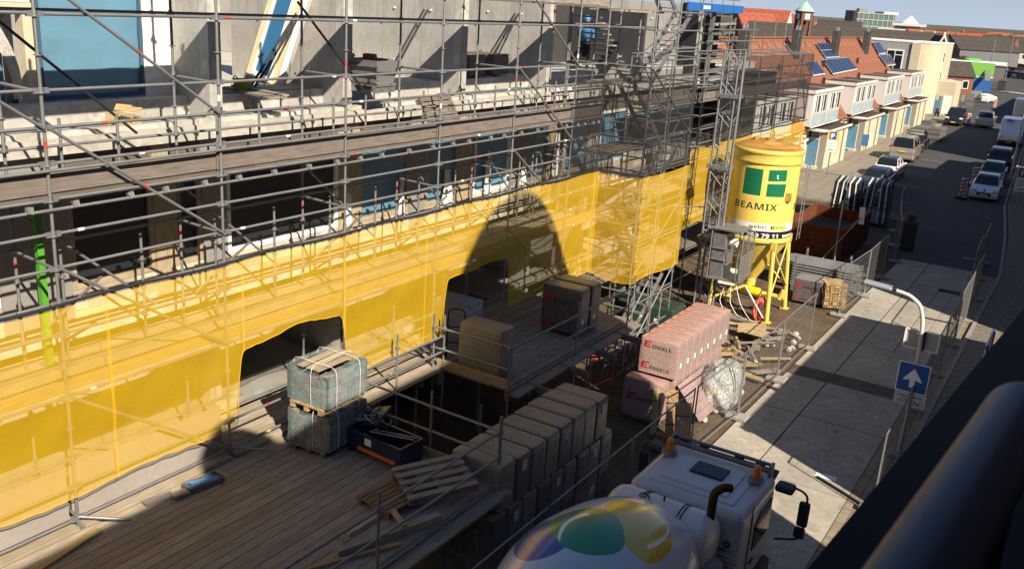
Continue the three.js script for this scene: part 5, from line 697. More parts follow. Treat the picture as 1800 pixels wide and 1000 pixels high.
  for (const [x, z, ry, lab] of [[-11.3, -23.1, 0.2, 'red and white barrier board leaning under the stair tower'], [-10.5, -25.4, 1.1, 'red white barrier plank fallen beside the brick packs']]) { const t = thing('barrier_board', lab, 'barrier', [x, 0.5, z], ry); for (let k = 0; k < 6; k++) part(t, 'stripe', bx(0.25, 0.2, 0.03), k % 2 ? M.red : M.white, [-0.62 + k * 0.25, 0.3, 0]); for (const q of [-0.6, 0.6]) tube(t, 'leg', [q, -0.4, 0.05], [q, 0.4, 0.03], 0.02, M.galv); }
  const rf = thing('red_gate_frame', 'small red tube gate with wires below the platform corner', 'gate', [-9.9, 1.1, -20.0], 1.4); part(rf, 'frame', merge([tubeGeo([0, 0, 0], [0, 1.1, 0], 0.022, 8), tubeGeo([1.2, 0, 0], [1.2, 1.1, 0], 0.022, 8), tubeGeo([0, 1.08, 0], [1.2, 1.08, 0], 0.022, 8), tubeGeo([0, 0.05, 0], [1.2, 0.05, 0], 0.022, 8)]), M.red); for (let k = 1; k < 5; k++) tube(rf, 'wire', [k * 0.24, 0, 0], [k * 0.24, 1.1, 0], 0.006, M.galv);
  for (const [x, z] of [[-9.75, -21.9], [-9.5, -22.8], [-9.55, -23.6]]) { const o = one('scaffold_post', 'loose upright scaffold post between the platform and the brick packs', 'scaffold post', standardPost(), M.galv, 'posts beside the brick packs'); o.position.set(x, 0.6, z); }
}
// ---------------------------------------------------------------- things on the upper floor
{
  const F = FL;
  { const p = onX(426, 182, -15.05), t = thing('mortar_tub', 'lime green flexible tub standing on the upper floor', 'tub', [-15.05, F, p.z]); t.scale.setScalar(0.9); const m = Ph([0.27, 0.33, 0.02], { roughness: 0.5, side: THREE.DoubleSide }); part(t, 'body', new THREE.LatheGeometry([[0.001, 0], [0.15, 0], [0.17, 0.02], [0.21, 0.27], [0.225, 0.28], [0.215, 0.285], [0.19, 0.26]].map(q => new THREE.Vector2(...q)), 28), m); for (const s of [-1, 1]) part(t, 'handle', new THREE.TorusGeometry(0.07, 0.014, 8, 14, Math.PI), m, [0, 0.28, s * 0.2], [0, 0, 0]); }
  { const p = onY(440, 165, F), t = thing('board_pile', 'few brown boards lying on the floor behind the tub', 'boards', [p.x, F, p.z], -0.2); for (let k = 0; k < 4; k++) part(t, 'board', bx(1.9, 0.035, 0.14), M.plank[k], [rr(-0.1, 0.1), 0.03 + (k > 2 ? 0.04 : 0), -0.2 + (k % 3) * 0.15], [0, rr(-0.05, 0.05), 0]); }
  { const p = onY(485, 212, F); for (let k = 0; k < 5; k++) { const o = one('plywood_sheet', 'brown plywood sheet laid along the slab edge near the tub', 'plywood', bx(0.9, 0.018, 0.68), M.plank[k % 4], 'plywood sheets on the slab edge'); o.position.set(-15.3, F + 0.012, -12.35 - k * 0.7); } void p; }
  for (const [px, py, w, h, lab] of [[208, 228, 0.32, 0.2, 'brown cardboard box with open flap by the blue window'], [232, 222, 0.24, 0.15, 'small cardboard box beside the bigger one by the blue window']]) { const p = onX(px, py, -14.42), t = thing('cardboard_box', lab, 'box', [-14.42, 8.2, p.z], 0.3); part(t, 'body', bx(w, h, w * 0.8), M.fresh[1], [0, h / 2, 0]); part(t, 'flap', bx(w, 0.01, w * 0.4), M.fresh[0], [0, h + 0.08, -w * 0.45], [0.9, 0, 0]); part(t, 'tape', bx(0.05, 0.004, w * 0.8), S([0.35, 0.25, 0.12]), [0, h + 0.002, 0]); }
  { // window leaning on the wall, with yellow insulation edge
    const t = thing('leaning_window', 'new white window with blue glass and cream insulation leaning on the concrete wall', 'window', [-16.25, F, -15.05], 0); t.rotation.set(-0.15, 0.05, -0.28, 'YXZ'); part(t, 'insulation', bx(1.0, 2.5, 0.14), S([0.74, 0.68, 0.42], { map: T.plaster }), [0, 1.3, 0]); part(t, 'frame', merge([bxAt(-0.3, -0.22, 0.1, 2.5, 0.075, 0.13), bxAt(0.22, 0.3, 0.1, 2.5, 0.075, 0.13), bxAt(-0.22, 0.22, 0.1, 0.2, 0.075, 0.13), bxAt(-0.22, 0.22, 2.4, 2.5, 0.075, 0.13)]), M.white); part(t, 'pane', bx(0.44, 2.2, 0.02), Ph([0.04, 0.16, 0.32], { roughness: 0.1 }), [0, 1.3, 0.09]); part(t, 'jamb', bx(0.12, 2.5, 0.24), M.white, [0.56, 1.3, 0.03], [0, 0.4, 0]); }
  { const p = onY(572, 150, F), t = thing('rebar_rack', 'rack heaped with orange reinforcement brackets on the upper floor', 'rack', [p.x, F, p.z], 0.2); for (const x of [-0.5, 0.5]) for (const z of [-0.35, 0.35]) tube(t, 'post', [x, 0, z], [x, 0.75, z], 0.03, M.galv); for (const y of [0.3, 0.7]) part(t, 'shelf', bx(1.1, 0.04, 0.75), M.galvDull, [0, y, 0]); const om = [S([0.5, 0.16, 0.04]), S([0.55, 0.4, 0.2]), S([0.45, 0.06, 0.05])]; for (let k = 0; k < 60; k++) tube(t, 'rod', [rr(-0.55, 0.5), rr(0.35, 0.95), rr(-0.35, 0.35)], [rr(-0.5, 0.6), rr(0.35, 0.98), rr(-0.35, 0.35)], 0.012, om[k % 3]); for (const y of [0.2, 0.45]) tube(t, 'post', [-0.5, y, 0.36], [0.5, y, 0.36], 0.02, M.red); }
  { const p = onY(655, 160, F), t = thing('steel_skip', 'grey steel tipping box on the upper floor in front of the concrete wall', 'steel box', [p.x, F, p.z], 0.05); let g = new THREE.CylinderGeometry(0.62, 0.45, 0.5, 4, 1, true); g.rotateY(Math.PI / 4); g = g.toNonIndexed(); g.computeVertexNormals(); part(t, 'body', g, new THREE.MeshStandardMaterial({ color: new THREE.Color().setRGB(0.2, 0.2, 0.195), roughness: 0.6, side: THREE.DoubleSide }), [0, 0.45, 0]); for (let k = 0; k < 3; k++) part(t, 'rib', bx(0.95, 0.035, 0.03), M.galvDull, [0, 0.28 + k * 0.15, 0.4 + k * 0.02]); part(t, 'base', bx(0.75, 0.06, 0.7), M.galvDull, [0, 0.17, 0]); for (const x of [-0.3, 0.3]) part(t, 'foot', bx(0.1, 0.16, 0.7), M.galvDull, [x, 0.08, 0]); part(t, 'machine', rbox(0.3, 0.14, 0.18, 0.04), M.red, [-0.1, 0.74, 0]); }
  { const t = thing('pallet', 'old brown pallet leaning on the guard rail of the upper deck', 'pallet', [-12.55, 7.72, -16.75], 0); t.rotation.set(0, Math.PI / 2, 0); const inner = new THREE.Group(); pallet(t, M.oldPlank, M.oldPlank); t.rotation.set(0.0, Math.PI / 2 + 0.04, 0); t.rotation.order = 'YXZ'; t.rotation.x = 1.05; t.position.y = 8.12; void inner; }
  for (const [z, y, lab] of [[-21.7, FL, 'grey steel bin on the slab beyond the leaning pallet'], [-22.9, FL, 'second grey steel bin closer to the stair tower']]) { const t = thing('steel_bin', lab, 'bin', [-15.5, y, z], 0.05); pbox(t, 'front', M.oldPlank[0], -0.55, 0.55, 0.05, 0.62, 0.36, 0.4); pbox(t, 'back', M.oldPlank[0], -0.55, 0.55, 0.05, 0.62, -0.4, -0.36); for (const s of [-1, 1]) part(t, 'side', bx(0.04, 0.57, 0.72), M.oldPlank[2], [s * 0.53, 0.335, 0]); part(t, 'floor', bx(1.02, 0.04, 0.72), M.oldPlank[1], [0, 0.07, 0]); part(t, 'load', bx(1.0, 0.1, 0.7), M.castLight, [0, 0.4, 0]); }
  { const p = onY(850, 130, F), t = thing('sack_heap', 'heap of pale paper sacks on the floor by the concrete wall', 'sacks', [p.x, F, p.z]); for (let k = 0; k < 6; k++) part(t, 'sack', rbox(0.55, 0.12, 0.36, 0.05, 3), M.castLight, [rr(-0.3, 0.3), 0.07 + Math.floor(k / 3) * 0.12, rr(-0.3, 0.3)], [0, rr(0, 3), rr(-0.05, 0.05)]); }
  // steel shores that hold the cross walls
  for (const [z, lab] of [[-15.63, 'pair of steel push pull shores bracing the wall with the leaning window'], [-20.0, 'pair of steel push pull shores bracing the wall behind the steel box'], [-24.4, 'pair of steel push pull shores bracing the wall next to the stair core']]) { const t = thing('wall_shore', lab, 'shore'); for (const dx of [0, 0.12]) tube(t, 'prop', [-15.1 - dx, F + 0.03, z + 1.9], [-15.3 - dx, F + 1.75, z + 0.16], 0.028, M.darkSteel); part(t, 'foot', bx(0.3, 0.03, 0.2), M.fresh[1], [-15.15, F + 0.02, z + 1.95]); }
  { const t = thing('green_prop', 'bright green steel prop standing behind the netting beside the timber post', 'prop', [-13.35, 4.7, -7.78]); part(t, 'tube', bx(0.1, 2.6, 0.1), S([0.1, 0.4, 0.03], { roughness: 0.5, map: T.paint }), [0, 1.3, 0]); part(t, 'head_plate', bx(0.2, 0.02, 0.2), M.galv, [0, 2.61, 0]); part(t, 'base_plate', bx(0.2, 0.02, 0.2), M.galv, [0, 0.01, 0]); }
  // blue site cabin edge on top of the end wall
  { const t = thing('blue_formwork', 'blue edge protection panels on top of the last concrete wall', 'panel', [-13.6, 0, 0]); for (let k = 0; k < 5; k++) { part(t, 'panel', bx(0.04, 0.3, 1.15), S([0.02, 0.13, 0.42], { roughness: 0.5 }), [0.05, 10.85, -33.5 - k * 1.2]); tube(t, 'post', [0, 10.5, -33 - k * 1.2], [0, 12.2, -33 - k * 1.2], 0.02, M.galv); } part(t, 'print', bx(0.045, 0.12, 0.8), M.white, [0.055, 10.85, -34.7]); tube(t, 'rail', [0, 11.6, -33], [0, 11.6, -38.5], 0.02, M.galv); tube(t, 'rail', [0, 11.2, -33], [0, 11.2, -38.5], 0.02, M.galv); }
  { const t = thing('stair_stack', 'black louvred stair casing with pale treads behind the hoist mast', 'stair', [-13.9, 0, -37.4]); pbox(t, 'casing', M.black, -1.2, -0.5, 4, 11, -1.3, 1.2); for (let k = 0; k < 13; k++) part(t, 'tread', bx(0.7, 0.07, 2.3), k % 2 ? M.concrete : M.galvDull, [-0.1, 6.3 + k * 0.36, 0], [0.03, 0, 0]); for (const z of [-1.25, 1.2]) part(t, 'post', bx(0.16, 7, 0.14), S([0.12, 0.12, 0.11]), [0.1, 7.5, z]); }
}
// ---------------------------------------------------------------- concrete mixer truck
{
  const wp = Ph([0.50, 0.52, 0.54], { roughness: 0.3, clearcoat: 0.6, clearcoatRoughness: 0.15 }), dk = S([0.03, 0.032, 0.035], { roughness: 0.6 });
  const t = thing('mixer_truck', 'white concrete mixer truck with leaf emblem on its drum parked by the fence', 'truck', [-4.74, -0.02, -14.75]);
  // cab: rounded shell, front towards -z
  const T0 = t, cabKids = []; const cab = part(t, 'cab', rbox(2.12, 1.95, 1.9, 0.16, 5), wp, [0, 1.75, 0]);
  part(t, 'roof_panel', rbox(1.6, 0.07, 1.35, 0.03, 3), wp, [0, 3.12, 0.05]); part(t, 'roof_panel', rbox(1.25, 0.06, 1.05, 0.03, 3), wp, [0, 3.155, 0.05]); 
  const hatch = part(t, 'roof_hatch', rbox(0.62, 0.05, 0.46, 0.02, 2), Ph([0.01, 0.012, 0.016], { roughness: 0.2 }), [0.05, 3.2, -0.1]); void hatch;
  part(t, 'sun_visor', rbox(2.0, 0.05, 0.32, 0.02), dk, [0, 2.98, -1.12], [0.25, 0, 0]);
  const lb = part(t, 'light_bar', bx(1.96, 0.05, 0.06), M.galvDull, [0, 3.3, -0.85]); part(t, 'light_bar', bx(1.96, 0.05, 0.06), M.galvDull, [0, 3.26, -0.7]); for (const x of [-0.75, -0.35, 0.35, 0.75]) part(lb, 'horn_bracket', bx(0.16, 0.08, 0.1), dk, [x, -0.02, 0.05]); for (const x of [-0.96, 0.96]) part(lb, 'end_post', bx(0.05, 0.25, 0.2), M.galvDull, [x, -0.08, 0.05]);
  for (const x of [-0.84, 0.84]) { const b = part(t, 'beacon', new THREE.CylinderGeometry(0.07, 0.085, 0.17, 18), M.orangeGlass, [x, 3.34, -0.32]); part(b, 'base', new THREE.CylinderGeometry(0.13, 0.15, 0.06, 18), M.galvDull, [0, -0.12, 0]); part(b, 'cap', new THREE.SphereGeometry(0.07, 16, 8, 0, 7, 0, 1.57), M.orangeGlass, [0, 0.085, 0]); }
  for (const s of [-1, 1]) {
    const d = part(t, 'door', rbox(0.04, 1.75, 1.15, 0.02), wp, [s * 1.06, 1.75, -0.2]);
    const win = new THREE.Shape([[-0.45, 0], [0.45, 0], [0.45, 0.55], [0.2, 0.72], [-0.45, 0.72]].map(p => new THREE.Vector2(...p))); const wg = new THREE.ExtrudeGeometry(win, { depth: 0.02, bevelEnabled: false }); wg.rotateY(-Math.PI / 2); part(d, 'window', wg, M.glassDark, [s * 0.02 + (s > 0 ? 0.022 : 0), 0.1, 0.0]); part(d, 'handle', bx(0.03, 0.05, 0.18), dk, [s * 0.035, -0.15, 0.4]);
    const m = part(t, 'mirror_arm', pathTube([[s * 1.15, 2.95, -0.75], [s * 1.4, 2.95, -0.95], [s * 1.62, 2.8, -1.02], [s * 1.62, 2.0, -1.0], [s * 1.2, 1.9, -0.8]], 0.022, 40, 8), dk); part(m, 'mirror', rbox(0.2, 0.5, 0.12, 0.05, 3), dk, [s * 1.6, 2.45, -1.02]); part(m, 'mirror', rbox(0.2, 0.22, 0.12, 0.05, 3), dk, [s * 1.58, 2.06, -1.02]); part(m, 'mirror', rbox(0.34, 0.14, 0.3, 0.06, 3), dk, [s * 1.25, 2.95, -0.85]);
    part(t, 'wheel_arch', rbox(0.4, 0.5, 1.2, 0.08), dk, [s * 1.02, 0.95, -0.1]); const w = part(t, 'wheel', new THREE.CylinderGeometry(0.51, 0.51, 0.32, 28), M.rubber, [s * 1.05, 0.51, -0.1], [0, 0, Math.PI / 2]); part(w, 'rim', new THREE.CylinderGeometry(0.29, 0.29, 0.33, 20), M.galv);
  }
  part(t, 'windscreen', rbox(2.0, 0.85, 0.04, 0.02), M.glassDark, [0, 2.3, -0.985]); part(t, 'grille', bx(1.9, 0.9, 0.05), dk, [0, 1.2, -0.98]); part(t, 'bumper', rbox(2.3, 0.4, 0.25, 0.06), wp, [0, 0.6, -0.95]); for (const s of [-1, 1]) part(t, 'headlight', bx(0.35, 0.2, 0.05), M.white, [s * 0.85, 0.72, -1.07]);
  for (let k = 0; k < 5; k++) part(t, 'rear_rib', rbox(0.8, 0.04, 0.02, 0.008, 1), wp, [0.65, 1.6 + k * 0.16, 0.985]); part(t, 'hook', new THREE.TorusGeometry(0.05, 0.016, 8, 14), dk, [0.85, 2.55, 0.995]);
  for (const s of [-1, 1]) part(t, 'panel_gap', bx(0.012, 1.9, 0.012), dk, [s * 1.068, 1.75, 0.42]); part(t, 'panel_gap', bx(1.7, 0.012, 0.012), dk, [0, 2.4, 0.955]); for (let k = 0; k < 9; k++) part(t, 'cement_splash', new THREE.CircleGeometry(rr(0.03, 0.08), 9), S([0.42, 0.41, 0.38], { roughness: 1 }), [rr(-0.9, 0.9), rr(1.2, 2.2), 0.9545 + k * 0.0004]); part(t, 'hose', pathTube([[-0.2, 2.0, 1.0], [0.1, 1.7, 1.1], [0.4, 1.9, 1.05], [0.5, 1.5, 1.2]], 0.02, 24, 6), dk); void cab; void T0; t.children.forEach(c => { if (c !== cab && c.position.y > 2.2) c.position.y -= 0.4; else if (c.name === 'mirror_arm') c.position.y -= 0.4; else if (c.name === 'door') { c.scale.y = 0.9; c.position.y -= 0.1; } });
  // water tank across the frame
  const tank = part(t, 'water_tank', new THREE.LatheGeometry([[0.001, -0.98], [0.2, -0.97], [0.4, -0.93], [0.49, -0.84], [0.52, -0.72], [0.52, 0.72], [0.49, 0.84], [0.4, 0.93], [0.2, 0.97], [0.001, 0.98]].map(p => new THREE.Vector2(...p)), 40), Ph([0.66, 0.66, 0.64], { roughness: 0.35, clearcoat: 0.3 }), [-0.2, 2.28, 1.42], [0, 0, Math.PI / 2]);
  for (const y of [-0.42, -0.36, 0.3, 0.35]) part(tank, 'band', new THREE.TorusGeometry(0.525, 0.012, 6, 40), dk, [0, y, 0], [Math.PI / 2, 0, 0]); part(tank, 'handle', new THREE.TorusGeometry(0.09, 0.012, 8, 16, Math.PI), dk, [0.51, 0.3, 0.1], [0, 0, -1.57]); part(tank, 'valve', new THREE.CylinderGeometry(0.018, 0.018, 0.12, 8), dk, [0.55, -0.02, 0], [0, 0, 1.57]);
  part(t, 'exhaust_stack', pathTube([[0.62, 1.6, 1.35], [0.62, 3.05, 1.32], [0.64, 3.2, 1.28], [0.74, 3.28, 1.2], [0.84, 3.27, 1.12]], 0.075, 40, 14), S([0.12, 0.09, 0.075], { metalness: 0.5, roughness: 0.5, map: T.rust })); part(t, 'air_filter', new THREE.CylinderGeometry(0.26, 0.26, 0.5, 20), dk, [0.72, 1.75, 1.5]); part(t, 'air_filter_lid', new THREE.SphereGeometry(0.26, 20, 10, 0, 7, 0, 1.57), M.galvDull, [0.72, 2.0, 1.5]).scale.y = 0.4;
  // chassis and wheels
  for (const s of [-1, 1]) { part(t, 'chassis_rail', bx(0.09, 0.28, 8.2), dk, [s * 0.42, 0.95, 4.2]); for (const z of [3.3, 5.6, 6.95]) { const w = part(t, 'wheel', new THREE.CylinderGeometry(0.51, 0.51, 0.6, 28), M.rubber, [s * 0.92, 0.51, z], [0, 0, Math.PI / 2]); part(w, 'rim', new THREE.CylinderGeometry(0.29, 0.29, 0.61, 20), M.galv); } part(t, 'mudguard', rbox(0.65, 0.06, 3.0, 0.02), dk, [s * 0.95, 1.08, 6.3]); part(t, 'drum_support', bx(0.12, 1.0, 0.3), dk, [s * 0.5, 1.5, 1.9]); part(t, 'side_tank', rbox(0.5, 0.6, 1.2, 0.05), s > 0 ? M.alu : dk, [s * 0.98, 0.8, 1.9]); }
  part(t, 'rear_frame', bx(1.6, 1.5, 0.3), dk, [0, 1.8, 7.6]); part(t, 'chute', bx(0.5, 0.1, 1.6), dk, [0, 2.0, 8.4], [0.5, 0, 0]);
  // drum with its painted leaves
  const tex = ctex(2048, 1024, (g, w, h) => {
    g.fillStyle = '#c9d0da'; g.fillRect(0, 0, w, h); let s = 5; const q = () => { s = (s * 16807) % 2147483647; return s / 2147483647; };
    for (let k = 0; k < 260; k++) { g.fillStyle = `rgba(${190 + q() * 40},${195 + q() * 40},${200 + q() * 40},0.25)`; g.fillRect(q() * w, q() * h, 20 + q() * 120, 5 + q() * 30); }
    for (let k = 0; k < 90; k++) { g.fillStyle = 'rgba(120,118,112,0.16)'; g.fillRect(q() * w, q() * h, 3 + q() * 60, 2 + q() * 6); }
    for (const cx of [960, 277, 1643]) {
      const leaf = (x, y, rx, ry, rot, c) => { g.save(); g.translate(x, y); g.rotate(rot); g.fillStyle = c; g.beginPath(); g.ellipse(0, 0, rx, ry, 0, 0, 7); g.fill(); g.restore(); };
      const cres = (x, y, r, a0, a1, w_, c) => { g.save(); g.translate(x, y); g.fillStyle = c; g.beginPath(); g.arc(0, 0, r, a0, a1); g.arc(w_, w_ * 0.4, r, a1, a0, true); g.fill(); g.restore(); };
      leaf(cx - 45, 525, 165, 95, 0.25, '#d8b21c'); leaf(cx + 215, 345, 150, 80, 0.2, '#0d4fa0'); leaf(cx + 70, 405, 165, 92, 0.1, '#0f8a5a'); 
      cres(cx - 35, 520, 120, 2.0, 3.5, 16, '#eef0ee'); cres(cx + 70, 400, 90, -0.9, 0.9, -22, '#eef0ee');
    }
  });
  const prof = [[0.32, -2.55], [0.5, -2.5], [0.76, -2.25], [1.03, -1.7], [1.16, -1.15], [1.22, -0.6], [1.22, 0.3], [1.15, 0.8], [0.95, 1.5], [0.7, 2.4], [0.52, 3.0], [0.5, 3.1]];
  const pts = new THREE.CatmullRomCurve3(prof.map(p => V3(p[0], p[1], 0))).getPoints(48).map(p => new THREE.Vector2(Math.max(0.01, p.x), p.y));
  const dr = part(t, 'drum', new THREE.LatheGeometry([new THREE.Vector2(0.001, pts[0].y), ...pts], 72), Ph(0xffffff, { map: tex, roughness: 0.28, clearcoat: 0.7, clearcoatRoughness: 0.12 }), [-0.12, 2.53, 4.1]);
  dr.rotation.set(Math.PI / 2 - 0.2, 0, 0); dr.rotation.order = 'XYZ'; dr.rotateY(DRUM_TURN());
  part(t, 'drum_ring', new THREE.TorusGeometry(0.74, 0.05, 10, 48), dk, [0, 2.85, 6.35], [-0.2, 0, 0]); part(t, 'hopper', new THREE.CylinderGeometry(0.6, 0.25, 0.7, 4, 1, true), dk, [0, 3.7, 7.5]);
}
function DRUM_TURN() { return 0; }
// ---------------------------------------------------------------- balcony the picture is taken from
{
  const d = V3(0.0832, 0, -0.9965), n = V3(0.9965, 0, 0.0832), P0 = V3(-0.168, 9.9, -2.15);
  const t = thing('balcony', 'dark balcony edge with thick rounded handrail in the foreground corner', 'balcony');
  const navy = Ph([0.004, 0.005, 0.007], { roughness: 0.6, specularIntensity: 0.3 });
  const slab = part(t, 'edge_plate', bx(1.3, 0.16, 7.5), navy); slab.position.copy(P0).addScaledVector(n, 0.65).addScaledVector(d, -0.3); slab.position.y = 9.82; slab.rotation.y = Math.atan2(-d.x, -d.z);
  const E = EYE.clone().addScaledVector(rayDir(1803, 712), 1.02);
  const g = new THREE.CapsuleGeometry(0.0305, 1.9, 10, 28); const r = part(t, 'handrail', g, Ph([0.018, 0.028, 0.05], { roughness: 0.4, specularIntensity: 0.6 })); r.quaternion.setFromUnitVectors(YUP, d); r.position.copy(E).addScaledVector(d, -0.98);
  const q = E.clone().addScaledVector(d, -0.12); tube(t, 'baluster', [q.x + 0.01, q.y, q.z], [q.x + 0.01, 9.85, q.z], 0.012, navy);
}
// ---------------------------------------------------------------- row houses
const HX = z => -16.9 - 0.012 * (-z - 70);
const roofTile = S([0.33, 0.135, 0.08], { map: T.tile, roughness: 0.85, bumpMap: T.brickFar, bumpScale: 0.02 });
{
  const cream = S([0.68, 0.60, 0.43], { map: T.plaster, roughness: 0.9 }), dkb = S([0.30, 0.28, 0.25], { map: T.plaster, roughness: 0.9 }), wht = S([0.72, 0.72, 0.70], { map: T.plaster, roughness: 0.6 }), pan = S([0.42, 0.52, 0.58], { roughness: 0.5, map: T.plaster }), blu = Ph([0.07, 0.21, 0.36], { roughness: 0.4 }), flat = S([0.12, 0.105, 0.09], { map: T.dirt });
  const rooms = [-2, -1, 0, 1, 2, 3];
  const group = 'pairs of row houses with red roofs';
  const names = ['half hidden by the scaffold end', 'at the near end of the row', 'with the white van in front', 'behind the parked car and grey stacks', 'next to the round tower'];
  for (let k = -1; k < 4; k++) {
    const s = 70.3 + 13 * k, zA = -s, xF = HX(zA);
    const t = thing('row_house', ['pair of row houses with red tiled roof half hidden behind the scaffold end', 'pair of row houses right past the scaffold, blue door beside a parking sign', 'pair of row houses with blue door behind the beige van', 'pair of row houses with blue door behind the dark parked car', 'pair of row houses adjoining the round cream tower'][k + 1], 'house', [xF, 0, zA], 0, group);
    // local: x towards the street = 0, z = 0 at the near end of its shed, going -z
    const dep = -1.5;
    part(t, 'house_wall', bx(4.6, 3.1, 13), cream, [-1.5 - 2.3, 1.55, -6.5]);
    // shed pair
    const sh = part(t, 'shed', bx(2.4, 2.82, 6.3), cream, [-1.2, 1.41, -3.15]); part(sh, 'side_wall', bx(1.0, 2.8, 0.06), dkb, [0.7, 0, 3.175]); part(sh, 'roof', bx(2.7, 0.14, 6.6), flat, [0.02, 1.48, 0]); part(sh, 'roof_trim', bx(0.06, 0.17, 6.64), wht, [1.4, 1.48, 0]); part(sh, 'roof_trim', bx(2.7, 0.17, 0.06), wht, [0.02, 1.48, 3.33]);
    for (const q of [0.2, -3.0]) part(sh, 'downpipe', new THREE.CylinderGeometry(0.05, 0.05, 2.8, 8), S([0.2, 0.18, 0.16]), [1.25, 0, q + 1.4]);
    // front door in the end of the shed, seen from the street corner
    const d = part(t, 'door', bx(1.0, 2.1, 0.07), blu, [-1.05 - 0.0, 1.12, 0.06]); part(d, 'handle', bx(0.12, 0.03, 0.06), M.alu, [0.35, -0.05, 0.05]); part(d, 'letter_slot', bx(0.3, 0.06, 0.02), M.alu, [0, -0.1, 0.04]); part(t, 'door_frame', merge([bxAt(-1.62, -1.56, 0, 2.75, -0.02, 0.1), bxAt(-0.54, -0.48, 0, 2.75, -0.02, 0.1), bxAt(-1.56, -0.54, 2.19, 2.26, -0.02, 0.1)]), wht); part(t, 'fanlight', bx(1.0, 0.42, 0.04), M.glassDark, [-1.05, 2.5, 0.04]); part(t, 'doorstep', bx(1.4, 0.16, 0.7), M.castLight, [-1.05, 0.16, 0.45]);
    part(t, 'entry_canopy', bx(1.9, 0.1, 1.0), wht, [-0.95, 2.9, 0.52]);
    // the two bays
    for (const [z0, z1] of [[2.7, -1.05], [-1.35, -5.1]]) {
      const w = z0 - z1, zc = (z0 + z1) / 2; const b = part(t, 'bay', bx(4.4, 2.4, w), wht, [-0.7 - 2.2, 4.5, zc]); part(b, 'roof', bx(4.5, 0.1, w + 0.14), flat, [0.0, 1.3, 0]); part(b, 'fascia', bx(0.1, 0.24, w + 0.2), wht, [2.26, 1.24, 0]); part(b, 'fascia', bx(4.5, 0.24, 0.08), wht, [0, 1.24, w / 2 + 0.05]);
      part(b, 'panel', bx(0.05, 0.75, w - 0.3), pan, [2.215, -0.78, 0]);
      for (let q = 0; q < 4; q++) { const pw = (w - 0.5) / 4; const f = part(b, 'window', merge([bxAt(-0.03, 0.04, 0, 1.35, -pw / 2, -pw / 2 + 0.09), bxAt(-0.03, 0.04, 0, 1.35, pw / 2 - 0.09, pw / 2), bxAt(-0.03, 0.04, 0, 0.09, -pw / 2 + 0.09, pw / 2 - 0.09), bxAt(-0.03, 0.04, 1.26, 1.35, -pw / 2 + 0.09, pw / 2 - 0.09)]), wht, [2.225, -0.32, -w / 2 + 0.25 + pw * (q + 0.5)]); part(f, 'pane', bx(0.02, 1.17, pw - 0.16), M.glassDark, [0.0, 0.675, 0]); if (q % 2) part(f, 'curtain', bx(0.01, 1.1, (pw - 0.2) * 0.4), M.white, [0.016, 0.675, 0.1]); }
      part(b, 'gutter', new THREE.CylinderGeometry(0.06, 0.06, w, 8), wht, [2.3, -1.24, 0], [Math.PI / 2, 0, 0]);
    }
    part(t, 'bay_divider', bx(0.1, 2.5, 0.24), S([0.5, 0.46, 0.36], { map: T.plaster }), [-0.72, 4.5, -1.2]);
    // roof: front slope, back slope; rows of tiles as shallow steps
    const zr0 = k === -1 ? 8 : 2.75, zr1 = k === 3 ? -0.6 : -10.25, rw = zr0 - zr1, ex = -1.05, ey = 3.05, rx = -6.1, ry = 9.05, n = 22, fr = [];
    for (let i = 0; i < n; i++) { const t0 = i / n, t1 = (i + 1) / n; const a = [ex + (rx - ex) * t0, ey + (ry - ey) * t0 + 0.05], b = [ex + (rx - ex) * t1, ey + (ry - ey) * t1]; fr.push(quadStrip([[[b[0], b[1], zr0, zr0, i * 0.36 + 0.36], [b[0], b[1], zr1, zr1, i * 0.36 + 0.36]], [[a[0], a[1], zr0, zr0, i * 0.36], [a[0], a[1], zr1, zr1, i * 0.36]], [[a[0], a[1] - 0.05, zr0, zr0, i * 0.36], [a[0], a[1] - 0.05, zr1, zr1, i * 0.36]]])); }
    const rf = part(t, 'roof', merge(fr), roofTile); rf.material.side = THREE.DoubleSide;
    part(t, 'rear_roof', quadStrip([[[rx, ry, zr0, 0, 0], [rx, ry, zr1, rw, 0]], [[rx * 2 - ex, ey, zr0, 0, 8], [rx * 2 - ex, ey, zr1, rw, 8]]]), roofTile);
    part(t, 'gable', (() => { const g = new THREE.ExtrudeGeometry(new THREE.Shape([[ex - 0.3, ey - 0.2], [rx, ry - 0.1], [rx * 2 - ex + 0.3, ey - 0.2]].map(p => new THREE.Vector2(...p))), { depth: 0.2, bevelEnabled: false }); g.translate(0, 0, zr0 - 0.3); return g; })(), cream);
    for (let i = 0; i < Math.floor(rw / 0.4); i++) part(t, 'ridge_tile', gcache.get('ridge') || (gcache.set('ridge', new THREE.CylinderGeometry(0.12, 0.12, 0.38, 8, 1, false, 0, Math.PI).rotateX(Math.PI / 2).rotateZ(Math.PI / 2)), gcache.get('ridge')), roofTile, [rx, ry, zr0 - 0.2 - i * 0.4], [0, 0, 0]);
    for (const q of [2.75, -10.2]) part(t, 'verge', bx(0.16, 0.08, 8.1), wht, [(ex + rx) / 2, (ey + ry) / 2 + 0.06, q], [0, Math.PI / 2, 0]).rotation.set(0, 0, 0);
    t.children.filter(c => c.name === 'verge').forEach(c => t.remove(c));
    // chimneys in pairs
    const zc = -6.0; if (k < 3) for (const dz of [0.38, -0.38]) { const c = part(t, 'chimney', bx(0.5, 2.5, 0.44), S([0.085, 0.09, 0.085], { map: T.brickFar }), [-5.0, 8.5, zc + dz]); part(c, 'vent_plate', bx(0.02, 0.16, 0.16), M.galv, [0.285, 0.8, 0]); part(c, 'pot', new THREE.CylinderGeometry(0.07, 0.08, 0.35, 10), M.alu, [0, 1.42, 0]); }
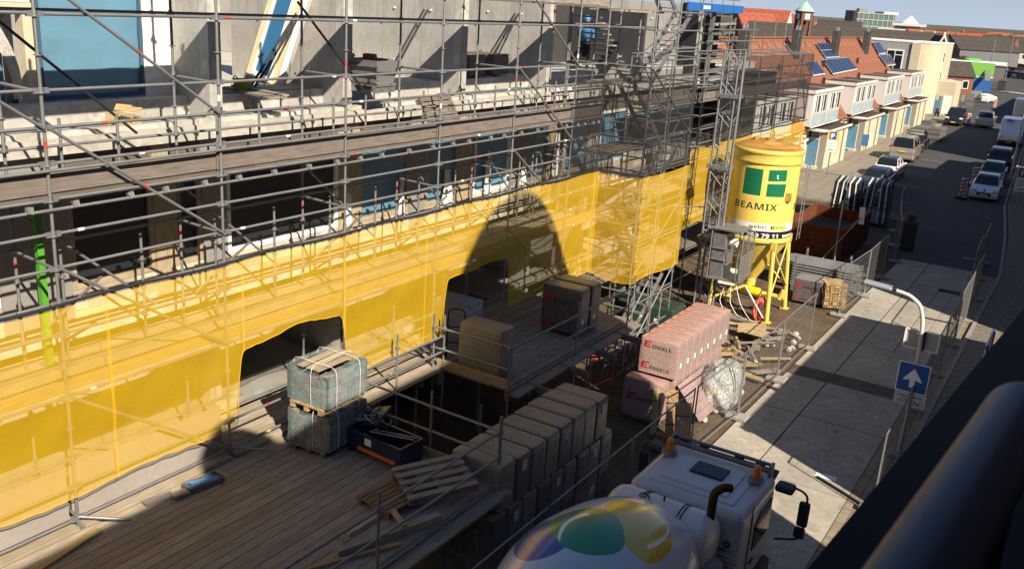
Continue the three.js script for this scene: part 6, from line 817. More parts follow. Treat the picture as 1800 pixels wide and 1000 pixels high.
    for (const [u, zz] of k === 3 ? [] : [[0.35, -4.6], [0.42, -8.9], [0.62, 0.4]]) { const y = ey + (ry - ey) * u, x = ex + (rx - ex) * u; part(t, 'roof_vent', new THREE.CylinderGeometry(0.07, 0.07, 0.6, 10), M.darkSteel, [x, y + 0.25, zz]); part(t, 'roof_vent', new THREE.CylinderGeometry(0.07, 0.07, 0.6, 10), M.darkSteel, [x, y + 0.25, zz - 0.4]); }
    part(t, 'foundation', bx(4.4, 0.12, 6.6), cream, [-3.9, 0.06, -9.9]);
  }
  void rooms; void names;
  // solar panels lying on the front slopes
  const slope = (px, py) => { const d = rayDir(px, py); let lo = 40, hi = 160; const f = q => { const p = EYE.clone().addScaledVector(d, q), x = p.x - HX(p.z); return p.y - (3.05 + (9.05 - 3.05) * ((-1.05 - x) / 5.05)); }; for (let i = 0; i < 60; i++) { const m = (lo + hi) / 2; if (f(m) > 0) lo = m; else hi = m; } return EYE.clone().addScaledVector(d, (lo + hi) / 2); };
  const cell = ctex(128, 256, (g, w, h) => { g.fillStyle = '#1c2a49'; g.fillRect(0, 0, w, h); g.strokeStyle = '#5a6a8c'; g.lineWidth = 2; for (let i = 0; i <= 6; i++) { g.beginPath(); g.moveTo(i * w / 6, 0); g.lineTo(i * w / 6, h); g.stroke(); } for (let i = 0; i <= 10; i++) { g.beginPath(); g.moveTo(0, i * h / 10); g.lineTo(w, i * h / 10); g.stroke(); } });
  const pm = Ph(0xffffff, { map: cell, roughness: 0.15 });
  const arr = (lab, c, nx, ny) => { const [A, B, C, D] = c.map(p => slope(...p)); const t = thing('solar_array', lab, 'solar panels'); const up = V3(0.78, 0.62, 0); for (let i = 0; i < nx; i++) for (let j = 0; j < ny; j++) { const P = (u, v) => A.clone().lerp(B, u).lerp(D.clone().lerp(C, u), v).addScaledVector(up, 0.22); const e = 0.035; const q = [P((i + e) / nx, (j + e) / ny), P((i + 1 - e) / nx, (j + e) / ny), P((i + 1 - e) / nx, (j + 1 - e) / ny), P((i + e) / nx, (j + 1 - e) / ny)]; const fr = [P(i / nx, j / ny), P((i + 1) / nx, j / ny), P((i + 1) / nx, (j + 1) / ny), P(i / nx, (j + 1) / ny)].map(p => p.addScaledVector(up, -0.02)); const quad = (a, dy) => quadStrip([[[a[0].x, a[0].y + dy, a[0].z, 0, 1], [a[1].x, a[1].y + dy, a[1].z, 1, 1]], [[a[3].x, a[3].y + dy, a[3].z, 0, 0], [a[2].x, a[2].y + dy, a[2].z, 1, 0]]]); const m = part(t, 'module_frame', merge([quad(fr, 0), quad(fr, -0.05)]), M.frameSolar || (M.frameSolar = S([0.6, 0.62, 0.64], { roughness: 0.4, side: THREE.DoubleSide }))); part(m, 'module', quad(q, 0.015), pm); } };
  arr('upper solar array on the roof between two chimney pairs', [[1431.4, 78.3], [1456, 77.6], [1473.5, 101.5], [1448.8, 103.2]], 3, 2); arr('wide solar array below the upper one', [[1443, 106.7], [1488, 102.7], [1505, 123.3], [1461.7, 132.3]], 6, 1); arr('solar array low on the roof at the scaffold end', [[1414, 110], [1431.7, 110], [1448, 131.7], [1426.7, 135]], 2, 1); arr('upper solar array next to the grey wall with the window', [[1531.7, 76], [1543, 75], [1556, 95], [1543, 96.7]], 2, 1); arr('lower solar array next to the grey wall with the window', [[1543, 98.7], [1563, 97], [1572.7, 115], [1556.7, 117.3]], 3, 1); arr('small solar array glimpsed above the scaffold end', [[1378, 80], [1391.7, 80], [1400, 90], [1386.7, 91.7]], 3, 1);
  // round tower and its neighbours
  const cr = S([0.62, 0.55, 0.41], { map: rep(T.plaster, 1, 1) });
  { const c = atDist(1612, 150, 131), t = thing('round_tower', 'cream brick building with rounded stair tower at the end of the row', 'building', [c.x, 0, c.z]);
    part(t, 'rounded_wall', new THREE.CylinderGeometry(2.45, 2.45, 8.6, 40), cr, [0, 4.3, 0]); part(t, 'parapet', new THREE.CylinderGeometry(2.5, 2.5, 0.16, 40), M.cream, [0, 8.65, 0]);
    part(t, 'front_wall', bx(4.2, 8.6, 9), cr, [0.1, 4.3, -4.5]); part(t, 'roof_edge', bx(4.3, 0.14, 9.1), M.white, [0.1, 8.67, -4.5]); part(t, 'corner_post', bx(0.4, 8.64, 0.4), M.white, [2.1, 4.32, -0.2]);
    for (const y of [2.2, 4.6, 7.0]) { const w = part(t, 'window', bx(0.08, 1.3, 0.8), M.white, [2.22, y, -2.2]); part(w, 'pane', bx(0.03, 1.1, 0.6), M.glassDark, [0.04, 0, 0]); }
    part(t, 'downpipe', new THREE.CylinderGeometry(0.07, 0.07, 9, 8), M.white, [2.3, 4.5, -1.0]);
    part(t, 'annex', bx(2.4, 4.1, 5), cr, [3.3, 2.05, -3.4]); part(t, 'annex_door', bx(0.9, 2.2, 0.08), blu, [2.65, 1.2, -0.86]); part(t, 'annex_door', bx(1.0, 2.3, 0.08), M.white, [3.8, 1.2, -0.86]); }
  { const c = atDist(1562, 140, 122), t = thing('grey_block', 'grey rendered building with one big window between red roof and round tower', 'building', [c.x, 0, c.z]); part(t, 'wall', bx(6.5, 8.7, 8), S([0.34, 0.34, 0.35], { map: T.plaster }), [-1.2, 4.35, -4]); part(t, 'pilaster', bx(1.0, 8.72, 1.0), cr, [2.55, 4.36, -0.3]); part(t, 'roof_edge', bx(6.7, 0.14, 8.1), M.white, [-1.2, 8.77, -4]); const w = part(t, 'window', bx(1.9, 2.4, 0.12), M.white, [0.3, 6.6, 0.05]); part(w, 'pane', bx(0.8, 2.1, 0.04), M.glassDark, [-0.45, 0, 0.05]); part(w, 'pane', bx(0.8, 1.6, 0.04), M.glassDark, [0.45, -0.25, 0.05]); part(w, 'pane', bx(0.8, 0.4, 0.04), M.glassDark, [0.45, 0.85, 0.05]); }
}
// ---------------------------------------------------------------- town behind
const M2 = { slate: S([0.075, 0.068, 0.06], { map: T.tile }), brick: S([0.32, 0.13, 0.085], { map: T.brickFar }), red: S([0.42, 0.11, 0.06], { map: T.tile }), wht: S([0.72, 0.70, 0.66], { map: T.plaster }), grey: S([0.16, 0.17, 0.18], { map: T.plaster }), green: Ph([0.1, 0.17, 0.15], { roughness: 0.25 }) };
// gable-roofed house: centre, length along its ridge, depth, eave and ridge heights, turn
function gableHouse(name, label, px, dist, L, D, eave, ridge, turn, wall, roof, cat = 'house', windows = 0, group) {
  const c = atDist(px, 100, dist), t = thing(name, label, cat, [c.x, 0, c.z], turn, group);
  part(t, 'wall', bx(L, eave, D), wall, [0, eave / 2, 0]);
  const q = new THREE.Shape([[-D / 2 - 0.3, eave - 0.15], [0, ridge], [D / 2 + 0.3, eave - 0.15]].map(p => new THREE.Vector2(...p))); const rg = new THREE.ExtrudeGeometry(q, { depth: L + 0.5, bevelEnabled: false }); rg.translate(0, 0, -(L + 0.5) / 2); rg.rotateY(Math.PI / 2); part(t, 'roof', rg, roof);
  for (const s of [-1, 1]) { const g = new THREE.ExtrudeGeometry(new THREE.Shape([[-D / 2, eave - 0.2], [0, ridge - 0.45], [D / 2, eave - 0.2]].map(p => new THREE.Vector2(...p))), { depth: 0.1, bevelEnabled: false }); g.rotateY(Math.PI / 2); part(t, 'gable', g, wall, [s > 0 ? L / 2 + 0.26 : -L / 2 - 0.36, 0, 0]); }
  for (let k = 0; k < windows; k++) { const w = part(t, 'window', bx(1.0, 1.3, 0.08), M.white, [-L / 2 + (k + 0.5) * L / windows, eave - 1.4, D / 2 + 0.02]); part(w, 'pane', bx(0.8, 1.1, 0.03), M.glassDark, [0, 0, 0.04]); }
  return t;
}
{
  const face = px => { const c = atDist(px, 100, 100); return Math.atan2(-c.x, -c.z); }; // turn so that +z looks to the camera
  const hall = gableHouse('long_hall', 'long hall with dark brown tiled roof behind the row houses', 1480, 215, 40, 17, 3.6, 9.4, face(1480) + 0.12, M2.brick, M2.slate, 'building');
  void hall; { const g = gableHouse('gable_house', 'brick gable with white edges and finial at the end of the long hall', 1645, 212, 12, 3.2, 5.2, 9.0, face(1645) + Math.PI / 2 + 0.15, M2.brick, M2.slate, 'building'); for (const s of [-1, 1]) part(g, 'white_verge', bx(0.3, 0.3, 4.4), M2.wht, [6.4, 7.1, s * 0.92], [s * 1.13, 0, 0]); for (const s of [-1, 1]) part(g, 'white_verge', bx(0.3, 0.3, 4.4), M2.wht, [-6.5, 7.1, s * 0.92], [s * 1.13, 0, 0]); for (const s of [-6.4, 6.4]) part(g, 'finial', bx(0.4, 0.7, 0.4), M2.wht, [s, 9.3, 0]); }
  { const c = atDist(1414, 30, 185), t = thing('clock_tower', 'slender brick clock tower with pale green pointed roof', 'tower', [c.x, 0, c.z], face(1414) + 0.55); const b2 = S([0.26, 0.1, 0.07], { map: T.brickFar });
    part(t, 'shaft', bx(2.1, 7.2, 2.1), b2, [0, 3.6, 0]); for (const [x, z] of [[-0.9, -0.9], [0.9, -0.9], [0.9, 0.9], [-0.9, 0.9]]) part(t, 'belfry_pier', bx(0.42, 3.0, 0.42), b2, [x, 8.7, z]); part(t, 'belfry_core', bx(0.5, 3, 0.5), M.black, [0, 8.7, 0]); part(t, 'clock_storey', bx(2.3, 1.5, 2.3), b2, [0, 10.95, 0]); part(t, 'cornice', bx(2.6, 0.18, 2.6), M.darkSteel, [0, 11.75, 0]);
    for (let k = 0; k < 4; k++) part(t, 'clock_face', bx(1.0, 1.0, 0.06), M2.wht, [Math.sin(k * Math.PI / 2) * 1.17, 10.95, Math.cos(k * Math.PI / 2) * 1.17], [0, k * Math.PI / 2, 0]);
    const rf = new THREE.ConeGeometry(1.85, 1.9, 4); rf.rotateY(Math.PI / 4); part(t, 'pointed_roof', rf, S([0.32, 0.5, 0.42], { roughness: 0.6 }), [0, 12.75, 0]); part(t, 'finial', new THREE.SphereGeometry(0.18, 10, 8), S([0.32, 0.5, 0.42]), [0, 13.75, 0]); }
  gableHouse('house', 'red roofed brick house with white gable left of the clock tower', 1318, 235, 9, 9, 7.2, 11.2, face(1318) + 0.5, M2.brick, M2.red, 'house', 3); gableHouse('house', 'red roofed house with small white balcony front left of the clock tower', 1335, 250, 12, 9, 8, 12.2, face(1335) - 0.2, M2.wht, M2.red, 'house', 4); gableHouse('house', 'low red roofed house glimpsed at the dark hall roof', 1352, 275, 10, 9, 8, 11.6, face(1352), M2.brick, M2.red);
  gableHouse('house', 'dark roofed house peeking over the long hall roof near the tower', 1384, 300, 12, 10, 8, 11.4, face(1384), M2.grey, M2.slate); gableHouse('house', 'dark roofed house with solar strip over the long hall roof', 1468, 300, 12, 10, 8, 10.6, face(1468), M2.grey, M2.slate);
  { const c = atDist(1531, 40, 360), t = thing('office_block', 'green glass office block on the skyline', 'building', [c.x, 0, c.z], face(1531) + 0.3); part(t, 'core', bx(13, 13.6, 10), M2.green, [0, 6.8, 0]); for (let k = 0; k < 8; k++) part(t, 'mullion', bx(0.25, 5, 0.2), S([0.3, 0.32, 0.3]), [-6 + k * 1.7, 11, 5.06]); for (const y of [9.2, 11.4, 13.5]) part(t, 'floor_band', bx(13.1, 0.3, 0.22), S([0.36, 0.38, 0.36]), [0, y, 5.08]); part(t, 'side_block', bx(1.6, 14.2, 10.2), M.darkSteel, [-6.9, 7.1, 0]); part(t, 'roof_plant', bx(3, 1.4, 3), M.galvDull, [-3.5, 14.3, 0]); part(t, 'roof_edge', bx(5, 0.9, 10), M2.wht, [5, 13.9, 0]); }
  { const c = atDist(1592, 40, 330), t = thing('pavilion', 'white building with glass pyramid roof on the skyline', 'building', [c.x, 0, c.z], face(1592)); part(t, 'lower_floor', bx(13, 9.2, 9), M2.wht, [-1, 4.6, 0]); part(t, 'window_band', bx(12.4, 1.2, 0.1), M.glassDark, [-1, 8.2, 4.52]); part(t, 'upper_roof', bx(10, 0.8, 9), M2.wht, [1.4, 10.6, 0]); part(t, 'drum', bx(7, 1.4, 7), M2.grey, [1, 9.8, 0]); const g = new THREE.ConeGeometry(3.6, 2.4, 4); g.rotateY(Math.PI / 4); part(t, 'glass_pyramid', g, S([0.62, 0.68, 0.72], { roughness: 0.3 }), [1.6, 12.2, 0]); }
  gableHouse('house', 'brick house with red gable under the white pavilion', 1598, 290, 8, 9, 5.6, 9.6, face(1598) + 1.2, M2.brick, M2.red);
  for (const [px, lab] of [[1658, 'red roofed terrace house with cream dormer next to the hall gable'], [1676, 'red roofed terrace house with wide dormer in the distant row'], [1699, 'bright red roofed terrace house with white dormer in the distant row'], [1718, 'last red roofed terrace house of the distant row']]) { const t = gableHouse('terrace_house', lab, px, 400, 9.5, 9, 4.8, 9.0, face(px) + 0.1, M2.brick, M2.red, 'house', 3, 'distant terrace houses with red roofs'); const d = part(t, 'dormer', bx(3.6, 1.5, 2), M2.wht, [0.5, 7.0, 2.6]); part(d, 'pane', bx(2.8, 0.8, 0.06), M.glassDark, [0, 0.05, 1.02]); }
  gableHouse('barn', 'dark grey shed with slate roof beside the car park', 1716, 300, 17, 14, 5.2, 8.8, face(1716) + 0.5, M2.grey, M2.slate, 'building');
  { const t = gableHouse('house', 'red and white striped brick house beside the car park', 1752, 320, 9, 9, 6.4, 9.2, face(1752) - 0.2, M2.brick, M2.slate, 'house', 0); for (let r = 0; r < 3; r++) for (let k = 0; k < 4; k++) { const w = part(t, 'window', bx(1.2, 1.2, 0.1), M2.wht, [-3.4 + k * 2.2, 1.4 + r * 1.8, 4.53]); part(w, 'pane', bx(0.8, 0.8, 0.06), M.glassDark, [0, 0, 0.04]); } }
  gableHouse('house', 'white house at the right behind the car park trees', 1784, 330, 8, 8, 5.0, 7.6, face(1784), M2.wht, M2.slate, 'house', 3); gableHouse('long_hall', 'long low dark roof on the skyline behind the barn', 1766, 470, 50, 14, 4, 8.6, face(1766) + 0.05, M2.grey, M2.slate, 'building');
  gableHouse('house', 'brick house with dark roof next to the round tower annex', 1680, 175, 5, 6, 3.2, 5.4, face(1680) + 0.4, M2.brick, M2.slate, 'house', 2);
  gableHouse('workshop', 'white van sized flat workshop beside the barn', 1722, 250, 12, 8, 3.0, 3.6, face(1722), M2.grey, M2.wht, 'building');
  // far hills behind the town
  const rows = [[], []]; for (let i = 0; i <= 90; i++) { const a = rad(-70 + i * 1.4) ; const d = 2400, x = Math.sin(a - cy) * d, z = -Math.cos(a - cy) * d; rows[0].push([x, 13 + 11 * Math.abs(fbm(i * 0.23, 2, 4)) + 5 * fbm(i * 1.7, 4, 3), z, i, 1]); rows[1].push([x, -4, z, i, 0]); } struct('hills', quadStrip(rows), S([0.10, 0.115, 0.09], { side: THREE.DoubleSide }));
  // low scatter of far rooftops
  for (let k = 0; k < 46; k++) { const px = rr(1280, 1800), dist = rr(480, 900); const m = pick([M2.red, M2.slate, M2.slate, M2.red]); gableHouse('far_house', 'small distant house on the skyline of the town', px, dist, rr(9, 22), rr(8, 11), rr(4, 5.6), rr(7.4, 9.2), rr(0, 3), pick([M2.brick, M2.wht, M2.grey]), m, 'house', 0, 'distant skyline houses'); }
}
// ---------------------------------------------------------------- trees
const leafMats = [[0.045, 0.07, 0.02], [0.06, 0.085, 0.028], [0.035, 0.055, 0.02], [0.08, 0.07, 0.035]].map(c => S(c, { roughness: 0.85, side: THREE.DoubleSide }));
const bark = S([0.09, 0.07, 0.05], { map: T.dirt });
function tree(label, x, z, h, r, group, n = 900) {
  const t = thing('tree', label, 'tree', [x, 0, z], 0, group);
  const lim = [new THREE.CylinderGeometry(r * 0.06, r * 0.1, h * 0.55, 8).translate(0, h * 0.27, 0)]; const tips = [];
  for (let k = 0; k < 7; k++) { const a = k * 0.9 + rnd(), e = rr(0.5, 1), y0 = h * rr(0.3, 0.5), q = [Math.cos(a) * r * 0.6 * e, h * rr(0.55, 0.85), Math.sin(a) * r * 0.6 * e]; lim.push(tubeGeo([0, y0, 0], q, r * 0.028, 5)); tips.push(q); }
  part(t, 'trunk', merge(lim), bark);
  const pos = [[], [], []]; const add = (P, s, k) => { const a = rnd() * 6.3, b = rnd() * 3.1 - 1.5, u = V3(Math.cos(a) * Math.cos(b), Math.sin(b), Math.sin(a) * Math.cos(b)), v = V3(rnd() - 0.5, rnd() - 0.5, rnd() - 0.5).cross(u).normalize(); for (const [p, q] of [[1, 0], [-0.5, 0.8], [-0.6, -0.7]]) pos[k].push(P[0] + (u.x * p + v.x * q) * s, P[1] + (u.y * p + v.y * q) * s, P[2] + (u.z * p + v.z * q) * s); };
  const cl = []; for (let k = 0; k < 16; k++) { const a = rnd() * 6.3, e = Math.sqrt(rnd()); cl.push([Math.cos(a) * r * 0.75 * e, h * rr(0.42, 0.9), Math.sin(a) * r * 0.75 * e, r * rr(0.25, 0.42)]); }
  for (let k = 0; k < n; k++) { const c = pick(cl); const d = V3(rnd() - 0.5, rnd() - 0.5, rnd() - 0.5).normalize().multiplyScalar(c[3] * Math.pow(rnd(), 0.4)); add([c[0] + d.x, c[1] + d.y * 0.8, c[2] + d.z], r * rr(0.05, 0.1), Math.floor(rnd() * 3)); }
  const cr = new THREE.Group(); void cr; pos.forEach((a, i) => { const g = new THREE.BufferGeometry(); g.setAttribute('position', new THREE.Float32BufferAttribute(a, 3)); g.computeVertexNormals(); part(t, 'crown', g, leafMats[(i + (label.includes('brown') ? 1 : 0)) % 4]); });
}
{
  const P = (px, d) => atDist(px, 100, d); let p = P(1707, 205); tree('dark round shrub like tree beside the green container', p.x, p.z, 5.6, 2.8); p = P(1762, 312); tree('green tree in front of the striped brick house', p.x, p.z, 6, 3.6); p = P(1786, 345); tree('dark tree behind the car park beside the white house', p.x, p.z, 7, 4.4); p = P(1803, 335); tree('tall dark tree next to the car park corner', p.x, p.z, 8, 5); p = P(1700, 235); tree('brownish bare looking tree behind the brick house', p.x, p.z, 4.8, 2.4); p = P(1665, 340); tree('olive tree in front of the distant red roofs', p.x, p.z, 5.2, 4.5); p = P(1655, 260); tree('low dark tree beside the hall gable', p.x, p.z, 4.6, 3);
  for (let k = 0; k < 22; k++) { const q = P(rr(1290, 1800), rr(420, 800)); tree('distant tree among the skyline houses', q.x, q.z, rr(5, 8.5), rr(3, 6), 'distant skyline trees', 260); }
}
// ---------------------------------------------------------------- vehicles. Local: front towards +z, x across.
const tyreG = new THREE.TorusGeometry(0.235, 0.085, 10, 22), rimG = new THREE.CylinderGeometry(0.2, 0.2, 0.12, 14);
function loftSide(pts, w, bevel) { const s = new THREE.Shape(pts.map(p => new THREE.Vector2(p[0], p[1]))); const g = new THREE.ExtrudeGeometry(s, { depth: w - 2 * bevel, bevelEnabled: true, bevelThickness: bevel, bevelSize: bevel * 0.7, bevelSegments: 3, curveSegments: 8 }); g.translate(0, 0, -(w - 2 * bevel) / 2); g.rotateY(-Math.PI / 2); return g; }
// side profiles as [z, y]
const KINDS = {
  hatch: { L: 4.05, W: 1.72, H: 1.47, belt: 0.92, body: [[-1.95, 0.3], [-1.98, 0.75], [-1.85, 0.96], [0.75, 0.95], [1.6, 0.8], [1.97, 0.6], [1.98, 0.32]], cab: [[-1.82, 0.93], [-1.5, 1.38], [-1.15, 1.43], [0.0, 1.45], [0.35, 1.37], [1.05, 0.93]], wh: [-1.25, 1.28] },
  sedan: { L: 4.5, W: 1.78, H: 1.45, belt: 0.92, body: [[-2.15, 0.32], [-2.18, 0.78], [-2.05, 0.98], [0.85, 0.95], [1.8, 0.8], [2.18, 0.6], [2.18, 0.32]], cab: [[-1.95, 0.95], [-1.35, 1.36], [-0.9, 1.41], [0.1, 1.43], [0.45, 1.35], [1.2, 0.93]], wh: [-1.35, 1.4] },
  suv: { L: 4.5, W: 1.85, H: 1.75, belt: 1.08, body: [[-2.15, 0.36], [-2.18, 0.85], [-2.1, 1.12], [0.95, 1.1], [1.85, 1.0], [2.18, 0.75], [2.18, 0.36]], cab: [[-2.05, 1.1], [-1.85, 1.62], [-1.4, 1.7], [0.2, 1.72], [0.5, 1.62], [1.2, 1.08]], wh: [-1.35, 1.4] },
  mpv: { L: 4.75, W: 1.9, H: 1.92, belt: 1.1, body: [[-2.32, 0.36], [-2.35, 0.9], [-2.3, 1.14], [1.2, 1.12], [1.95, 0.98], [2.34, 0.72], [2.34, 0.36]], cab: [[-2.28, 1.12], [-2.1, 1.78], [-1.8, 1.88], [0.6, 1.9], [0.9, 1.8], [1.65, 1.1]], wh: [-1.5, 1.5] },
  van: { L: 5.9, W: 2.05, H: 2.5, belt: 1.3, body: [[-2.9, 0.4], [-2.92, 2.3], [-2.8, 2.42], [1.3, 2.44], [1.6, 2.32], [2.35, 1.32], [2.85, 1.1], [2.93, 0.8], [2.93, 0.4]], cab: null, wh: [-1.75, 1.95] },
};
function car(kind, paint, label, x, z, turn, o = {}) {
  const K = KINDS[kind], t = thing(kind === 'van' || kind === 'mpv' ? 'parked_van' : 'parked_car', label, kind === 'van' || kind === 'mpv' ? 'van' : 'car', [x, o.y === undefined ? -0.02 : o.y, z], turn, o.group);
  const pm = Ph(paint, { roughness: 0.3, metalness: 0.2, clearcoat: 0.8, clearcoatRoughness: 0.1 }), dk = S([0.02, 0.02, 0.022], { roughness: 0.55 });
  part(t, 'body', loftSide(K.body, K.W, 0.1), pm); 
  if (K.cab) {
    const c = K.cab, cw = K.W - 0.22; const g = loftSide(c, cw, 0.12); const P = g.attributes.position; for (let i = 0; i < P.count; i++) { const y = P.getY(i), k = 1 - 0.16 * Math.max(0, (y - K.belt) / (K.H - K.belt)); P.setX(i, P.getX(i) * k); } g.computeVertexNormals(); part(t, 'glasshouse', g, M.glassDark);
    const top = c.slice(1, -1), rf = loftSide([[top[0][0] - 0.02, K.H - 0.13], ...top.map(p => [p[0], p[1] + 0.025]), [top[top.length - 1][0] + 0.05, K.H - 0.14]], cw * 0.86, 0.06); part(t, 'roof', rf, pm);
    for (const s of [-1, 1]) { // pillars
      for (const [a, b] of [[c[0], c[1]], [c[c.length - 1], c[c.length - 2]], [[-0.35, K.belt], [-0.42, K.H - 0.06]]]) { tube(t, 'pillar', [s * (cw / 2 - 0.0), a[1], a[0]], [s * cw / 2 * 0.87, b[1] - 0.02, b[0]], 0.038, pm); }
    }
  } else {
    part(t, 'windscreen', quadStrip([[[-0.82, 2.28, 1.69, 0, 0], [0.82, 2.28, 1.69, 1, 0]], [[-0.9, 1.36, 2.39, 0, 1], [0.9, 1.36, 2.39, 1, 1]]]), M.glassDark); for (const s of [-1, 1]) { part(t, 'side_window', bx(0.02, 0.55, 0.8), M.glassDark, [s * 1.02, 1.75, 1.25]); part(t, 'side_moulding', bx(0.03, 0.12, 3.6), dk, [s * 1.025, 0.75, -0.4]); }
    for (let k = 0; k < 5; k++) part(t, 'roof_rib', bx(0.12, 0.03, 3.4), pm, [-0.6 + k * 0.3, 2.47, -0.8]);
    if (o.emblem) { const tx = ctex(256, 128, g => { g.fillStyle = '#e6e8ea'; g.fillRect(0, 0, 256, 128); g.fillStyle = '#1d3566'; g.beginPath(); g.ellipse(128, 64, 110, 52, 0, 0, 7); g.fill(); g.fillStyle = '#dfe5ee'; g.fillRect(70, 52, 116, 10); g.fillRect(84, 70, 88, 8); }); part(t, 'emblem', new THREE.PlaneGeometry(0.8, 0.4), S(0xffffff, { map: tx }), [-0.3, 2.4, 1.72], [-0.95, 0, 0]); part(t, 'roof_hood', rbox(1.6, 0.2, 0.4, 0.06), pm, [0, 2.44, 1.3]); }
  }
  const F = K.body[K.body.length - 1][0], B = K.body[0][0], by = kind === 'van' ? 0.95 : K.belt - 0.24;
  part(t, 'bumper', rbox(K.W - 0.1, 0.26, 0.16, 0.06), o.darkBumper ? dk : pm, [0, 0.44, F + 0.05]); part(t, 'bumper', rbox(K.W - 0.1, 0.28, 0.16, 0.06), o.darkBumper ? dk : pm, [0, 0.46, B - 0.05]); part(t, 'grille', rbox(K.W * 0.5, 0.2, 0.05, 0.02), dk, [0, 0.5, F + 0.13]); part(t, 'underbody', bx(K.W - 0.25, 0.2, K.L - 0.4), dk, [0, 0.3, 0]);
  for (const s of [-1, 1]) {
    part(t, 'headlight', rbox(0.36, 0.2, 0.3, 0.06), Ph([0.62, 0.66, 0.7], { roughness: 0.15 }), [s * (K.W / 2 - 0.24), by, F - 0.04], [-0.5, s * 0.3, 0]); part(t, 'tail_light', rbox(0.18, kind === 'mpv' || kind === 'van' ? 0.6 : 0.26, 0.1, 0.03), Ph([0.42, 0.02, 0.02], { roughness: 0.2 }), [s * (K.W / 2 - 0.11), by + 0.18, B + 0.02]); part(t, 'door_mirror', rbox(0.2, 0.15, 0.12, 0.05), o.darkBumper ? dk : pm, [s * (K.W / 2 + 0.06), K.belt + 0.06, (K.cab ? K.cab[K.cab.length - 1][0] - 0.2 : 1.75)]);
    for (const z of K.wh) { const w = part(t, 'wheel', tyreG, M.rubber, [s * (K.W / 2 - 0.1), 0.32, z], [0, Math.PI / 2, 0]); part(w, 'rim', rimG, M.galv, [0, 0, 0], [Math.PI / 2, 0, 0]); part(t, 'wheel_arch', new THREE.TorusGeometry(0.35, 0.04, 6, 16, Math.PI), dk, [s * (K.W / 2 - 0.015), 0.32, z], [0, Math.PI / 2, 0]); }
    part(t, 'door_line', bx(0.008, 0.5, 0.012), dk, [s * (K.W / 2 + 0.0), K.belt - 0.3, 0.2]);
  }
  part(t, 'number_plate', bx(0.5, 0.11, 0.02), S([0.62, 0.5, 0.03]), [0, 0.46, F + 0.165]); part(t, 'number_plate', bx(0.5, 0.11, 0.02), S([0.62, 0.5, 0.03]), [0, kind === 'mpv' ? 0.92 : 0.6, B - 0.14]);
  if (o.badge) part(t, 'badge', new THREE.CylinderGeometry(0.07, 0.07, 0.02, 12), S([0.03, 0.06, 0.16]), [0, 0.74, F - 0.02], [1.2, 0, 0]);
  return t;
}
const W = [0.72, 0.73, 0.74], BK = [0.012, 0.013, 0.015], SV = [0.4, 0.42, 0.44], away = Math.PI + 0.045, toward = 0.045;
car('hatch', W, 'white hatchback facing the building site, parked behind the barrier boards', -5.72, -68.9, toward, { badge: 1 });
car('hatch', [0.05, 0.06, 0.075], 'dark hatchback parked right behind the white hatchback', -6.1, -76.2, toward);
car('suv', BK, 'black car with dark roof between the hatchbacks and the white van', -6.45, -84.5, away, { darkBumper: 1 });
car('van', W, 'white van with blue oval emblem above its windscreen', -7.5, -104.8, toward, { emblem: 1, darkBumper: 1 });
car('van', W, 'white van parked behind the van with the oval emblem', -9.2, -139, away);
car('sedan', [0.06, 0.06, 0.07], 'dark car with sloping rear window closest to the glass racks', -12.0, -65.8, away);
car('sedan', [0.10, 0.14, 0.2], 'blue grey car half hidden behind the glass racks', -11.55, -60.6, away);
car('hatch', W, 'white coupe like hatchback in front of the beige van', -12.5, -71.9, away);
car('mpv', [0.30, 0.27, 0.23], 'beige van with yellow number plate parked by the second house', -13.35, -82.6, away, { darkBumper: 0 });
car('sedan', BK, 'black saloon parked in front of the beige van', -13.8, -89.8, away);
car('mpv', [0.015, 0.018, 0.022], 'black van facing the site beside the red barrier', -14.55, -119, toward, { darkBumper: 1 });
car('suv', [0.36, 0.38, 0.4], 'silver car driving in the middle of the street', -11.55, -120.5, away);
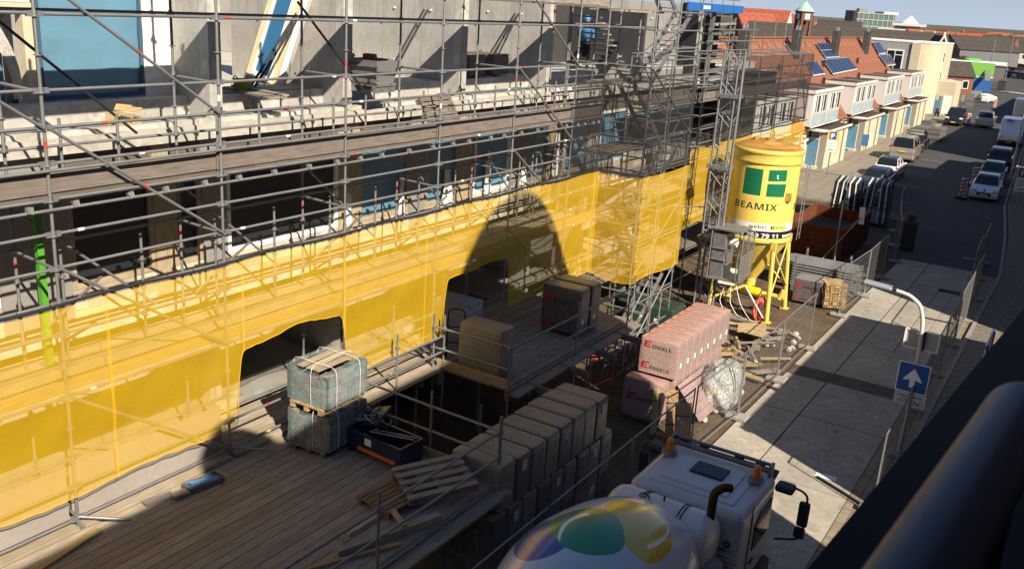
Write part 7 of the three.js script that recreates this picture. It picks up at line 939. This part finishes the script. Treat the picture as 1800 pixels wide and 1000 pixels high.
{ // car park at the end of the street: one simple car copied
  const mk = (paint, lab) => { const t = thing('distant_car', lab, 'car', [0, 0, 0], 0, 'cars in the distant car park'); part(t, 'body', loftSide(KINDS.hatch.body, 1.72, 0.1), Ph(paint, { roughness: 0.3, clearcoat: 0.8 })); const c = KINDS.hatch.cab; part(t, 'glasshouse', loftSide(c, 1.45, 0.12), M.glassDark); part(t, 'roof', loftSide([[-1.5, 1.36], [-1.1, 1.46], [0, 1.48], [0.3, 1.38]], 1.3, 0.05), Ph(paint, { roughness: 0.3, clearcoat: 0.8 })); for (const s of [-1, 1]) for (const z of [-1.25, 1.28]) part(t, 'wheel', tyreG, M.rubber, [s * 0.76, 0.32, z], [0, Math.PI / 2, 0]); return t; };
  const protos = [[W, 'white car in the distant car park'], [BK, 'black car in the distant car park'], [[0.05, 0.09, 0.2], 'dark blue car in the distant car park'], [SV, 'silver car in the distant car park'], [[0.4, 0.02, 0.02], 'red car in the distant car park']].map(a => mk(...a)); const usedP = new Set();
  let k = 0; const pts = []; for (let r = 0; r < 5; r++) for (let c = 0; c < 9; c++) { const px = 1738 + c * 8.2 + r * 2.5, py = 131 - r * 8.5 + c * 1.1; pts.push([px, py]); }
  for (const [px, py] of pts) { if (px > 1806) continue; const p = onY(px, py, 0), i = [2, 1, 3, 1, 2, 0, 1, 3, 1][k % 9]; k++; const j = k === 23 ? 4 : i; let o; if (!usedP.has(j)) { usedP.add(j); o = protos[j]; o.position.set(p.x, -0.02, p.z); o.rotation.y = 0.9; } else copy(protos[j], [p.x, -0.02, p.z], 0.9 + rr(-0.05, 0.05)); }
  protos.forEach((o, j) => { if (!usedP.has(j)) { const p = onY(1748 + j * 5, 96, 0); o.position.set(p.x, 0, p.z); o.rotation.y = 0.9; } });
  struct('car_park', sheet([[-6, -200], [-22, -215], [-40, -330], [-10, -420], [20, -420], [20, -200]], -0.03), M.asphaltOld);
  const a = onY(1715, 112, 0), b = onY(1770, 150, 0); void a; void b; struct('brick_path', (() => { const A = onY(1712, 113, 0), B = onY(1722, 112, 0), C = onY(1765, 143, 0), D = onY(1748, 143, 0); return sheet([[A.x, A.z], [B.x, B.z], [C.x, C.z], [D.x, D.z]], -0.005); })(), S([0.3, 0.12, 0.09], { map: T.brickFar }));
}
function lumpy(r, k) { const g = new RoundedBoxGeometry(r * 2, r * 1.7, r * 2, 5, r * 0.35), P = g.attributes.position; for (let i = 0; i < P.count; i++) { const q = 1 + 0.3 * fbm(P.getX(i) * 2 + k * 5, P.getY(i) * 2 + P.getZ(i) * 1.7, 3); P.setXYZ(i, P.getX(i) * q, P.getY(i) * q, P.getZ(i) * q); } g.computeVertexNormals(); return g; }
// ---------------------------------------------------------------- street furniture down the road
function parkSign(label, x, z, h, turn = 0) { const t = thing('parking_sign', label, 'sign', [x, 0, z], turn); tube(t, 'post', [0, 0, 0], [0, h, 0], 0.035, M.galv); const tx = ctex(128, 256, g => { g.fillStyle = '#e8b04a'; g.fillRect(0, 0, 128, 256); g.fillStyle = '#1b4fa0'; g.fillRect(26, 6, 76, 92); g.fillStyle = '#fff'; g.font = 'bold 84px sans-serif'; g.fillText('P', 36, 84); g.fillStyle = '#f1f0ea'; g.fillRect(8, 106, 112, 144); g.fillStyle = '#555'; for (let k = 0; k < 4; k++) g.fillRect(22, 130 + k * 20, 84 - k * 8, 6); g.fillStyle = '#222'; g.fillRect(28, 222, 70, 10); }); part(t, 'plate', bx(0.75, 1.45, 0.03), M.alu, [0, h - 0.7, 0.05]); part(t, 'face', new THREE.PlaneGeometry(0.74, 1.44), S(0xffffff, { map: tx }), [0, h - 0.7, 0.068]); }
parkSign('orange bordered parking sign on a post by the first blue door', -15.6, -66.5, 3.3, 0.2); parkSign('orange bordered parking sign beside the white hatchback', -3.4, -62.5, 3.0, 0.2);
function lampPost(label, x, z, h, arm, turn) { const t = thing('street_lamp', label, 'street lamp', [x, 0, z], turn); part(t, 'pole', merge([new THREE.CylinderGeometry(0.05, 0.08, h * 0.8, 10).translate(0, h * 0.4, 0), pathTube([[0, h * 0.78, 0], [0, h * 0.93, 0], [-0.25, h, 0], [-arm, h + 0.06, 0]], 0.045, 24, 8)]), S([0.45, 0.44, 0.42])); part(t, 'lamp_head', rbox(0.7, 0.12, 0.24, 0.05), M.galvDull, [-arm - 0.3, h + 0.06, 0]); }
lampPost('curved street lamp rising beside the dark parked hatchback', -5.1, -79, 6.3, 1.3, 0); lampPost('curved street lamp at the bend beside the distant vans', -8.0, -150, 6.5, 1.6, 0); 
for (const [px, d, h, lab] of [[1745, 235, 9, 'tall thin lamp mast at the car park entrance'], [1776, 215, 10, 'tall thin lamp mast among the parked cars'], [1672, 165, 6.5, 'thin lamp mast next to the green container'], [1690, 330, 8, 'thin lamp mast in front of the distant barn']]) { const p = atDist(px, 100, d); const t = thing('lamp_mast', lab, 'lamp mast', [p.x, 0, p.z]); tube(t, 'mast', [0, 0, 0], [0, h, 0], 0.09, M.galv); part(t, 'lamp_head', bx(0.9, 0.12, 0.3), M.galvDull, [-0.3, h, 0]); }
{ // tall thin poles near the parked cars
  for (const [x, z, h, lab] of [[-16.2, -60.5, 3.6, 'thin bare pole by the first shed corner'], [-14.2, -80.5, 3.9, 'slim leaning sign post beside the beige van'], [-14.4, -101, 4.3, 'slim leaning post beside the grey paving stacks'], [-4.2, -73, 3.4, 'slim post with small plate on the right footway']]) { const t = thing('sign_post', lab, 'post', [x, 0, z]); tube(t, 'post', [0, 0, 0], [0.1, h, 0.2], 0.035, M.galv); part(t, 'plate', bx(0.25, 0.5, 0.03), M.cream, [0.1, h - 0.3, 0.24]); }
  const bp = thing('street_sign', 'blue street name plate on a short post by the second house', 'sign', [-15.4, 0, -76]); tube(bp, 'post', [0, 0, 0], [0, 2.3, 0], 0.03, M.galv); part(bp, 'plate', bx(0.5, 0.9, 0.03), S([0.04, 0.16, 0.4]), [0.05, 1.9, 0.04]);
  const tl = thing('traffic_cabinet', 'dark signal cabinet at the fence corner on the road', 'cabinet', [onY(1594, 438, 0).x, 0, onY(1594, 438, 0).z]); part(tl, 'box', rbox(0.6, 1.4, 0.5, 0.04), S([0.03, 0.035, 0.035]), [0, 0.72, 0]); part(tl, 'lamp', rbox(0.35, 0.3, 0.2, 0.05), S([0.03, 0.035, 0.035]), [0, 1.6, 0]);
  // red and white barrier boards
  for (const [x, z, lab] of [[-6.85, -66.6, 'red and white barrier board in front of the white hatchback'], [-6.9, -72.8, 'red and white barrier board between the two hatchbacks'], [-13.2, -119.5, 'red and white barrier board beside the black van'], [-13.6, -150, 'red and white barrier board by the paving stacks at the road end']]) { const t = thing('barrier_board', lab, 'barrier', [x, 0, z], 0.1); part(t, 'foot', rbox(0.8, 0.12, 0.35, 0.04), M.rubber, [0, 0.06, 0]); part(t, 'frame', bx(0.38, 1.25, 0.04), M.white, [0, 0.75, -0.03]); for (let k = 0; k < 5; k++) part(t, 'stripe', bx(0.34, 0.13, 0.03), M.red, [0, 0.25 + k * 0.24, 0.01], [0, 0, 0.45]); }
  // stacked paving pallets between the cars
  const sm = [S([0.16, 0.155, 0.145], { map: T.concrete }), S([0.22, 0.21, 0.195], { map: T.concrete }), S([0.12, 0.115, 0.11], { map: T.concrete })];
  [[-15.0, -97.5], [-15.1, -99.6], [-13.6, -98.5], [-15.2, -102], [-13.7, -100.6], [-15.3, -104.5], [-13.9, -103.5], [-15.5, -107]].forEach(([x, z], k) => { const t = thing('paving_pallet', `${ORD[k]} pallet of grey paving slabs in the parking bay, counted from the black saloon`, 'paving stack', [x, 0.09 * (x < -14.6 ? 1 : 0), z], 0.05, 'paving pallets in the parking bay'); part(t, 'bearers', bx(1.15, 0.12, 1.5), M.oldPlank[0], [0, 0.06, 0]); for (let l = 0; l < 5 + k % 3; l++) part(t, 'slab_layer', rbox(1.15, 0.15, 1.6, 0.02), sm[(l + k) % 3], [rr(-0.03, 0.03), 0.2 + l * 0.16, rr(-0.03, 0.03)]); });
  for (let k = 0; k < 14; k++) { const t = thing('block_pallet', 'tall pallet of light grey blocks by the green container', 'paving stack', [-16.2 - (k % 3) * 1.5 - k * 0.12, 0, -143 - Math.floor(k / 3) * 3.0], 0.1, 'block pallets by the green container'); for (let l = 0; l < 3; l++) part(t, 'block_layer', rbox(1.1, 0.42, 1.1, 0.03), sm[(l + k) % 2], [rr(-0.03, 0.03), 0.33 + l * 0.44, 0]); part(t, 'bearers', bx(1.1, 0.1, 1.1), M.oldPlank[0], [0, 0.05, 0]); }
  for (let k = 0; k < 5; k++) { const o = one('sand_bag', 'white bulk bag among the block pallets at the road end', 'bulk bag', lumpy(0.6, k), M.membrane, 'white bulk bags at the road end'); o.position.set(-15.2 - rr(0, 2), 0.55, -160 - k * 2.0); o.scale.set(1, rr(0.7, 0.95), 1); }
  { const p = onY(1700, 158, 0), t = thing('site_cabin', 'stacked site cabins, green on top of blue, with a small window', 'cabin', [p.x, 0, p.z], 0.25); const H = 2.5; part(t, 'lower_cabin', bx(7.4, H, 2.6), S([0.015, 0.11, 0.36], { roughness: 0.5 }), [0, H / 2, 0]); part(t, 'upper_cabin', bx(7.4, H, 2.6), S([0.16, 0.42, 0.07], { roughness: 0.5 }), [0, H * 1.5 + 0.06, 0]); for (const y of [H, H * 2 + 0.05]) part(t, 'edge_rail', bx(7.5, 0.16, 2.7), M.white, [0, y, 0]); const w = part(t, 'window', bx(1.5, 1.2, 0.1), M.white, [-1.8, H * 1.5, 1.31]); part(w, 'pane', bx(1.2, 0.95, 0.06), M.glassDark, [0, 0, 0.04]); part(t, 'stair', bx(0.9, 0.15, 4.2), M.galvDull, [2.6, 3.2, 2.0], [0.6, 0, 0]); }
  { const p = atDist(1707, 120, 215), t = thing('green_cabin', 'bright green box standing on site cabins beside the round shrub', 'container', [p.x, 0, p.z], 0.3); part(t, 'box', rbox(3.0, 1.2, 2.4, 0.1), S([0.12, 0.62, 0.08], { roughness: 0.5 }), [0, 4.3, 0]); for (const x of [-1.1, 1.1]) tube(t, 'leg', [x, 0, 0], [x, 3.8, 0], 0.12, M.galvDull); }
  { const t = thing('motorcycle', 'dark parked scooter against the round tower', 'scooter', [-17.6, 0.08, -126], 0.4); for (const z of [-0.6, 0.6]) part(t, 'wheel', new THREE.TorusGeometry(0.25, 0.07, 8, 18), M.rubber, [0, 0.3, z], [0, Math.PI / 2, 0]); part(t, 'body', rbox(0.35, 0.4, 0.9, 0.12), M.darkSteel, [0, 0.6, -0.2]); part(t, 'seat', rbox(0.32, 0.12, 0.7, 0.05), M.black, [0, 0.86, -0.2]); part(t, 'steering', pathTube([[-0.3, 1.05, 0.4], [0, 1.0, 0.5], [0.3, 1.05, 0.4]], 0.02, 12, 6), M.black); tube(t, 'fork', [0, 0.3, 0.62], [0, 1.02, 0.45], 0.03, M.black); }
  { const p = onY(1761, 158, 0), t = thing('waste_bin', 'dark waste bin on the footway at the road bend', 'bin', [p.x, 0, p.z]); part(t, 'body', rbox(1.3, 1.5, 1.1, 0.06), S([0.04, 0.045, 0.05]), [0, 0.8, 0]); part(t, 'lid', rbox(1.35, 0.12, 1.15, 0.04), M.darkSteel, [0, 1.6, 0]); }
}
// ---------------------------------------------------------------- worker in the stair core
function sdfMesh(lo, size, res, f) { // marching cubes over a cube from lo with side size
  const mc = new MarchingCubes(res, new THREE.MeshBasicMaterial(), false, false, 60000); mc.isolation = 0; mc.init(res);
  for (let k = 0; k < res; k++) for (let j = 0; j < res; j++) for (let i = 0; i < res; i++) mc.field[i + j * res + k * res * res] = -f(lo[0] + size * i / res, lo[1] + size * j / res, lo[2] + size * k / res);
  mc.isolation = 0; mc.update(); const n = mc.count !== undefined ? mc.count : mc.geometry.drawRange.count; const g = new THREE.BufferGeometry(); const p = new Float32Array(mc.positionArray.slice(0, n * 3)); for (let i = 0; i < n; i++) for (let q = 0; q < 3; q++) p[i * 3 + q] = lo[q] + (p[i * 3 + q] + 1) / 2 * size; g.setAttribute('position', new THREE.BufferAttribute(p, 3)); g.setAttribute('normal', new THREE.BufferAttribute(new Float32Array(mc.normalArray.slice(0, n * 3)), 3)); g.computeVertexNormals(); return g;
}
const cap = (p, a, b, ra, rb) => { const bx_ = b[0] - a[0], by = b[1] - a[1], bz = b[2] - a[2], px = p[0] - a[0], py = p[1] - a[1], pz = p[2] - a[2]; const t = Math.max(0, Math.min(1, (px * bx_ + py * by + pz * bz) / (bx_ * bx_ + by * by + bz * bz))); return Math.hypot(px - bx_ * t, py - by * t, pz - bz * t) - (ra + (rb - ra) * t); };
{
  const t = thing('person', 'worker in blue jacket and dark trousers bending forward by the dark stair core', 'person', [-15.7, 8.55, -29.3], 0.6);
  const J = { pel: [0, 0.95, 0], chest: [0, 1.32, 0.1], neck: [0, 1.5, 0.17], head: [0, 1.62, 0.22], sl: [-0.19, 1.4, 0.12], el: [-0.26, 1.14, 0.2], hl: [-0.2, 0.98, 0.4], sr: [0.19, 1.4, 0.12], er: [0.27, 1.14, 0.18], hr: [0.2, 1.0, 0.4], kl: [-0.11, 0.5, 0.06], al: [-0.12, 0.09, -0.02], fl: [-0.13, 0.045, 0.16], kr: [0.12, 0.5, 0.1], ar: [0.13, 0.09, 0.04], fr: [0.14, 0.045, 0.22], hpl: [-0.09, 0.93, 0], hpr: [0.09, 0.93, 0] };
  const sm = (a, b, k) => { const h = Math.max(0, Math.min(1, 0.5 + 0.5 * (b - a) / k)); return b + (a - b) * h - k * h * (1 - h); };
  const B = [['pel', 'chest', 0.15, 0.165], ['chest', 'neck', 0.15, 0.06], ['neck', 'head', 0.055, 0.1], ['sl', 'el', 0.058, 0.047], ['el', 'hl', 0.045, 0.034], ['sr', 'er', 0.058, 0.047], ['er', 'hr', 0.045, 0.034], ['chest', 'sl', 0.1, 0.065], ['chest', 'sr', 0.1, 0.065], ['hpl', 'kl', 0.095, 0.065], ['kl', 'al', 0.06, 0.045], ['al', 'fl', 0.05, 0.04], ['hpr', 'kr', 0.095, 0.065], ['kr', 'ar', 0.06, 0.045], ['ar', 'fr', 0.05, 0.04]];
  const hands = []; for (const s of ['l', 'r']) { const h = J['h' + s], m = s === 'l' ? 1 : -1; for (let k = 0; k < 4; k++) hands.push([[h[0] + (k - 1.5) * 0.019, h[1] - 0.01, h[2] + 0.05], [h[0] + (k - 1.5) * 0.021, h[1] - 0.035 - 0.004 * (k === 3), h[2] + 0.1 - 0.008 * Math.abs(k - 1)], 0.009, 0.008]); hands.push([[h[0] + m * 0.025, h[1], h[2] + 0.015], [h[0] + m * 0.055, h[1] - 0.01, h[2] + 0.06], 0.011, 0.009]); }
  const body = sdfMesh([-0.95, -0.05, -0.85], 1.9, 96, (x, y, z) => { const p = [x, y, z]; let d = 9; for (const [a, b, ra, rb] of B) d = sm(d, cap(p, J[a], J[b], ra, rb), 0.045); for (const [a, b, ra, rb] of hands) d = Math.min(d, cap(p, a, b, ra + 0.002, rb + 0.002)); d = sm(d, cap(p, [0, 1.6, 0.3], [0, 1.585, 0.33], 0.022, 0.016), 0.02); return d; });
  const P = body.attributes.position, c = new Float32Array(P.count * 3); for (let i = 0; i < P.count; i++) { const x = P.getX(i), y = P.getY(i), z = P.getZ(i); const hand = z > 0.38 && y < 1.06; const skin = y > 1.5 || hand; const col = skin ? [0.45, 0.26, 0.17] : y > 0.93 ? [0.04, 0.16, 0.36] : y < 0.12 ? [0.03, 0.025, 0.02] : [0.03, 0.035, 0.05]; void x; c.set(col, i * 3); } body.setAttribute('color', new THREE.BufferAttribute(c, 3));
  part(t, 'body', body, new THREE.MeshStandardMaterial({ vertexColors: true, roughness: 0.85 }));
  part(t, 'helmet', new THREE.SphereGeometry(0.125, 20, 12, 0, 7, 0, 1.6), Ph([0.05, 0.2, 0.5], { roughness: 0.4 }), [0, 1.66, 0.21], [0.3, 0, 0]); for (const s of [-0.04, 0.04]) part(t, 'eye', new THREE.SphereGeometry(0.012, 8, 6), M.black, [s, 1.62, 0.312]);
}
renderer.render(scene, camera);
